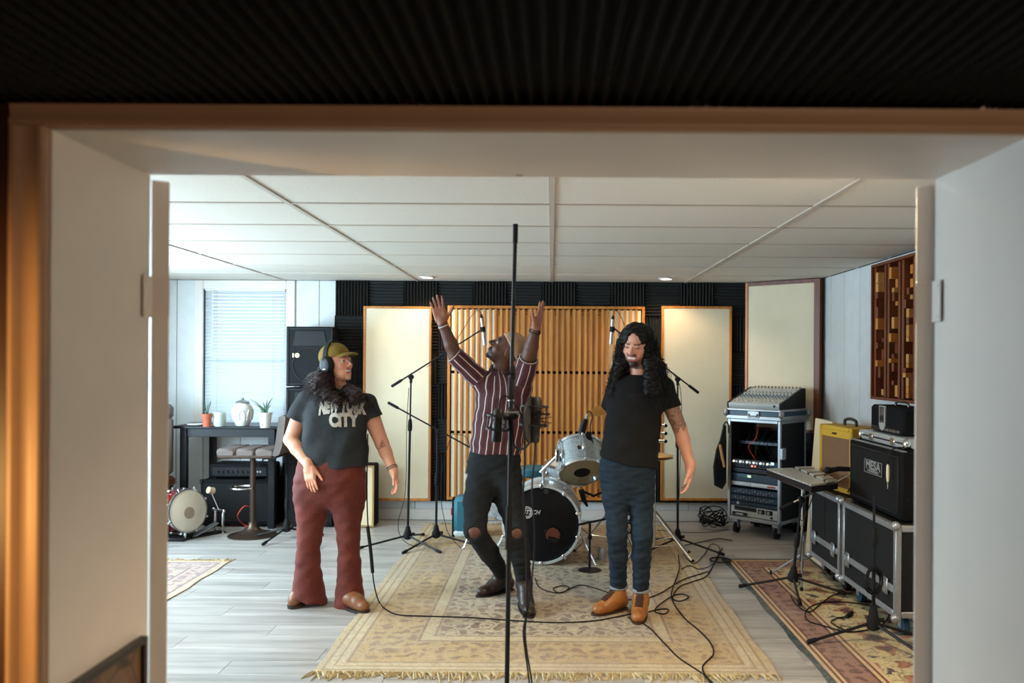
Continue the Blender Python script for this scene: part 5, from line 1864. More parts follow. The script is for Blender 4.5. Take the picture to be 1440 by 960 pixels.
bE = PF(1228, 907)
bE.z = .009
tE = P(1229, 700, bE.y)
mic_stand('black stand with a coiled cable nearest the right door edge', bE, tE.z, (183, 300, 355), .36, None, clutch_z=P(1228, 757, bE.y).z, leg_h=.2)
G_c = G()
rr = random.Random(4)
cc_ = P(1226, 818, bE.y - .03)
for k in range(5):
    G_c.torus(cc_ + Vector((.012 * rr.random(), -.006 * k, .02 * rr.random())), Vector((.5 + .2 * rr.random(), -1, .1 * rr.random())), .062 + .012 * rr.random(), .0042, 28, 6)
tag(G_c.build('hanging_cable_coil', M_RUBBER), 'black cable coil hung on the stand nearest the right door edge', 'cable')
cable('black cable loop with plug on the oriental rug', [PF(1218, 886, .014), PF(1190, 888, .014), PF(1160, 880, .014), PF(1136, 872, .014), PF(1134, 858, .014), PF(1152, 848, .014), PF(1185, 846, .014), PF(1225, 851, .014), PF(1250, 858, .014), PF(1240, 878, .014), PF(1200, 888, .014), PF(1170, 876, .014), PF(1175, 870, .014), PF(1192, 866, .014)], .004)
pg = G().tube([PF(1190, 867, .02), PF(1195, 864, .022), PF(1198, 861, .022)], [.010, .014, .012], 10).build('cable_plug', M_RUBBER)
tag(pg, 'black cable plug at the end of the loop on the oriental rug', 'plug')
cable('black cable crossing the oriental rug between the two right stands', floor_path([(1112, 838), (1120, 850), (1138, 860), (1155, 848), (1175, 835), (1200, 834)], .014), .004)

# ================================================================== FOREGROUND STAND
YF = 3.3
tF = P(725, 316, YF)
p1 = P(719, 545, YF)
bF = P(713, 960, YF)
dirn = (tF - bF)
k0 = bF.z / dirn.z
base = bF - dirn * k0
fs_ = thing('overhead_mic_stand', 'tall black microphone stand standing closest to the camera in the middle', 'microphone stand', base)
o0 = base
u = dirn.normalized()
for a in (100, 220, 340):
    a = math.radians(a)
    d_ = Vector((math.cos(a), math.sin(a), 0))
    lg = G().tube([u * .12 + d_ * .02, d_ * .34 + Vector((0, 0, .012))], .010, 8).build('leg', M_BLACK, fs_)
    G().ball(d_ * .345 + Vector((0, 0, .014)), .014).build('rubber_foot', M_RUBBER, lg)
G().lathe([(.014, .06), (.036, .07), (.036, .11), (.02, .17), (.014, .18)], 14, mtx((0, 0, 0), frame_from(u))).build('hub', M_RUBBER, fs_)
G().cyl(u * .06, p1 - o0, .0102, n=14).build('lower_tube', M_BLACK, fs_)
G().cyl(p1 - o0, tF - o0, .0085, n=12).build('upper_tube', M_BLACK, fs_)
g = G().lathe([(.011, -.05), (.0145, -.045), (.0145, .02), (.012, .04), (.009, .05)], 14, mtx(p1 - o0, frame_from(u)))
g.build('clutch', M_RUBBER, fs_)
G().torus(p1 - o0 - u * .052, u, .0115, .003, 18, 6).build('clutch_ring', M_MICSILVER, fs_)
pT = P(721, 524, YF) - o0
g = G().cyl(pT + Vector((-.03, -.012, 0)), pT + Vector((.012, -.012, 0)), .008, n=8)
g.box(pT + Vector((-.012, -.014, -.03)), pT + Vector((.012, .012, .03)), .006)
g.build('t_handle', M_RUBBER, fs_)
G().tube([tF - o0 - u * .075, tF - o0 + u * .003], .0105, 12).build('end_cap', M_RUBBER, fs_)
G().tube([P(716, 728, YF) - o0 + u * .05, P(715, 745, YF) - o0 - u * .08], .0135, 14).build('height_grip', M_RUBBER, fs_)
# stereo bar
sbm = G().tube([P(706, 580, YF) - o0 + Vector((0, -.025, 0)), P(742, 580, YF) - o0 + Vector((0, -.025, 0))], .0075, 10)
sbm.build('stereo_bar', M_MICSILVER, fs_)
G().tube([P(717, 575, YF) - o0, P(724, 586, YF) - o0 + Vector((0, -.03, 0))], .014, 10).build('bar_clamp', M_RUBBER, fs_)


def shock_mic(label, cpx, r, L, tilt, hoop, mount_dx):
    c = P(*cpx, YF - .03)
    t = thing('studio_microphone', label, 'microphone', c)
    ax = Vector((tilt, 0, 1)).normalized()
    F = frame_from(ax)
    G().lathe([(0, -L / 2), (r * .9, -L / 2), (r, -L / 2 + .008), (r, L * .12), (r * .98, L * .13)], 20, mtx((0, 0, 0), F), caps=False).build('body', M_PLASTIC, t)
    G().lathe([(r * .98, L * .13), (r * 1.02, L * .15), (r * 1.02, L * .42), (r * .75, L * .5), (0, L * .52)], 20, mtx((0, 0, 0), F), caps=False).build('grille', M_BLACK, t)
    for z in (-L * .12, L * .30):
        G().torus(ax * z, ax, hoop, .004, 30, 6).build('mount_hoop', M_BLACK, t)
    for k in range(4):
        a = k * math.pi / 2 + .5
        q = F @ Vector((math.cos(a), math.sin(a), 0))
        q2 = F @ Vector((math.cos(a + .8), math.sin(a + .8), 0))
        G().tube([ax * (-L * .12) + q * hoop, q * (r + .003) + ax * .05 * L, ax * (L * .30) + q2 * hoop], .0018, 5).build('elastic_cord', M_RUBBER, t)
        G().tube([ax * (-L * .12) + q * hoop, ax * (L * .30) + q * hoop], .0028, 6).build('mount_rib', M_BLACK, t)
    G().tube([Vector((0, 0, L * .2)), Vector((mount_dx, 0, L * .2))], .005).build('mount_arm', M_BLACK, t)
    return t


shock_mic('black studio microphone in a wire shock mount on the left of the nearest stand', (700, 598), .021, .135, .08, .046, .05)
shock_mic('larger black studio microphone in a shock mount on the right of the nearest stand', (751, 590), .028, .185, .06, .055, -.05)
pf = thing('pop_filter', 'round black pop filter turned sideways beside the right studio microphone', 'pop filter', P(746, 590, YF - .06))
axp = Vector((1, -.28, 0)).normalized()
G().torus((0, 0, 0), axp, .092, .004, 36, 6).build('hoop', M_BLACK, pf)
tm_ = NT('black_mesh_screen'); tm_.base((.01, .01, .01), .8); tm_.b.inputs['Alpha'].default_value = .82
G().lathe([(0, -.001), (.09, -.001), (.09, .001), (0, .001)], 36, mtx((0, 0, 0), frame_from(axp)), caps=False).build('mesh_screen', tm_.m, pf)
G().tube(spline([(0, 0, -.09), (-.03, .02, -.12), (-.07, .04, -.10), (P(719, 560, YF) - P(746, 590, YF - .06))], 5), .005).build('gooseneck', M_BLACK, pf)
g = G()
for dz in (.012, -.012):
    g.tube([(.02, 0, dz * .2), (.085, -.01, dz), (.03, 0, dz * 3)], .0035, 6)
g.tube([(.0, 0, .022), (.08, -.01, .024)], .004)
g.build('spider_arm', M_BLACK, pf)
cable('black cable from the left studio microphone tied along the nearest stand', [P(700, 583, YF - .03) + V(0, 0, -.03), P(704, 561, YF - .05), P(712, 557, YF - .05), P(722, 566, YF - .05), P(735, 590, YF - .04), P(738, 640, YF - .03), P(736, 700, YF - .03), P(740, 780, YF - .03), P(741, 850, YF - .03), P(740, 866, YF - .03), P(739, 900, YF - .03), P(748, 960, YF - .03), P(752, 1000, YF - .03)], .0036)
cable('black cable hanging from the right studio microphone to the floor', [P(752, 616, YF - .03), P(752, 640, YF - .03), P(748, 690, YF - .02), P(752, 760, YF - .02), P(746, 830, YF - .02), P(741, 862, YF - .025), P(736, 890, YF - .02), P(742, 940, YF - .02), P(748, 990, YF - .02)], .0036)
g = G()
kp_ = P(740, 864, YF - .03)
for k in range(3):
    g.torus(kp_ + V(0, 0, .007 * (k - 1)), (.3 * (k - 1), .2, 1), .012, .0048, 14, 6)
tag(g.build('cable_knot', M_RUBBER), 'knot tying the hanging cables together below the boot', 'cable tie')

# ================================================================== PEOPLE: smooth solids from joined limbs
def A3(v): return np.array([v[0], v[1], v[2]], dtype=np.float64)


class Prim:
    __slots__ = ('fn', 'lo', 'hi', 'k', 'op')

    def __init__(s, fn, lo, hi, k=.012, op='add'):
        s.fn, s.lo, s.hi, s.k, s.op = fn, np.minimum(lo, hi), np.maximum(lo, hi), k, op


def _cutter(fn, cut):
    if cut is None: return fn
    cuts = cut if isinstance(cut, list) else [cut]
    cs = [(A3(p), A3(Vector(n).normalized())) for p, n in cuts]

    def g(p):
        d = fn(p)
        for c, n in cs: d = np.maximum(d, (p - c) @ n)
        return d
    return g


def cap(a, b, ra, rb=None, k=.012, op='add', cut=None):
    a, b = A3(a), A3(b)
    rb = ra if rb is None else rb
    ba = b - a
    l2 = max(1e-9, float(ba @ ba))

    def fn(p):
        pa = p - a
        t = np.clip((pa @ ba) / l2, 0, 1)
        d = pa - t[..., None] * ba
        return np.sqrt(np.einsum('...i,...i', d, d)) - (ra + (rb - ra) * t)
    m = max(ra, rb)
    return Prim(_cutter(fn, cut), np.minimum(a, b) - m, np.maximum(a, b) + m, k, op)


def ell(c, r, R=None, k=.012, op='add', cut=None):
    c = A3(c)
    r = np.array(r if isinstance(r, (tuple, list)) else (r, r, r), dtype=np.float64)
    Rm = np.eye(3) if R is None else np.array(R)

    def fn(p):
        q = (p - c) @ Rm
        k0 = np.sqrt((((q / r)) ** 2).sum(-1))
        k1 = np.sqrt((((q / (r * r))) ** 2).sum(-1)) + 1e-9
        return k0 * (k0 - 1) / k1
    m = r.max()
    return Prim(_cutter(fn, cut), c - m, c + m, k, op)


def rbox(c, h, rad, R=None, k=.008, op='add', cut=None):
    c = A3(c)
    h = np.array(h, dtype=np.float64) - rad
    Rm = np.eye(3) if R is None else np.array(R)

    def fn(p):
        q = np.abs((p - c) @ Rm) - h
        return np.sqrt((np.maximum(q, 0) ** 2).sum(-1)) + np.minimum(q.max(-1), 0) - rad
    m = float(np.linalg.norm(h + rad))
    return Prim(_cutter(fn, cut), c - m, c + m, k, op)


def loft(secs, k=.015, op='add', pw=2.3, cut=None, rot=0.0):
    """secs: (z, cx, cy, a, b) from low to high z"""
    S = np.array(sorted(secs), dtype=np.float64)
    cr, sr = math.cos(rot), math.sin(rot)

    def fn(p):
        z = p[..., 2]
        cx, cy, a, b = [np.interp(z, S[:, 0], S[:, i]) for i in (1, 2, 3, 4)]
        dx, dy = p[..., 0] - cx, p[..., 1] - cy
        x, y = dx * cr + dy * sr, -dx * sr + dy * cr
        d = (np.abs(x / a) ** pw + np.abs(y / b) ** pw) ** (1 / pw)
        e = (d - 1) * np.minimum(a, b)
        c = np.maximum(S[0, 0] - z, z - S[-1, 0])
        return np.maximum(e, c)
    m = max(S[:, 3].max(), S[:, 4].max())
    lo = np.array([S[:, 1].min() - m, S[:, 2].min() - m, S[0, 0]])
    hi = np.array([S[:, 1].max() + m, S[:, 2].max() + m, S[-1, 0]])
    return Prim(_cutter(fn, cut), lo, hi, k, op)


def half(p, n):
    """subtract everything on the side n points to"""
    c, n = A3(p), A3(Vector(n).normalized())
    return Prim(lambda q: -((q - c) @ n), np.array([-50.] * 3), np.array([50.] * 3), .004, 'sub')


def _combine(d, e, pr):
    if pr.op == 'add':
        k = max(pr.k, 1e-4)
        h = np.clip(.5 + .5 * (d - e) / k, 0, 1)
        return d + (e - d) * h - k * h * (1 - h)
    k = max(pr.k, 1e-4)
    e = -e
    h = np.clip(.5 - .5 * (d - e) / k, 0, 1)
    return d + (e - d) * h + k * h * (1 - h)


def surface(prims, h=.005, disp=None, B=8):
    """sparse surface nets of the blended solid -> verts, quads"""
    adds = [p for p in prims if p.op == 'add']
    lo = np.min([p.lo for p in adds], 0) - 4 * h
    hi = np.max([p.hi for p in adds], 0) + 4 * h
    bs = h * B
    nb = np.ceil((hi - lo) / bs).astype(int)
    ii = np.stack(np.meshgrid(*[np.arange(n) for n in nb], indexing='ij'), -1).reshape(-1, 3)
    cen = lo + (ii + .5) * bs
    d = np.full(len(cen), 9.)
    for p in prims:
        m = np.all((cen > p.lo - 2.5 * bs - p.k) & (cen < p.hi + 2.5 * bs + p.k), 1)
        if m.any(): d[m] = _combine(d[m], p.fn(cen[m]), p)
    act = np.abs(d) < bs * 1.45 + (.02 if disp else 0)
    ii = ii[act]
    n = B + 1
    gl = np.stack(np.meshgrid(*[np.arange(n)] * 3, indexing='ij'), -1).reshape(-1, 3)
    ext = nb * B + 2
    mult = np.array([ext[1] * ext[2], ext[2], 1], dtype=np.int64)
    VV, II, QQ = [], [], []
    CH = 1500
    for s in range(0, len(ii), CH):
        bi = ii[s:s + CH]
        base = bi * B
        pts = lo + (base[:, None, :] + gl[None]) * h
        d = np.full(pts.shape[:2], 9.)
        bl, bh = lo + base * h, lo + (base + B) * h
        for p in prims:
            m = np.all((bh > p.lo - p.k - h) & (bl < p.hi + p.k + h), 1)
            if m.any(): d[m] = _combine(d[m], p.fn(pts[m]), p)
        if disp is not None: d = d + disp(pts)
        d = d.reshape(-1, n, n, n)
        sg = d < 0
        corners = [(i, j, k) for i in (0, 1) for j in (0, 1) for k in (0, 1)]
        cs = np.stack([sg[:, i:i + B, j:j + B, k:k + B] for i, j, k in corners], -1)
        cnt = cs.sum(-1)
        bx, x, y, z = np.nonzero((cnt > 0) & (cnt < 8))
        if len(bx) == 0: continue
        cv = np.stack([d[bx, x + i, y + j, z + k] for i, j, k in corners], -1)
        acc = np.zeros((len(bx), 3)); num = np.zeros(len(bx))
        co = np.array(corners, dtype=float)
        for e0 in range(8):
            for e1 in range(e0 + 1, 8):
                if np.abs(co[e0] - co[e1]).sum() != 1: continue
                v0, v1 = cv[:, e0], cv[:, e1]
                m = (v0 < 0) != (v1 < 0)
                t = np.where(m, v0 / np.where(m, v0 - v1, 1), 0)
                acc += np.where(m[:, None], co[e0] + t[:, None] * (co[e1] - co[e0]), 0)
                num += m
        cell = base[bx] + np.stack([x, y, z], 1)
        VV.append(lo + (cell + acc / num[:, None]) * h)
        II.append((cell + 1) @ mult)
        for a in range(3):
            b, c = (a + 1) % 3, (a + 2) % 3
            st = [slice(0, B)] * 3
            en = list(st); en[a] = slice(1, B + 1)
            s0, s1 = sg[(slice(None), *st)], sg[(slice(None), *en)]
            q = np.nonzero(s0 != s1)
            if len(q[0]) == 0: continue
            cell = base[q[0]] + np.stack(q[1:], 1)
            ea = np.zeros(3, int); eb = ea.copy(); ec = ea.copy()
            eb[b] = 1; ec[c] = 1
            quad = np.stack([(cell - eb - ec + 1) @ mult, (cell - ec + 1) @ mult, (cell + 1) @ mult, (cell - eb + 1) @ mult], 1)
            fl = ~s0[q]
            quad[fl] = quad[fl][:, ::-1]
            QQ.append(quad)
    ids = np.concatenate(II); V_ = np.concatenate(VV); Q = np.concatenate(QQ)
    uid, first = np.unique(ids, return_index=True)
    V_ = V_[first]
    pos = np.clip(np.searchsorted(uid, Q), 0, len(uid) - 1)
    ok = np.all(uid[pos] == Q, 1)
    return V_, pos[ok]


def solid(name, prims, m, parent, h=.005, disp=None, col=None, attr=None, origin=None, relax=1):
    V_, Q = surface(prims, h, disp)
    if relax:
        for _ in range(relax):
            acc = np.zeros_like(V_); cnt = np.zeros(len(V_))
            for a, b in ((0, 1), (1, 2), (2, 3), (3, 0)):
                np.add.at(acc, Q[:, a], V_[Q[:, b]]); np.add.at(cnt, Q[:, a], 1)
            V_ = V_ * .45 + .55 * acc / np.maximum(cnt, 1)[:, None]
    o3 = A3(origin) if origin is not None else np.zeros(3)
    me = bpy.data.meshes.new(name)
    me.vertices.add(len(V_)); me.loops.add(Q.size); me.polygons.add(len(Q))
    me.vertices.foreach_set('co', (V_ - o3).astype(np.float32).ravel())
    me.loops.foreach_set('vertex_index', Q.astype(np.int32).ravel())
    me.polygons.foreach_set('loop_start', (np.arange(len(Q)) * 4).astype(np.int32))
    me.update(calc_edges=True)
    me.shade_smooth()
    if col is not None:
        c = np.ones((len(V_), 4), np.float32)
        c[:, :3] = col(V_)
        at = me.color_attributes.new('Col', 'FLOAT_COLOR', 'POINT')
        at.data.foreach_set('color', c.ravel())
    if attr is not None:
        for an, fn in attr.items():
            at = me.attributes.new(an, 'FLOAT', 'POINT')
            at.data.foreach_set('value', fn(V_).astype(np.float32))
    me.materials.append(m)
    return link(name, me, parent), V_, Q


def bvh_of(V_, Q):
    return BVHTree.FromPolygons([Vector(v) for v in V_], [tuple(int(i) for i in q) for q in Q])


# ---- materials
def vcol_mat(name, rough=.5, noise=.12, nscale=30, bump=.1, bscale=120, sss=0.0, spec=.4):
    t = NT(name)
    a = t.n('ShaderNodeVertexColor'); a.layer_name = 'Col'
    co = t.coord('Object')
    f = t.math('MULTIPLY_ADD', t.noise(co, nscale, 4), noise * 2, 1 - noise)
    cc = t.n('ShaderNodeCombineXYZ')
    for i in range(3): t.l(f, cc.inputs[i])
    t.base(t.mix(1.0, a.outputs[0], cc.outputs[0], 'MULTIPLY'), rough, 0, spec)
    if sss:
        t.b.inputs['Subsurface Weight'].default_value = sss
        t.b.inputs['Subsurface Radius'].default_value = (.012, .005, .003)
        t.b.inputs['Subsurface Scale'].default_value = .5
    if bump: t.bump(t.noise(co, bscale, 3), bump, .002)
    return t.m


M_SKIN = vcol_mat('skin', .5, .06, 25, .08, 200, .08)
M_BOOT = vcol_mat('boot_leather', .38, .18, 25, .15, 90)


def cloth(name, col, rough=.85, var=.15, wrinkle=.35, ws=14, fine=400, stretch=(1, 1, 1)):
    t = NT(name)
    co = t.coord('Object', stretch)
    nz = t.noise(co, 10, 6, .6)
    fn_ = t.noise(co, fine, 2)
    c = t.ramp(nz, [(.3, tuple(k * (1 - var) for k in col)), (.7, tuple(min(1, k * (1 + var)) for k in col))])
    c = t.mix(t.math('MULTIPLY', fn_, .25), c, tuple(k * .6 for k in col))
    t.base(c, rough, 0, .2)
    h = t.math('ADD', t.math('MULTIPLY', t.noise(co, ws, 3, .5), 1.0), t.math('MULTIPLY', fn_, .06))
    t.bump(h, wrinkle, .02)
    return t


# ---- hand
def hand(w, d, n, thumb, s=1.0, curl=(.25, .25, .28, .32), spread=.06, tcurl=.3, tout=.8):
    """w wrist, d finger direction, n palm normal, thumb: unit vector towards the thumb side"""
    w, d, n = Vector(w), Vector(d).normalized(), Vector(n)
    n = (n - d * n.dot(d)).normalized()
    t = Vector(thumb)
    t = (t - d * t.dot(d) - n * t.dot(n)).normalized()
    R = np.array([A3(t), A3(n), A3(d)]).T
    pr = [cap(w - d * .02 * s, w + d * .025 * s, .026 * s, .027 * s, k=.015)]
    pr.append(rbox(w + d * .055 * s, (.040 * s, .0155 * s, .042 * s), .013 * s, R, k=.014))
    pr.append(ell(w + d * .04 * s + t * .025 * s + n * .008 * s, (.016 * s, .014 * s, .03 * s), R, k=.012))
    tips = []
    for i, (off, L, r) in enumerate(((.029, .074, .0083), (.0098, .082, .0086), (-.0095, .077, .0082), (-.028, .060, .0073))):
        p = w + d * (.090 - .004 * abs(i - 1.2)) * s + t * off * s
        ang = 0.0
        dd = (d + t * spread * (1.4 - i) * 1.0).normalized()
        for j, fr in enumerate((.46, .30, .24)):
            ang += curl[i] * (0.7 if j == 0 else 1.1)
            v = dd * math.cos(ang) + n * math.sin(ang)
            q = p + v * L * fr * s
            pr.append(cap(p, q, r * s * (1 - .06 * j), r * s * (.94 - .07 * j), k=.004 if j else .007))
            p = q
        tips.append(p)
    p = w + d * .022 * s + t * .026 * s
    v = (d * .75 + t * tout + n * .25).normalized()
    q = p + v * .040 * s
    pr.append(cap(p, q, .0125 * s, .0105 * s, k=.012))
    v2 = (v + d * tcurl + n * .15).normalized()
    q2 = q + v2 * .032 * s
    pr.append(cap(q, q2, .0103 * s, .0092 * s, k=.004))
    q3 = q2 + (v2 + d * .15).normalized() * .024 * s
    pr.append(cap(q2, q3, .0092 * s, .0078 * s, k=.004))
    return pr


# ---- head
class Head:
    def __init__(s, c, f, u, sc=1.0):
        y = Vector(f).normalized()
        u = Vector(u)
        x = y.cross(u).normalized()
        z = x.cross(y)
        s.c, s.sc = Vector(c), sc
        s.R3 = Matrix((x, y, z)).transposed()
        s.R = np.array(s.R3)

    def w(s, x, y, z):
        return s.c + s.R3 @ (Vector((x, y, z)) * s.sc)

    def l(s, P_):
        return ((P_ - A3(s.c)) @ s.R) / s.sc

    def e(s, c, r, k=.012, op='add'):
        r = r if isinstance(r, (tuple, list)) else (r, r, r)
        return ell(s.w(*c), tuple(v * s.sc for v in r), s.R, k, op)

    def p(s, a, b, ra, rb=None, k=.008, op='add'):
        return cap(s.w(*a), s.w(*b), ra * s.sc, (rb if rb is not None else ra) * s.sc, k, op)

    def prims(s, smile=0.0, jaw=1.0, nose=1.0, lips=1.0):
        o = [s.e((0, -.014, .032), (.075, .094, .084)),
             s.e((0, .030, -.022), (.060, .060, .080), .02),
             s.e((0, .040, -.072 - .004 * smile), (.046 * jaw, .046, .034), .02),
             s.e((0, .076, -.096 - .006 * smile), (.018 * jaw, .014, .013), .014),
             s.p((-.028, .079, .026), (.028, .079, .026), .010, k=.014)]
        for q in (-1, 1):
            o.append(s.e((q * .038, .058, -.028 + .006 * smile), (.022, .022, .020), .016))
            o.append(s.e((q * .031, .098, .006), (.015, .013, .009), .010, 'sub'))
            o.append(s.e((q * .031, .0755, .006), (.0125, .0115, .0105), .003))
            o.append(s.e((q * .077, -.004, -.004), (.008, .019, .030), .008))
        o += [s.p((0, .088, .014), (0, .110 * (1 + .01 * nose), -.020), .0065, .0105 * nose, k=.008),
              s.e((-.011 * nose, .100, -.025), (.008, .010, .007), .006), s.e((.011 * nose, .100, -.025), (.008, .010, .007), .006)]
        if smile > .3:
            o.append(s.e((0, .100, -.056), (.024, .022, .010 * smile), .004, 'sub'))
            o.append(s.e((0, .078, -.051), (.022, .014, .0065), .002))
            o.append(s.p((-.020, .086, -.0445), (.020, .086, -.0445), .0052 * lips, k=.004))
            o.append(s.p((-.018, .085, -.0655 - .002 * smile), (.018, .085, -.0655 - .002 * smile), .006 * lips, k=.004))
        else:
            o.append(s.p((-.018, .090, -.049), (.018, .090, -.049), .0058 * lips, k=.005))
            o.append(s.p((-.016, .089, -.060), (.016, .089, -.060), .0066 * lips, k=.005))
        return o

    def color(s, P_, base, skin, lip, brow, beard=None, smile=0.0, closed=False, lidk=.72):
        q = s.l(P_)
        x, y, z = q[:, 0], q[:, 1], q[:, 2]
        ax = np.abs(x)
        inhead = (z > -.13) & (z < .14) & (ax < .1) & (np.abs(y) < .14)
        c = base
        warm = np.exp(-(((ax - .04) / .025) ** 2 + ((z + .028) / .022) ** 2)) * (y > .03) * inhead
        c = c * (1 + warm[:, None] * np.array([.10, -.06, -.06]))
        if beard is not None:
            sm = lambda v, a, b: np.clip((v - a) / (b - a), 0, 1)
            mus = sm(-np.abs(z + .038), -.012, -.008) * sm(-ax, -.034, -.026) * (y > .06)
            chin = sm(-z, .066, .076) * sm(y, .02, .045) * sm(-ax, -.052, -.03)
            jawl = sm(-z, .048, .070) * sm(ax, .018, .032) * sm(y, .0, .03) * .72
            mm = np.maximum(np.maximum(mus, chin), jawl) * inhead * .95
            c = c * (1 - mm[:, None]) + np.array(beard) * mm[:, None]
        lipm = (ax < .024) & (y > .074) & (((z < -.041) & (z > -.050)) | ((z < -.058) & (z > -.0725))) & inhead if smile > .3 else (ax < .021) & (y > .08) & (z < -.044) & (z > -.066) & inhead
        c[lipm] = lip
        if smile > .3:
            mouth = (ax < .022) & (y > .05) & (z < -.0495) & (z > -.0615) & (y < .094) & inhead
            c[mouth] = srgb(232, 224, 212)
        bm = (z > .0255 - .10 * np.clip(ax - .034, 0, 1)) & (z < .0325 - .12 * np.clip(ax - .034, 0, 1)) & (ax > .012) & (ax < .047) & (y > .05) & inhead
        c[bm] = brow
        ex = (ax - .031)
        eye = (ex ** 2 / .0125 ** 2 + (z - .006) ** 2 / (.0055 if not closed else .0022) ** 2 < 1) & (y > .07) & inhead
        c[eye] = srgb(214, 206, 198) if not closed else brow
        iris = (ex ** 2 + (z - .006) ** 2 < .0052 ** 2) & (y > .07) & inhead & eye
        c[iris] = (.02, .012, .01)
        lid = (~eye) & (ex ** 2 / .0165 ** 2 + (z - .008) ** 2 / .0085 ** 2 < 1) & (y > .066) & inhead
        c[lid] = c[lid] * lidk
        return c


def curls(name, seeds, nrms, m, parent, rng, L=(.05, .12), R_=(.006, .011), r=.0028, turns=(2, 4), down=(0, 0, -1), drift=None, n=18, stick=.35):
    g = G()
    for p, nn in zip(seeds, nrms):
        Lq = rng.uniform(*L)
        rad = rng.uniform(*R_)
        tn = rng.uniform(*turns) * 2 * math.pi
        ph = rng.uniform(0, 6.28)
        ax = (Vector(down) + Vector(nn) * stick + Vector((rng.uniform(-.3, .3), rng.uniform(-.3, .3), rng.uniform(-.15, .15)))).normalized()
        F = frame_from(ax)
        pts = []
        for i in range(n):
            t = i / (n - 1)
            rr_ = rad * min(1, .3 + t * 1.2)
            a = ph + tn * t
            pts.append(Vector(p) + ax * Lq * t + F @ Vector((rr_ * math.cos(a), rr_ * math.sin(a), 0)) + Vector((0, 0, -.25 * Lq * t * t)))
        g.tube(pts, [r * (1 - .5 * (i / (n - 1))) for i in range(n)], 4, caps=False)
    o = g.build(name, m, parent, smooth=180)
    return o


def mesh_samples(V_, Q, rng, n, cond=None):
    out, nr = [], []
    tries = 0
    while len(out) < n and tries < n * 40:
        tries += 1
        q = Q[rng.randrange(len(Q))]
        a, b, c, d = (Vector(V_[i]) for i in q)
        nn = (c - a).cross(d - b)
        if nn.length < 1e-12: continue
        nn.normalize()
        p = (a + b + c + d) / 4
        if cond and not cond(p, nn): continue
        out.append(p); nr.append(nn)
    return out, nr


def boot(name, parent, ankle, heel, toe, shaft_r, foot_r, col, sole, top=None, h=.0042, lace=None, nl=6, sole_t=.016, heel_t=.012):
    """ankle point, heel & toe floor points; the sole is a slab of its own"""
    ankle, heel, toe = Vector(ankle), Vector(heel), Vector(toe)
    up0 = Vector((0, 0, 1))
    fd = (toe - heel)
    L = fd.length
    fd.normalize()
    sd_ = fd.cross(up0).normalized()
    up = sd_.cross(fd).normalized()
    f2 = fd
    base = up * (sole_t + heel_t * .5)
    at = lambda t, z: heel + fd * (L * t) + up * (z + sole_t)
    pr = [cap(at(.14, .040), at(.62, .030), .038, foot_r, k=.02),
          cap(at(.62, .028), at(.83, .022), foot_r, foot_r * .80, k=.02),
          ell(at(.80, .022), (foot_r * 1.02, L * .19, .034), np.array([A3(sd_), A3(fd), A3(up)]).T, .015),
          cap(at(.17, .05), ankle, .040, shaft_r, k=.02),
          cap(at(.52, .046), ankle + fd * .010, .036, shaft_r * .95, k=.035),
          cap(at(.60, .040), ankle + up0 * .02 + fd * .012, .032, .036, k=.03)]
    if top is not None:
        top = Vector(top)
        pr.append(cap(ankle, top, shaft_r, shaft_r * 1.04, k=.02, cut=(top, top - ankle)))
    pr.append(half(at(.5, -.004), -up))
    bo, V_, Q = solid(name, pr, M_BOOT, parent, h, None, lambda P_: np.tile(np.array(col), (len(P_), 1)), origin=parent.location)
    o0 = Vector(parent.location)
    outl = []
    for i in range(28):
        a = 2 * math.pi * i / 28
        c, sn = math.cos(a), math.sin(a)
        t = .5 + .5 * math.copysign(abs(c) ** .75, c)
        w = (.034 + .012 * math.sin(math.pi * min(1, t * .72) )) * (1 if t < .8 else 1 - (t - .8) * .9)
        outl.append((t, w * math.copysign(abs(sn) ** .7, sn)))
    M_S = mat('boot_sole', sole, .6)
    g = G()
    R = Matrix((fd, sd_ * -1, up)).transposed()
    g.prism([(t * (L + .012) - .004, w * 1.04) for t, w in outl], sole_t, mtx(heel - o0 + up * .001, R))
    so = g.build('sole', M_S, bo)
    if lace is not None:
        bv = bvh_of(V_, Q)
        g = G()
        t0 = ankle + fd * .03 + up0 * .035
        t1 = at(.62, .05)
        rowsL, rowsR = [], []
        for i in range(nl):
            c = t0.lerp(t1, i / (nl - 1)) + fd * .02 + up * .02
            row = []
            for w in (-.022, -.011, 0, .011, .022):
                o = c + sd_ * w + (fd * .8 + up * .6) * .12
                hit = bv.ray_cast(o, -(fd * .8 + up * .6).normalized())
                if hit[0] is not None: row.append(hit[0] + hit[1] * .0012 - o0)
            if len(row) > 2:
                g.tube(row, .0050, 5)
                rowsL.append(row[0]); rowsR.append(row[-1])
        for i in range(len(rowsL) - 1):
            for a, b in ((rowsL[i], rowsR[i + 1]), (rowsR[i], rowsL[i + 1])):
                mid = []
                for k in range(5):
                    p = a.lerp(b, k / 4) + o0 + (fd * .8 + up * .6) * .1
                    hit = bv.ray_cast(p, -(fd * .8 + up * .6).normalized())
                    if hit[0] is not None: mid.append(hit[0] + hit[1] * .003 - o0)
                if len(mid) > 2: g.tube(mid, .0042, 5)
        g.build('laces', lace, bo)
    return bo

# ================================================================== WOMAN WITH CAP
def rel(pts, o): return [Vector(p) - Vector(o) for p in pts]


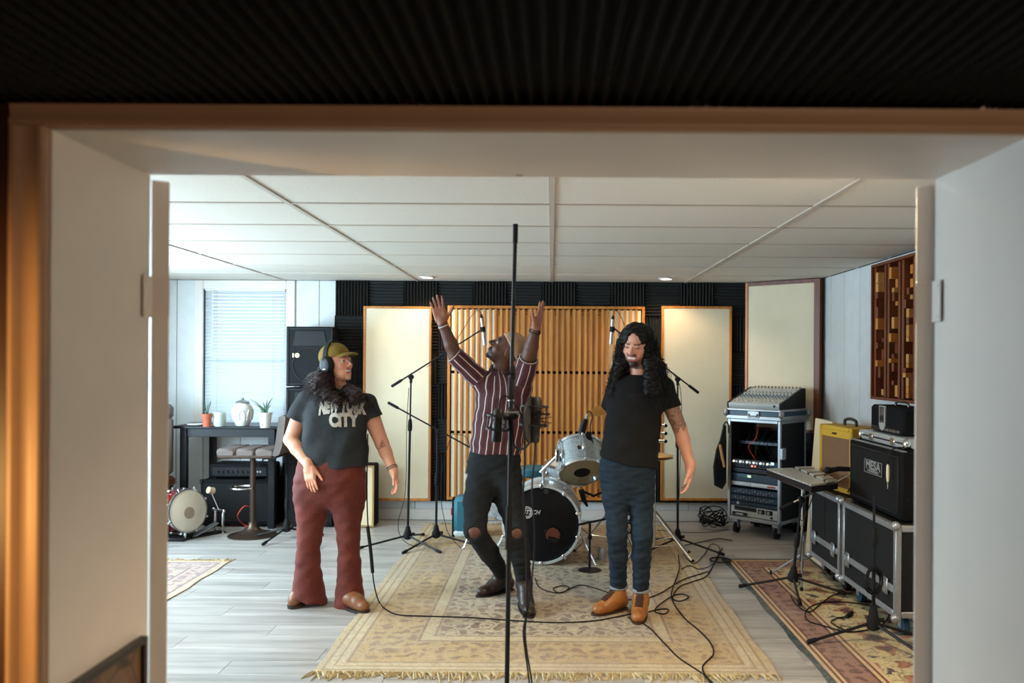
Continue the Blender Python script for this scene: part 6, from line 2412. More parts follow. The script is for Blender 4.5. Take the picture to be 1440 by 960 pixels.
YWm = 5.0
w_root = thing('person', 'laughing woman in an olive cap, headphones, grey t-shirt and rust corduroy flares', 'person', PF(468, 851))
W0 = Vector(w_root.location)
HW = Head(P(474, 511, 5.0), (.88, -.46, .13), (-.10, 0, 1), 1.0)
SK_W = np.array(srgb(222, 158, 128))
sh1, sh2 = P(430, 567, 5.02), P(516, 570, 5.04)
el1, wr1 = P(409, 618, 5.0), P(434, 654, 4.86)
el2, wr2 = P(537, 623, 5.04), P(553, 661, 4.98)
pr = HW.prims(smile=1.0, jaw=1.0, nose=.85)
pr += [cap(HW.w(0, -.018, -.06), P(474, 552, 5.02), .052, .062, k=.02),
       cap(sh1, el1, .060, .044, k=.02), cap(el1, el1.lerp(wr1, .35), .044, .042, k=.012), cap(el1.lerp(wr1, .35), wr1, .042, .027, k=.012),
       cap(sh2, el2, .060, .043, k=.02), cap(el2, el2.lerp(wr2, .35), .043, .040, k=.012), cap(el2.lerp(wr2, .35), wr2, .040, .026, k=.012)]
pr += hand(wr1, P(439, 692, 4.83) - wr1, (.30, .9, .1), (.75, -.5, 0), .97, (.10, .12, .14, .16), .05, .5, .5)
pr += hand(wr2, P(562, 693, 4.95) - wr2, (-.80, -.25, -.35), (-.2, -.95, .1), .95, (.28, .42, .5, .55), .03, .5, .55)


def zsec(y, cx, half_px, b, Y=5.0, dy=0.0):
    p = P(cx, y, Y)
    return (p.z, p.x, p.y + dy, half_px * Y / FPX, b)


body_t = [zsec(700, 464, 30, .07), zsec(680, 464, 42, .12), zsec(650, 467, 42, .13), zsec(620, 471, 40, .125), zsec(590, 473, 39, .125), zsec(565, 474, 36, .10), zsec(552, 474, 24, .07)]
pr.append(loft(body_t, k=.02))
for hp, kn, an in ((P(441, 700, 5.0), P(435, 757, 4.97), P(431, 836, 5.0)), (P(488, 700, 5.0), P(490, 758, 4.98), P(492, 845, 4.98))):
    pr += [cap(hp, kn, .09, .06, k=.02), cap(kn, an, .058, .04, k=.02)]


def wcol(V_):
    c = np.tile(SK_W, (len(V_), 1))
    c = HW.color(V_, c, SK_W, srgb(190, 92, 86), srgb(120, 78, 56), smile=1.0, closed=False, lidk=.86)
    return c


bd_w, Vw, Qw = solid('body', pr, M_SKIN, w_root, .0042, None, wcol, origin=W0)
bvw = bvh_of(Vw, Qw)

# t-shirt
T_TEE = cloth('charcoal_jersey', srgb(48, 50, 51), .9, .12, .4, 11)
tee = [zsec(654, 470, 46, .150), zsec(640, 470, 46, .152), zsec(618, 471, 45, .150), zsec(600, 472, 44, .150, dy=-.005), zsec(582, 473, 44.5, .160, dy=-.012), zsec(566, 474, 42, .130), zsec(556, 474, 36, .10), zsec(549, 474, 27, .085), zsec(544, 474, 17, .065)]
s1c, s2c = P(417, 592, 5.0), P(523, 587, 5.04)
pt = [loft(tee, k=.02),
      cap(sh1 + V(.01, 0, .005), s1c, .078, .080, k=.03, cut=(s1c, (s1c - sh1).normalized() + V(.15, 0, 0))),
      cap(sh2 + V(-.01, 0, .005), s2c, .076, .076, k=.03, cut=(s2c, (s2c - sh2).normalized() + V(-.2, 0, 0))),
      ell(HW.w(0, .01, -.135), (.062, .062, .05), None, .008, 'sub')]


def fold(amp, fx, fz, seed=0.0):
    def f(p):
        x, y, z = p[..., 0], p[..., 1], p[..., 2]
        return amp * (np.sin(fx * (x + .6 * y) + 3 * np.sin(fz * z + seed) + seed) * np.sin(fz * 1.7 * z + 5 * x + seed * 2) + .5 * np.sin(fx * 1.9 * x - fz * 2.3 * z + seed))
    return f


ts_w, Vt, Qt = solid('t_shirt', pt, T_TEE.m, w_root, .0055, fold(.0055, 24, 9, .7), origin=W0)
bvt = bvh_of(Vt, Qt)


def wrap_text(name, body, size, centre, right, up, normal, m, parent, bv, sx=1.0, bold=0.0, arc=0.0, origin=(0, 0, 0), off=.0025):
    """print lettering laid on a garment surface"""
    vs, fs = text_verts(body, size, bold)
    bm = bmesh.new()
    bv_ = [bm.verts.new((x * sx, y, 0)) for x, y, z in vs]
    for f_ in fs:
        try: bm.faces.new([bv_[i] for i in f_])
        except ValueError: pass
    bmesh.ops.triangulate(bm, faces=bm.faces)
    for _ in range(2):
        ed = [e for e in bm.edges if e.calc_length() > .012]
        if ed: bmesh.ops.subdivide_edges(bm, edges=ed, cuts=1)
        bmesh.ops.triangulate(bm, faces=bm.faces)
    C_, Rr, U, N = Vector(centre), Vector(right).normalized(), Vector(up).normalized(), Vector(normal).normalized()
    for v in bm.verts:
        yy = v.co.y + arc * v.co.x ** 2
        p = C_ + Rr * v.co.x + U * yy + N * .4
        hit = bv.ray_cast(p, -N)
        q = hit[0] if hit[0] is not None else p - N * .4
        v.co = q + N * off - Vector(origin)
    me = bpy.data.meshes.new(name)
    bm.to_mesh(me); bm.free()
    me.materials.append(m)
    return link(name, me, parent)


M_PRINT = mat('worn_cream_print', srgb(196, 188, 176), .8, var=.15, scale=60)
wrap_text('print', 'NEW YORK', .104, P(478, 572, 4.8), (1, -.12, 0), (0, 0, 1), (.1, -1, 0), M_PRINT, ts_w, bvt, .50, .007, -.9, W0, .004)
wrap_text('print', 'CITY', .108, P(481, 592, 4.8), (1, -.12, 0), (0, 0, 1), (.1, -1, 0), M_PRINT, ts_w, bvt, .72, .007, 0, W0, .004)

# corduroy flares
T_CORD = NT('rust_corduroy')
co = T_CORD.coord('Object')
wv = T_CORD.n('ShaderNodeTexWave', wave_type='BANDS', bands_direction='X'); wv.inputs['Scale'].default_value = 42; wv.inputs['Distortion'].default_value = 1.5
T_CORD.l(co, wv.inputs['Vector'])
nz = T_CORD.noise(co, 7, 5)
c = T_CORD.ramp(nz, [(.3, srgb(84, 34, 25)), (.7, srgb(112, 49, 35))])
c = T_CORD.mix(T_CORD.math('MULTIPLY', wv.outputs['Fac'], .35), c, srgb(66, 27, 20))
T_CORD.base(c, .75, 0, .25)
T_CORD.b.inputs['Sheen Weight'].default_value = .12
T_CORD.b.inputs['Sheen Tint'].default_value = (.8, .5, .6, 1)
T_CORD.bump(T_CORD.math('ADD', T_CORD.math('MULTIPLY', wv.outputs['Fac'], .25), T_CORD.noise(co, 12, 4)), .35, .012)
hip = [zsec(712, 464, 40, .085), zsec(702, 464, 47, .12), zsec(688, 464, 50, .148), zsec(672, 464.5, 50.5, .158), zsec(655, 466, 47, .148), zsec(643, 467, 45, .142)]
hmL, hmR = P(434, 842, 4.99), P(492, 852, 4.98)
pp = [loft(hip, k=.03),
      cap(P(440, 700, 5.0), P(435, 757, 4.96), .114, .069, k=.04), cap(P(435, 757, 4.96), P(433, 786, 4.97), .069, .070, k=.03),
      cap(P(433, 786, 4.97), P(434, 846, 4.99), .070, .112, k=.03, cut=(hmL, (-.25, -.05, -1))),
      cap(P(488, 700, 5.0), P(490, 757, 4.97), .114, .066, k=.04), cap(P(490, 757, 4.97), P(491, 790, 4.98), .066, .066, k=.03),
      cap(P(491, 790, 4.98), P(492, 856, 4.98), .066, .098, k=.03, cut=(hmR, (0, 0, -1)))]
solid('trousers', pp, T_CORD.m, w_root, .0055, fold(.0022, 34, 26, 2.1), origin=W0)
BROWNL, SOLE = srgb(122, 76, 46), srgb(40, 28, 22)
hb_ = P(430, 838, 5.02)
boot('ankle_boot', w_root, P(432, 828, 5.02), P(433, 843, 5.03), PF(408, 856), .040, .034, BROWNL, SOLE)
boot('ankle_boot', w_root, P(490, 838, 4.98), PF(484, 853), PF(517, 863), .042, .036, BROWNL, SOLE)

# cap
M_OLIVE = cloth('olive_cap_cotton', srgb(120, 97, 40), .85, .12, .2, 30).m
cp_ = [HW.e((0, -.016, .048), (.086, .105, .086))]
cut_n = HW.R3 @ Vector((0, .12, -1))
cp_.append(half(HW.w(0, 0, .034), cut_n))
cp_.append(HW.e((0, -.016, .045), (.0795, .098, .082), .003, 'sub'))
capo, _, _ = solid('cap_crown', cp_, M_OLIVE, w_root, .0045, None, origin=W0)
bp_ = [HW.e((0, .085, .030), (.072, .085, .030), .004)]
bp_.append(HW.e((0, .08, .015), (.080, .094, .036), .003, 'sub'))
bp_.append(half(HW.w(0, .06, .05), HW.R3 @ Vector((0, -1, 0))))
bp_.append(half(HW.w(0, .06, .028), HW.R3 @ Vector((0, .12, -1))))
solid('cap_brim', bp_, M_OLIVE, w_root, .0035, None, origin=W0)
G().ball(HW.w(0, -.016, .134) - W0, .008).build('cap_button', M_OLIVE, w_root)
# headphones
band = [HW.w(.092 * math.cos(a), -.008, .012 + .132 * math.sin(a)) - W0 for a in [math.pi * i / 16 for i in range(17)]]
hpn = thing('headphones', 'black studio headphones worn over the olive cap', 'headphones', HW.c)
dlt = W0 - HW.c
g = G()
fwd = HW.R3 @ Vector((0, 1, 0))
for i in range(16):
    a, b = band[i] + dlt, band[i + 1] + dlt
    w_ = fwd * .015
    o_ = (a - (HW.w(0, -.008, .012) - HW.c)).normalized() * .007
    o2 = (b - (HW.w(0, -.008, .012) - HW.c)).normalized() * .007
    g.add([a - w_, a + w_, b + w_, b - w_, a - w_ + o_, a + w_ + o_, b + w_ + o2, b - w_ + o2], [(0, 1, 2, 3), (4, 7, 6, 5), (0, 4, 5, 1), (3, 2, 6, 7), (0, 3, 7, 4), (1, 5, 6, 2)])
g.build('headband', M_RUBBER, hpn)
for q in (-1, 1):
    xx = HW.R3 @ Vector((q, 0, 0))
    c0 = HW.w(q * .082, -.004, -.004) - HW.c
    F = frame_from(xx, HW.R3 @ Vector((0, 0, 1)))
    ec = G().lathe([(0, 0), (.036, 0), (.044, .008), (.044, .024), (.036, .036), (.02, .040), (0, .040)], 24, mtx(c0 - xx * .006, F) @ Matrix.Diagonal((1.0, 1.22, 1, 1)), caps=False)
    ec = ec.build('ear_cup', M_PLASTIC, hpn)
    G().lathe([(.030, -.008), (.044, -.006), (.046, .006), (.036, .010)], 24, mtx(c0 - xx * .006, F) @ Matrix.Diagonal((1.0, 1.22, 1, 1)), caps=False).build('ear_pad', M_RUBBER, hpn)
    G().box((-.012, -.03, .0405), (.012, -.022, .0415), .0005, mtx(c0 - xx * .006, F)).build('ear_cup_mark', M_PRINT, ec)

# hair
M_HAIRW = mat('dark_brown_curls', srgb(44, 28, 26), .5, var=.45, scale=50, spec=.25)
hv = [HW.e((-.0, -.055, -.05), (.085, .075, .09), .03),
      cap(HW.w(.075, -.03, -.05), P(452, 540, 4.92), .040, .062, k=.04), cap(P(452, 540, 4.92), P(458, 554, 4.90), .060, .046, k=.04),
      cap(P(452, 535, 5.02), P(443, 535, 5.04), .07, .055, k=.03),
      cap(P(462, 553, 4.88), P(476, 562, 4.86), .040, .028, k=.03), cap(P(490, 549, 4.93), P(500, 556, 4.92), .042, .046, k=.03),
      cap(P(500, 556, 4.92), P(497, 563, 4.89), .042, .032, k=.03), cap(P(510, 560, 4.97), P(517, 570, 4.97), .030, .02, k=.03),
      HW.e((0, .075, -.03), (.06, .075, .085), .01, 'sub')]
hwo, Vh, Qh = solid('hair', hv, M_HAIRW, w_root, .006, fold(.006, 70, 80, .3), origin=W0)
rg = random.Random(5)
cond = lambda p, n: (HW.R3.transposed() @ (p - HW.c)).y < .055 or p.z < HW.c.z - .12
s_, n_ = mesh_samples(Vh, Qh, rg, 900, cond)
curls('hair_curls', [p - W0 for p in s_], n_, M_HAIRW, w_root, rg, (.030, .070), (.004, .009), .0013, (2, 5), n=16, stick=.6)

# triangle tattoo and bracelet
M_INK = mat('tattoo_ink', srgb(62, 46, 44), .7)
g = G()


def on_skin(px, py, Y, bv, off=.0012):
    p = P(px, py, Y - .3)
    d = (P(px, py, Y) - p).normalized()
    hit = bv.ray_cast(p, d)
    return (hit[0] + hit[1] * off) if hit[0] is not None else P(px, py, Y)


def ink_line(g, pix, Y, bv, r=.0016, o=W0, n=8):
    for (x0, y0), (x1, y1) in zip(pix[:-1], pix[1:]):
        pts = [on_skin(x0 + (x1 - x0) * i / n, y0 + (y1 - y0) * i / n, Y, bv, .0003) - o for i in range(n + 1)]
        g.tube(pts, r, 4)


ink_line(g, [(532.5, 631), (537, 618), (542, 627), (532.5, 631)], 5.0, bvw)
ink_line(g, [(535, 628.5), (537.3, 621.5), (539.6, 626.5), (535, 628.5)], 5.0, bvw)
ink_line(g, [(537.2, 621.5), (537, 628)], 5.0, bvw)
g.build('tattoo', M_INK, w_root)
fw = (wr2 - el2).normalized()
for k in range(2):
    G().torus(wr2 - fw * (.012 + .012 * k) - W0, fw, .030, .0045, 22, 6).build('bracelet', (mat('woven_bracelet', srgb(116, 100, 84), .8), M_BRONZE)[k], w_root)

# ================================================================== MAN WITH RAISED ARMS
m_root = thing('person', 'man with both arms raised in a striped maroon shirt, ripped black jeans and beanie', 'person', PF(722, 855))
M0 = Vector(m_root.location)
HM = Head(P(712, 492, 4.97), (-.76, -.22, .56), (.56, 0, .80), 1.0)
SK_M = np.array(srgb(92, 58, 44))
PALM = np.array(srgb(150, 96, 76))
nb_ = P(704, 524, 5.0)
sA, sB = P(683, 541, 4.97), P(732, 543, 4.97)
eA, wA = P(641, 501, 4.90), P(622, 454, 4.86)
eB, wB = P(744, 500, 4.84), P(753, 463, 4.78)
pr = HM.prims(smile=0, nose=1.02, lips=1.3, jaw=1.08)
pr += [cap(HM.w(0, -.022, -.055), nb_, .054, .060, k=.02),
       cap(sA, eA, .056, .044, k=.02), cap(eA, eA.lerp(wA, .35), .044, .042, k=.012), cap(eA.lerp(wA, .35), wA, .042, .028, k=.012),
       cap(sB, eB, .056, .046, k=.02), cap(eB, eB.lerp(wB, .35), .046, .043, k=.012), cap(eB.lerp(wB, .35), wB, .043, .029, k=.012)]
pr += hand(wA, P(612, 417, 4.83) - wA, (.05, -1, .1), (1, -.1, 0), 1.0, (.02, .03, .05, .08), .10, .25, 1.0)
pr += hand(wB, P(767, 419, 4.80) - wB, (-.85, .35, .25), (-.4, -.9, 0), 1.02, (.08, .02, .04, .12), .09, .3, .7)
body_m = [zsec(690, 694, 22, .07), zsec(665, 695, 31, .095), zsec(640, 697, 32, .10), zsec(600, 703, 32, .10), zsec(560, 707, 33, .105), zsec(540, 707, 31, .09), zsec(528, 705, 20, .065)]
pr.append(loft(body_m, k=.02))
hA, kA, aA = P(676, 672, 4.97), P(668, 746, 4.76), P(709, 810, 5.25)
hB, kB, aB = P(713, 675, 4.97), P(727, 747, 4.82), P(737, 820, 4.97)
for hp, kn, an in ((hA, kA, aA), (hB, kB, aB)):
    pr += [cap(hp, kn, .075, .056, k=.02), cap(kn, an, .056, .040, k=.02)]


def mcol(V_):
    c = np.tile(SK_M, (len(V_), 1))
    for w_, e_, pn in ((wA, eA, (.05, -1, .1)), (wB, eB, (-.85, .35, .25))):
        d_ = A3((Vector(w_) - Vector(e_)).normalized())
        hnd = ((V_ - A3(w_)) @ d_ > .0) & (np.linalg.norm(V_ - A3(w_), axis=1) < .25)
        c[hnd] = PALM
    return HM.color(V_, c, SK_M, srgb(104, 56, 50), srgb(24, 16, 14), beard=srgb(40, 26, 22))


bd_m, Vm, Qm = solid('body', pr, M_SKIN, m_root, .0042, None, mcol, origin=M0)
bvm = bvh_of(Vm, Qm)

# striped shirt
cutA, cutB = eA.lerp(wA, .10), eB.lerp(wB, -.12)
cutA = eA + (eA - sA) * .03
shirt = [zsec(638, 697, 36, .122), zsec(618, 699, 36.5, .124), zsec(590, 703, 37, .124), zsec(560, 707, 38, .124), zsec(544, 707, 37, .108), zsec(534, 706, 31, .09), zsec(526, 704, 20, .075), zsec(521, 702, 15, .066)]
ps = [loft(shirt, k=.02),
      cap(sA, cutA, .070, .056, k=.03, cut=(cutA, cutA - sA)),
      cap(sB, cutB, .072, .062, k=.03, cut=(cutB, cutB - sB)),
      half(P(697, 637, 4.97), (-.05, 0, -1)),
      ell(nb_ + V(0, 0, .045), (.058, .06, .03), None, .006, 'sub')]


def stripe_u(V_):
    z = V_[:, 2]
    S = np.array(sorted(shirt))
    cx, cy = np.interp(z, S[:, 0], S[:, 1]), np.interp(z, S[:, 0], S[:, 2])
    u = np.arctan2(V_[:, 0] - cx, -(V_[:, 1] - cy)) * .155
    best = np.full(len(V_), 1e9)
    for a, b in ((sA, cutA), (sB, cutB)):
        a_, b_ = A3(a), A3(b)
        ba = b_ - a_
        t = np.clip(((V_ - a_) @ ba) / (ba @ ba), -.2, 1.2)
        q = V_ - a_ - t[:, None] * ba
        F = np.array(frame_from(Vector(ba), (0, 1, 0)))
        l_ = q @ F
        ua = np.arctan2(l_[:, 1], l_[:, 0]) * .068
        near = (np.linalg.norm(q, axis=1) < .085) & (t > .22)
        u = np.where(near, ua + .012, u)
    return u


ST = NT('maroon_striped_shirt_cloth')
at = ST.n('ShaderNodeAttribute'); at.attribute_name = 'u'
fr = ST.math('FRACT', ST.math('MULTIPLY_ADD', at.outputs['Fac'], 1 / .052, 100.3))
cst = ST.ramp(fr, [(0, srgb(214, 204, 194)), (.13, srgb(26, 16, 20)), (.17, srgb(84, 40, 46)), (.50, srgb(50, 26, 36)), (.60, srgb(84, 40, 46)), (.95, srgb(26, 16, 20))], 'CONSTANT')
co = ST.coord('Object')
cst = ST.mix(ST.math('MULTIPLY', ST.noise(co, 12, 4), .3), cst, srgb(52, 28, 36))
ST.base(cst, .75, 0, .3)
ST.bump(ST.noise(co, 16, 3), .35, .015)
shirt_o, Vs, Qs = solid('striped_shirt', ps, ST.m, m_root, .0048, fold(.0035, 20, 20, 1.4), None, {'u': stripe_u}, origin=M0)
# collar and sleeve cuffs
g = G()
for s_ in (-1, 1):
    pts = [nb_ + V(s_ * .012, -.078, -.035), nb_ + V(s_ * .045, -.062, -.008), nb_ + V(s_ * .066, -.01, .018), nb_ + V(s_ * .05, .045, .03)]
    inn = [p + V(-s_ * .006, .002, .028) for p in pts]
    tips_ = [p + V(s_ * .014, -.012, -.022) for p in pts]
    for i in range(3):
        a, b, c_, d_ = inn[i], inn[i + 1], tips_[i + 1], tips_[i]
        nn = (b - a).cross(d_ - a).normalized() * .0025
        g.add([a, b, c_, d_, a + nn, b + nn, c_ + nn, d_ + nn], [(0, 1, 2, 3), (4, 7, 6, 5), (0, 4, 5, 1), (1, 5, 6, 2), (2, 6, 7, 3), (3, 7, 4, 0)])
g.v = [tuple(Vector(v) - M0) for v in g.v]
g.build('collar', mat('maroon_collar_cloth', srgb(66, 32, 38), .8), m_root)
for c_, s_, r_ in ((cutA, sA, .055), (cutB, sB, .060)):
    d_ = (c_ - s_).normalized()
    G().torus(c_ - M0, d_, r_ - .004, .0065, 28, 6).build('sleeve_cuff', mat('maroon_cuff_cloth', srgb(96, 58, 60), .8), m_root)
    G().torus(c_ - M0 + d_ * .004, d_, r_ - .004, .0035, 28, 6).build('sleeve_cuff', M_PRINT, m_root)

# black ripped jeans
T_JB = cloth('washed_black_denim', srgb(31, 34, 37), .85, .22, .5, 13)
hipm = [zsec(704, 692, 22, .07), zsec(694, 693, 30, .10), zsec(678, 694, 36, .125), zsec(650, 695, 38, .124), zsec(632, 697, 35, .115)]
kneeA, kneeB = kA + V(0, -.058, .0), kB + V(0, -.058, 0)
pj = [loft(hipm, k=.03),
      cap(hA, P(671, 705, 4.86), .092, .080, k=.03), cap(P(671, 705, 4.86), kA, .080, .066, k=.03), cap(kA, kA.lerp(aA, .45), .064, .062, k=.02), cap(kA.lerp(aA, .45), aA, .060, .046, k=.02),
      cap(hB, P(718, 708, 4.90), .095, .080, k=.03), cap(P(718, 708, 4.90), kB, .080, .066, k=.03), cap(kB, kB.lerp(aB, .45), .064, .062, k=.02), cap(kB.lerp(aB, .45), aB, .060, .047, k=.02),
      ell(kneeA + V(0, -.02, .0), (.048, .045, .040), None, .004, 'sub'), ell(kneeB + V(0, -.02, 0), (.042, .045, .038), None, .004, 'sub')]
jn_m, Vj, Qj = solid('ripped_jeans', pj, T_JB.m, m_root, .005, fold(.0025, 30, 45, 3.3), origin=M0)
# bare knees showing in the rips
for kk, nm in ((kA, 'knee'), (kB, 'knee')):
    kn_ = [ell(kk + V(0, -.012, 0), (.050, .046, .052), None, .01)]
    solid('bare_knee', kn_, M_SKIN, m_root, .005, None, lambda V_: np.tile(SK_M * .95, (len(V_), 1)), origin=M0)
# frayed tear on the thigh
tr_ = G()
hp_ = P(656, 672, 4.93)
tr_.box((-.012, -.012, -.028), (.012, .012, .028), .006)
tr_.v = [tuple(Vector(v) + hp_ - M0) for v in tr_.v]
tr_.build('white_patch', M_PRINT, m_root)
DB, DS = srgb(46, 34, 30), srgb(22, 18, 17)
boot('leather_boot', m_root, aA + V(.0, 0, .0), PF(722, 830), PF(671, 841), .045, .037, DB, DS, top=aA.lerp(kA, .26))
boot('leather_boot', m_root, aB, PF(734, 846), PF(746, 871), .046, .038, DB, DS, top=aB.lerp(kB, .28))
# beanie
M_BEANIE = cloth('tan_knit', srgb(188, 150, 120), .9, .12, .4, 60).m
bn = [HM.e((0, -.026, .046), (.086, .104, .088)), HM.e((0, -.075, .075), (.05, .05, .05), .03)]
bn.append(half(HM.w(0, .0, .030), HM.R3 @ Vector((0, .55, -1))))
solid('beanie', bn, M_BEANIE, m_root, .0045, None, origin=M0)
# bracelet and watch
fA = (wA - eA).normalized()
G().torus(wA - fA * .02 - M0, fA, .031, .004, 22, 6).build('bracelet', M_PRINT, m_root)
fB = (wB - eB).normalized()
wt = G().torus(wB - fB * .015 - M0, fB, .031, .007, 22, 6)
wt.tube([wB - fB * .034 - M0, wB + fB * .004 - M0], .0335, 16)
wt.build('watch', M_RUBBER, m_root)

# ================================================================== LONG-HAIRED MAN
r_root = thing('person', 'smiling man with long dark curls in a black t-shirt, dark jeans and tan boots', 'person', PF(878, 872))
R0 = Vector(r_root.location)
HR = Head(P(895, 485, 4.76), (-.40, -.86, -.30), (.0, -.30, .95), 1.0)
SK_R = np.array(srgb(214, 156, 132))
nb_ = P(900, 526, 4.80)
sA, sB = P(869, 543, 4.80), P(932, 544, 4.80)
eA, wA = P(860, 600, 4.93), P(884, 640, 5.02)
eB, wB = P(956, 602, 4.80), P(971, 656, 4.74)
pr = HR.prims(smile=.72, jaw=.98)
pr += [cap(HR.w(0, -.022, -.055), nb_, .056, .064, k=.02),
       cap(sA, eA, .056, .042, k=.02), cap(eA, wA, .042, .028, k=.012),
       cap(sB, eB, .058, .042, k=.02), cap(eB, eB.lerp(wB, .3), .042, .041, k=.012), cap(eB.lerp(wB, .3), wB, .041, .028, k=.012)]
pr += hand(wA, V(.6, .1, -.5), (0, 1, 0), (.3, 0, 1), 1.0)
pr += hand(wB, P(967, 692, 4.71) - wB, (-.85, .1, .1), (-.3, -.9, 0), 1.02, (.22, .30, .36, .42), .03, .6, .45)
bodr = [zsec(690, 883, 20, .06, 4.76), zsec(655, 884, 33, .095, 4.76), zsec(600, 889, 35, .10, 4.76), zsec(560, 896, 37, .105, 4.78), zsec(540, 900, 36, .09, 4.79), zsec(530, 900, 22, .065, 4.79)]
pr.append(loft(bodr, k=.02))
hA, kA, aA = P(864, 662, 4.76), P(868, 750, 4.72), P(870, 824, 4.87)
hB, kB, aB = P(900, 662, 4.76), P(903, 752, 4.70), P(901, 829, 4.81)
for hp, kn, an in ((hA, kA, aA), (hB, kB, aB)):
    pr += [cap(hp, kn, .066, .048, k=.02), cap(kn, an, .045, .036, k=.02)]


def rcol(V_):
    c = np.tile(SK_R, (len(V_), 1))
    c = HR.color(V_, c, SK_R, srgb(176, 98, 92), srgb(30, 20, 18), beard=srgb(44, 30, 26), smile=.72, closed=True)
    # inked half sleeve above the elbow
    a_, b_ = A3(sB), A3(eB)
    t = ((V_ - a_) @ (b_ - a_)) / ((b_ - a_) @ (b_ - a_))
    near = np.linalg.norm(V_ - (a_ + np.clip(t, 0, 1.3)[:, None] * (b_ - a_)), axis=1) < .07
    m = near & (t > .40) & (t < 1.02 + .05 * np.sin(V_[:, 0] * 160)) & (V_[:, 0] > A3(sB)[0])
    pat = np.sin(V_[:, 0] * 150 + 3 * np.sin(V_[:, 2] * 90)) * np.sin(V_[:, 2] * 130 + 2.5 * np.sin(V_[:, 1] * 120 + V_[:, 0] * 60))
    ink = np.where(pat > .15, .35, np.where(pat > -.25, .75, .5))
    c[m] = c[m] * ink[m][:, None] * np.array([.85, .95, .95])
    return c


bd_r, Vr, Qr = solid('body', pr, M_SKIN, r_root, .0042, None, rcol, origin=R0)
bvr = bvh_of(Vr, Qr)
T_BK = cloth('black_jersey', (.010, .010, .0105), .9, .15, .4, 12)
tr4 = [zsec(660, 883, 41, .135, 4.76), zsec(640, 884, 41, .135, 4.76), zsec(600, 889, 39, .125, 4.76), zsec(570, 893, 39.5, .125, 4.77), zsec(552, 898, 42, .120, 4.78), zsec(541, 900, 39, .10, 4.79), zsec(533, 900, 30, .085, 4.79), zsec(527, 900, 18, .068, 4.79)]
cA, cB = P(859, 575, 4.87), P(943, 573, 4.80)
pt = [loft(tr4, k=.02),
      cap(sA, cA, .066, .064, k=.03, cut=(cA, cA - sA)), cap(sB, cB, .068, .066, k=.03, cut=(cB, (cB - sB).normalized() + V(-.15, 0, 0))),
      half(P(883, 650, 4.76), (-.21, 0, -1)),
      ell(HR.w(0, .035, -.145), (.060, .06, .04), None, .006, 'sub')]
solid('black_t_shirt', pt, T_BK.m, r_root, .0055, fold(.0035, 20, 15, .2), origin=R0)
# jeans with turned-up cuffs
T_JN = cloth('dark_indigo_denim', srgb(33, 46, 58), .85, .25, .55, 13)
hipr = [zsec(706, 883, 22, .07, 4.75), zsec(696, 882, 30, .10, 4.76), zsec(680, 882, 36.5, .12, 4.76), zsec(650, 883, 38.5, .122, 4.76), zsec(636, 884, 37, .118, 4.76)]
pj = [loft(hipr, k=.03),
      cap(hA, P(865, 700, 4.74), .084, .073, k=.03), cap(P(865, 700, 4.74), kA, .073, .060, k=.03), cap(kA, P(869, 780, 4.775), .059, .056, k=.02), cap(P(869, 780, 4.775), aA, .056, .051, k=.02, cut=(aA, (0, 0, -1))),
      cap(hB, P(901, 700, 4.74), .086, .076, k=.03), cap(P(901, 700, 4.74), kB, .076, .062, k=.03), cap(kB, P(902, 782, 4.735), .061, .056, k=.02), cap(P(902, 782, 4.735), aB, .056, .049, k=.02, cut=(aB, (0, 0, -1)))]
solid('jeans', pj, T_JN.m, r_root, .005, fold(.0028, 30, 48, 4.1), origin=R0)
M_CUFF = cloth('pale_denim_cuff', srgb(146, 150, 152), .9, .1, .2, 30).m
for an, rr_ in ((aA, .053), (aB, .051)):
    pc_ = [cap(an + V(0, 0, .03), an + V(0, 0, -.03), rr_ + .003, rr_ + .002, k=.01, cut=[(an + V(0, 0, .012), (0, 0, 1)), (an + V(0, 0, -.014), (0, 0, -1))])]
    solid('jeans_cuff', pc_, M_CUFF, r_root, .005, None, origin=R0)
TAN, TSOLE = srgb(156, 98, 46), srgb(56, 34, 20)
M_LACE = mat('brown_laces', srgb(62, 34, 20), .8)
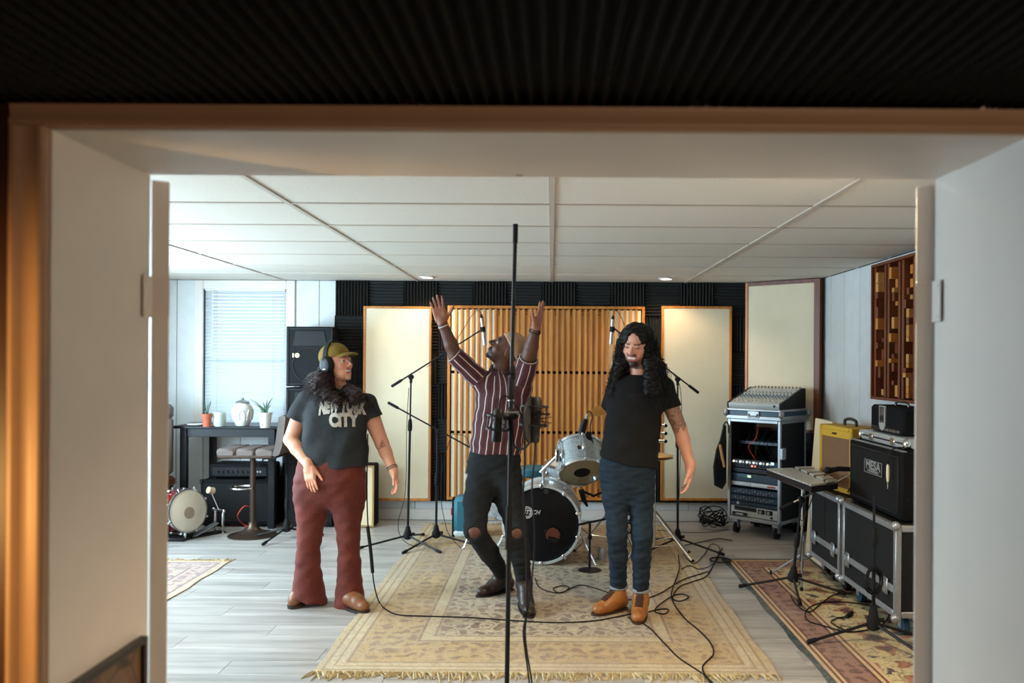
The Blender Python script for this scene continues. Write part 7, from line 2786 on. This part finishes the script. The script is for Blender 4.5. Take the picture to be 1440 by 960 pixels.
for an, he, to in ((aA, PF(881, 857), PF(834, 867)), (aB, PF(903, 860), PF(896, 880))):
    boot('tan_boot', r_root, an + V(0, 0, -.065), he, to, .044, .040, TAN, TSOLE, top=an + V(0, 0, .01), lace=M_LACE, sole_t=.018)

# hair: long curls
M_HAIRR = mat('black_curls', (.007, .0055, .005), .5, var=.4, scale=40, spec=.2)
def hsec(y, cx, half_px, b, Y):
    return zsec(y, cx, half_px, b, Y)


hv = [HR.e((0, -.022, .046), (.088, .106, .084), .01),
      loft([hsec(458, 897, 16, .05, 4.80), hsec(466, 896, 23, .085, 4.82), hsec(480, 896, 27.5, .10, 4.84), hsec(496, 897, 31, .10, 4.86), hsec(510, 898, 35, .10, 4.87), hsec(524, 899, 39, .10, 4.87), hsec(536, 900, 38, .10, 4.88), hsec(548, 901, 30, .09, 4.89)], .03, pw=2.0),
      cap(HR.w(.072, .015, .02), P(914, 508, 4.74), .034, .040, k=.04), cap(P(914, 508, 4.74), P(921, 548, 4.66), .042, .040, k=.03), cap(P(926, 516, 4.78), P(932, 542, 4.74), .045, .034, k=.03), cap(P(912, 530, 4.70), P(910, 552, 4.655), .030, .022, k=.03),
      cap(HR.w(-.074, .0, .0), P(872, 512, 4.78), .024, .028, k=.03), cap(P(872, 512, 4.78), P(862, 552, 4.74), .030, .024, k=.03), cap(P(866, 525, 4.80), P(858, 545, 4.80), .03, .02, k=.03),
      HR.e((-.01, .085, -.030), (.060, .080, .092), .008, 'sub'), HR.e((0.0, .10, .040), (.042, .07, .052), .01, 'sub')]
hro, Vh, Qh = solid('hair', hv, M_HAIRR, r_root, .005, fold(.005, 60, 70, .9), origin=R0)
rg = random.Random(9)


def cnd(p, n):
    q = HR.R3.transposed() @ (p - HR.c)
    if q.y > .015 and abs(q.x) < .076 and q.z < .128: return False
    return not (p.y < 4.76 and P(868, 500, 4.7).x < p.x < P(906, 500, 4.7).x and p.z < P(890, 500, 4.7).z)


s_, n_ = mesh_samples(Vh, Qh, rg, 1000, cnd)
curls('hair_curls', [p - R0 for p in s_], n_, M_HAIRR, r_root, rg, (.035, .10), (.005, .010), .0016, (1.5, 4), n=16, stick=.3)
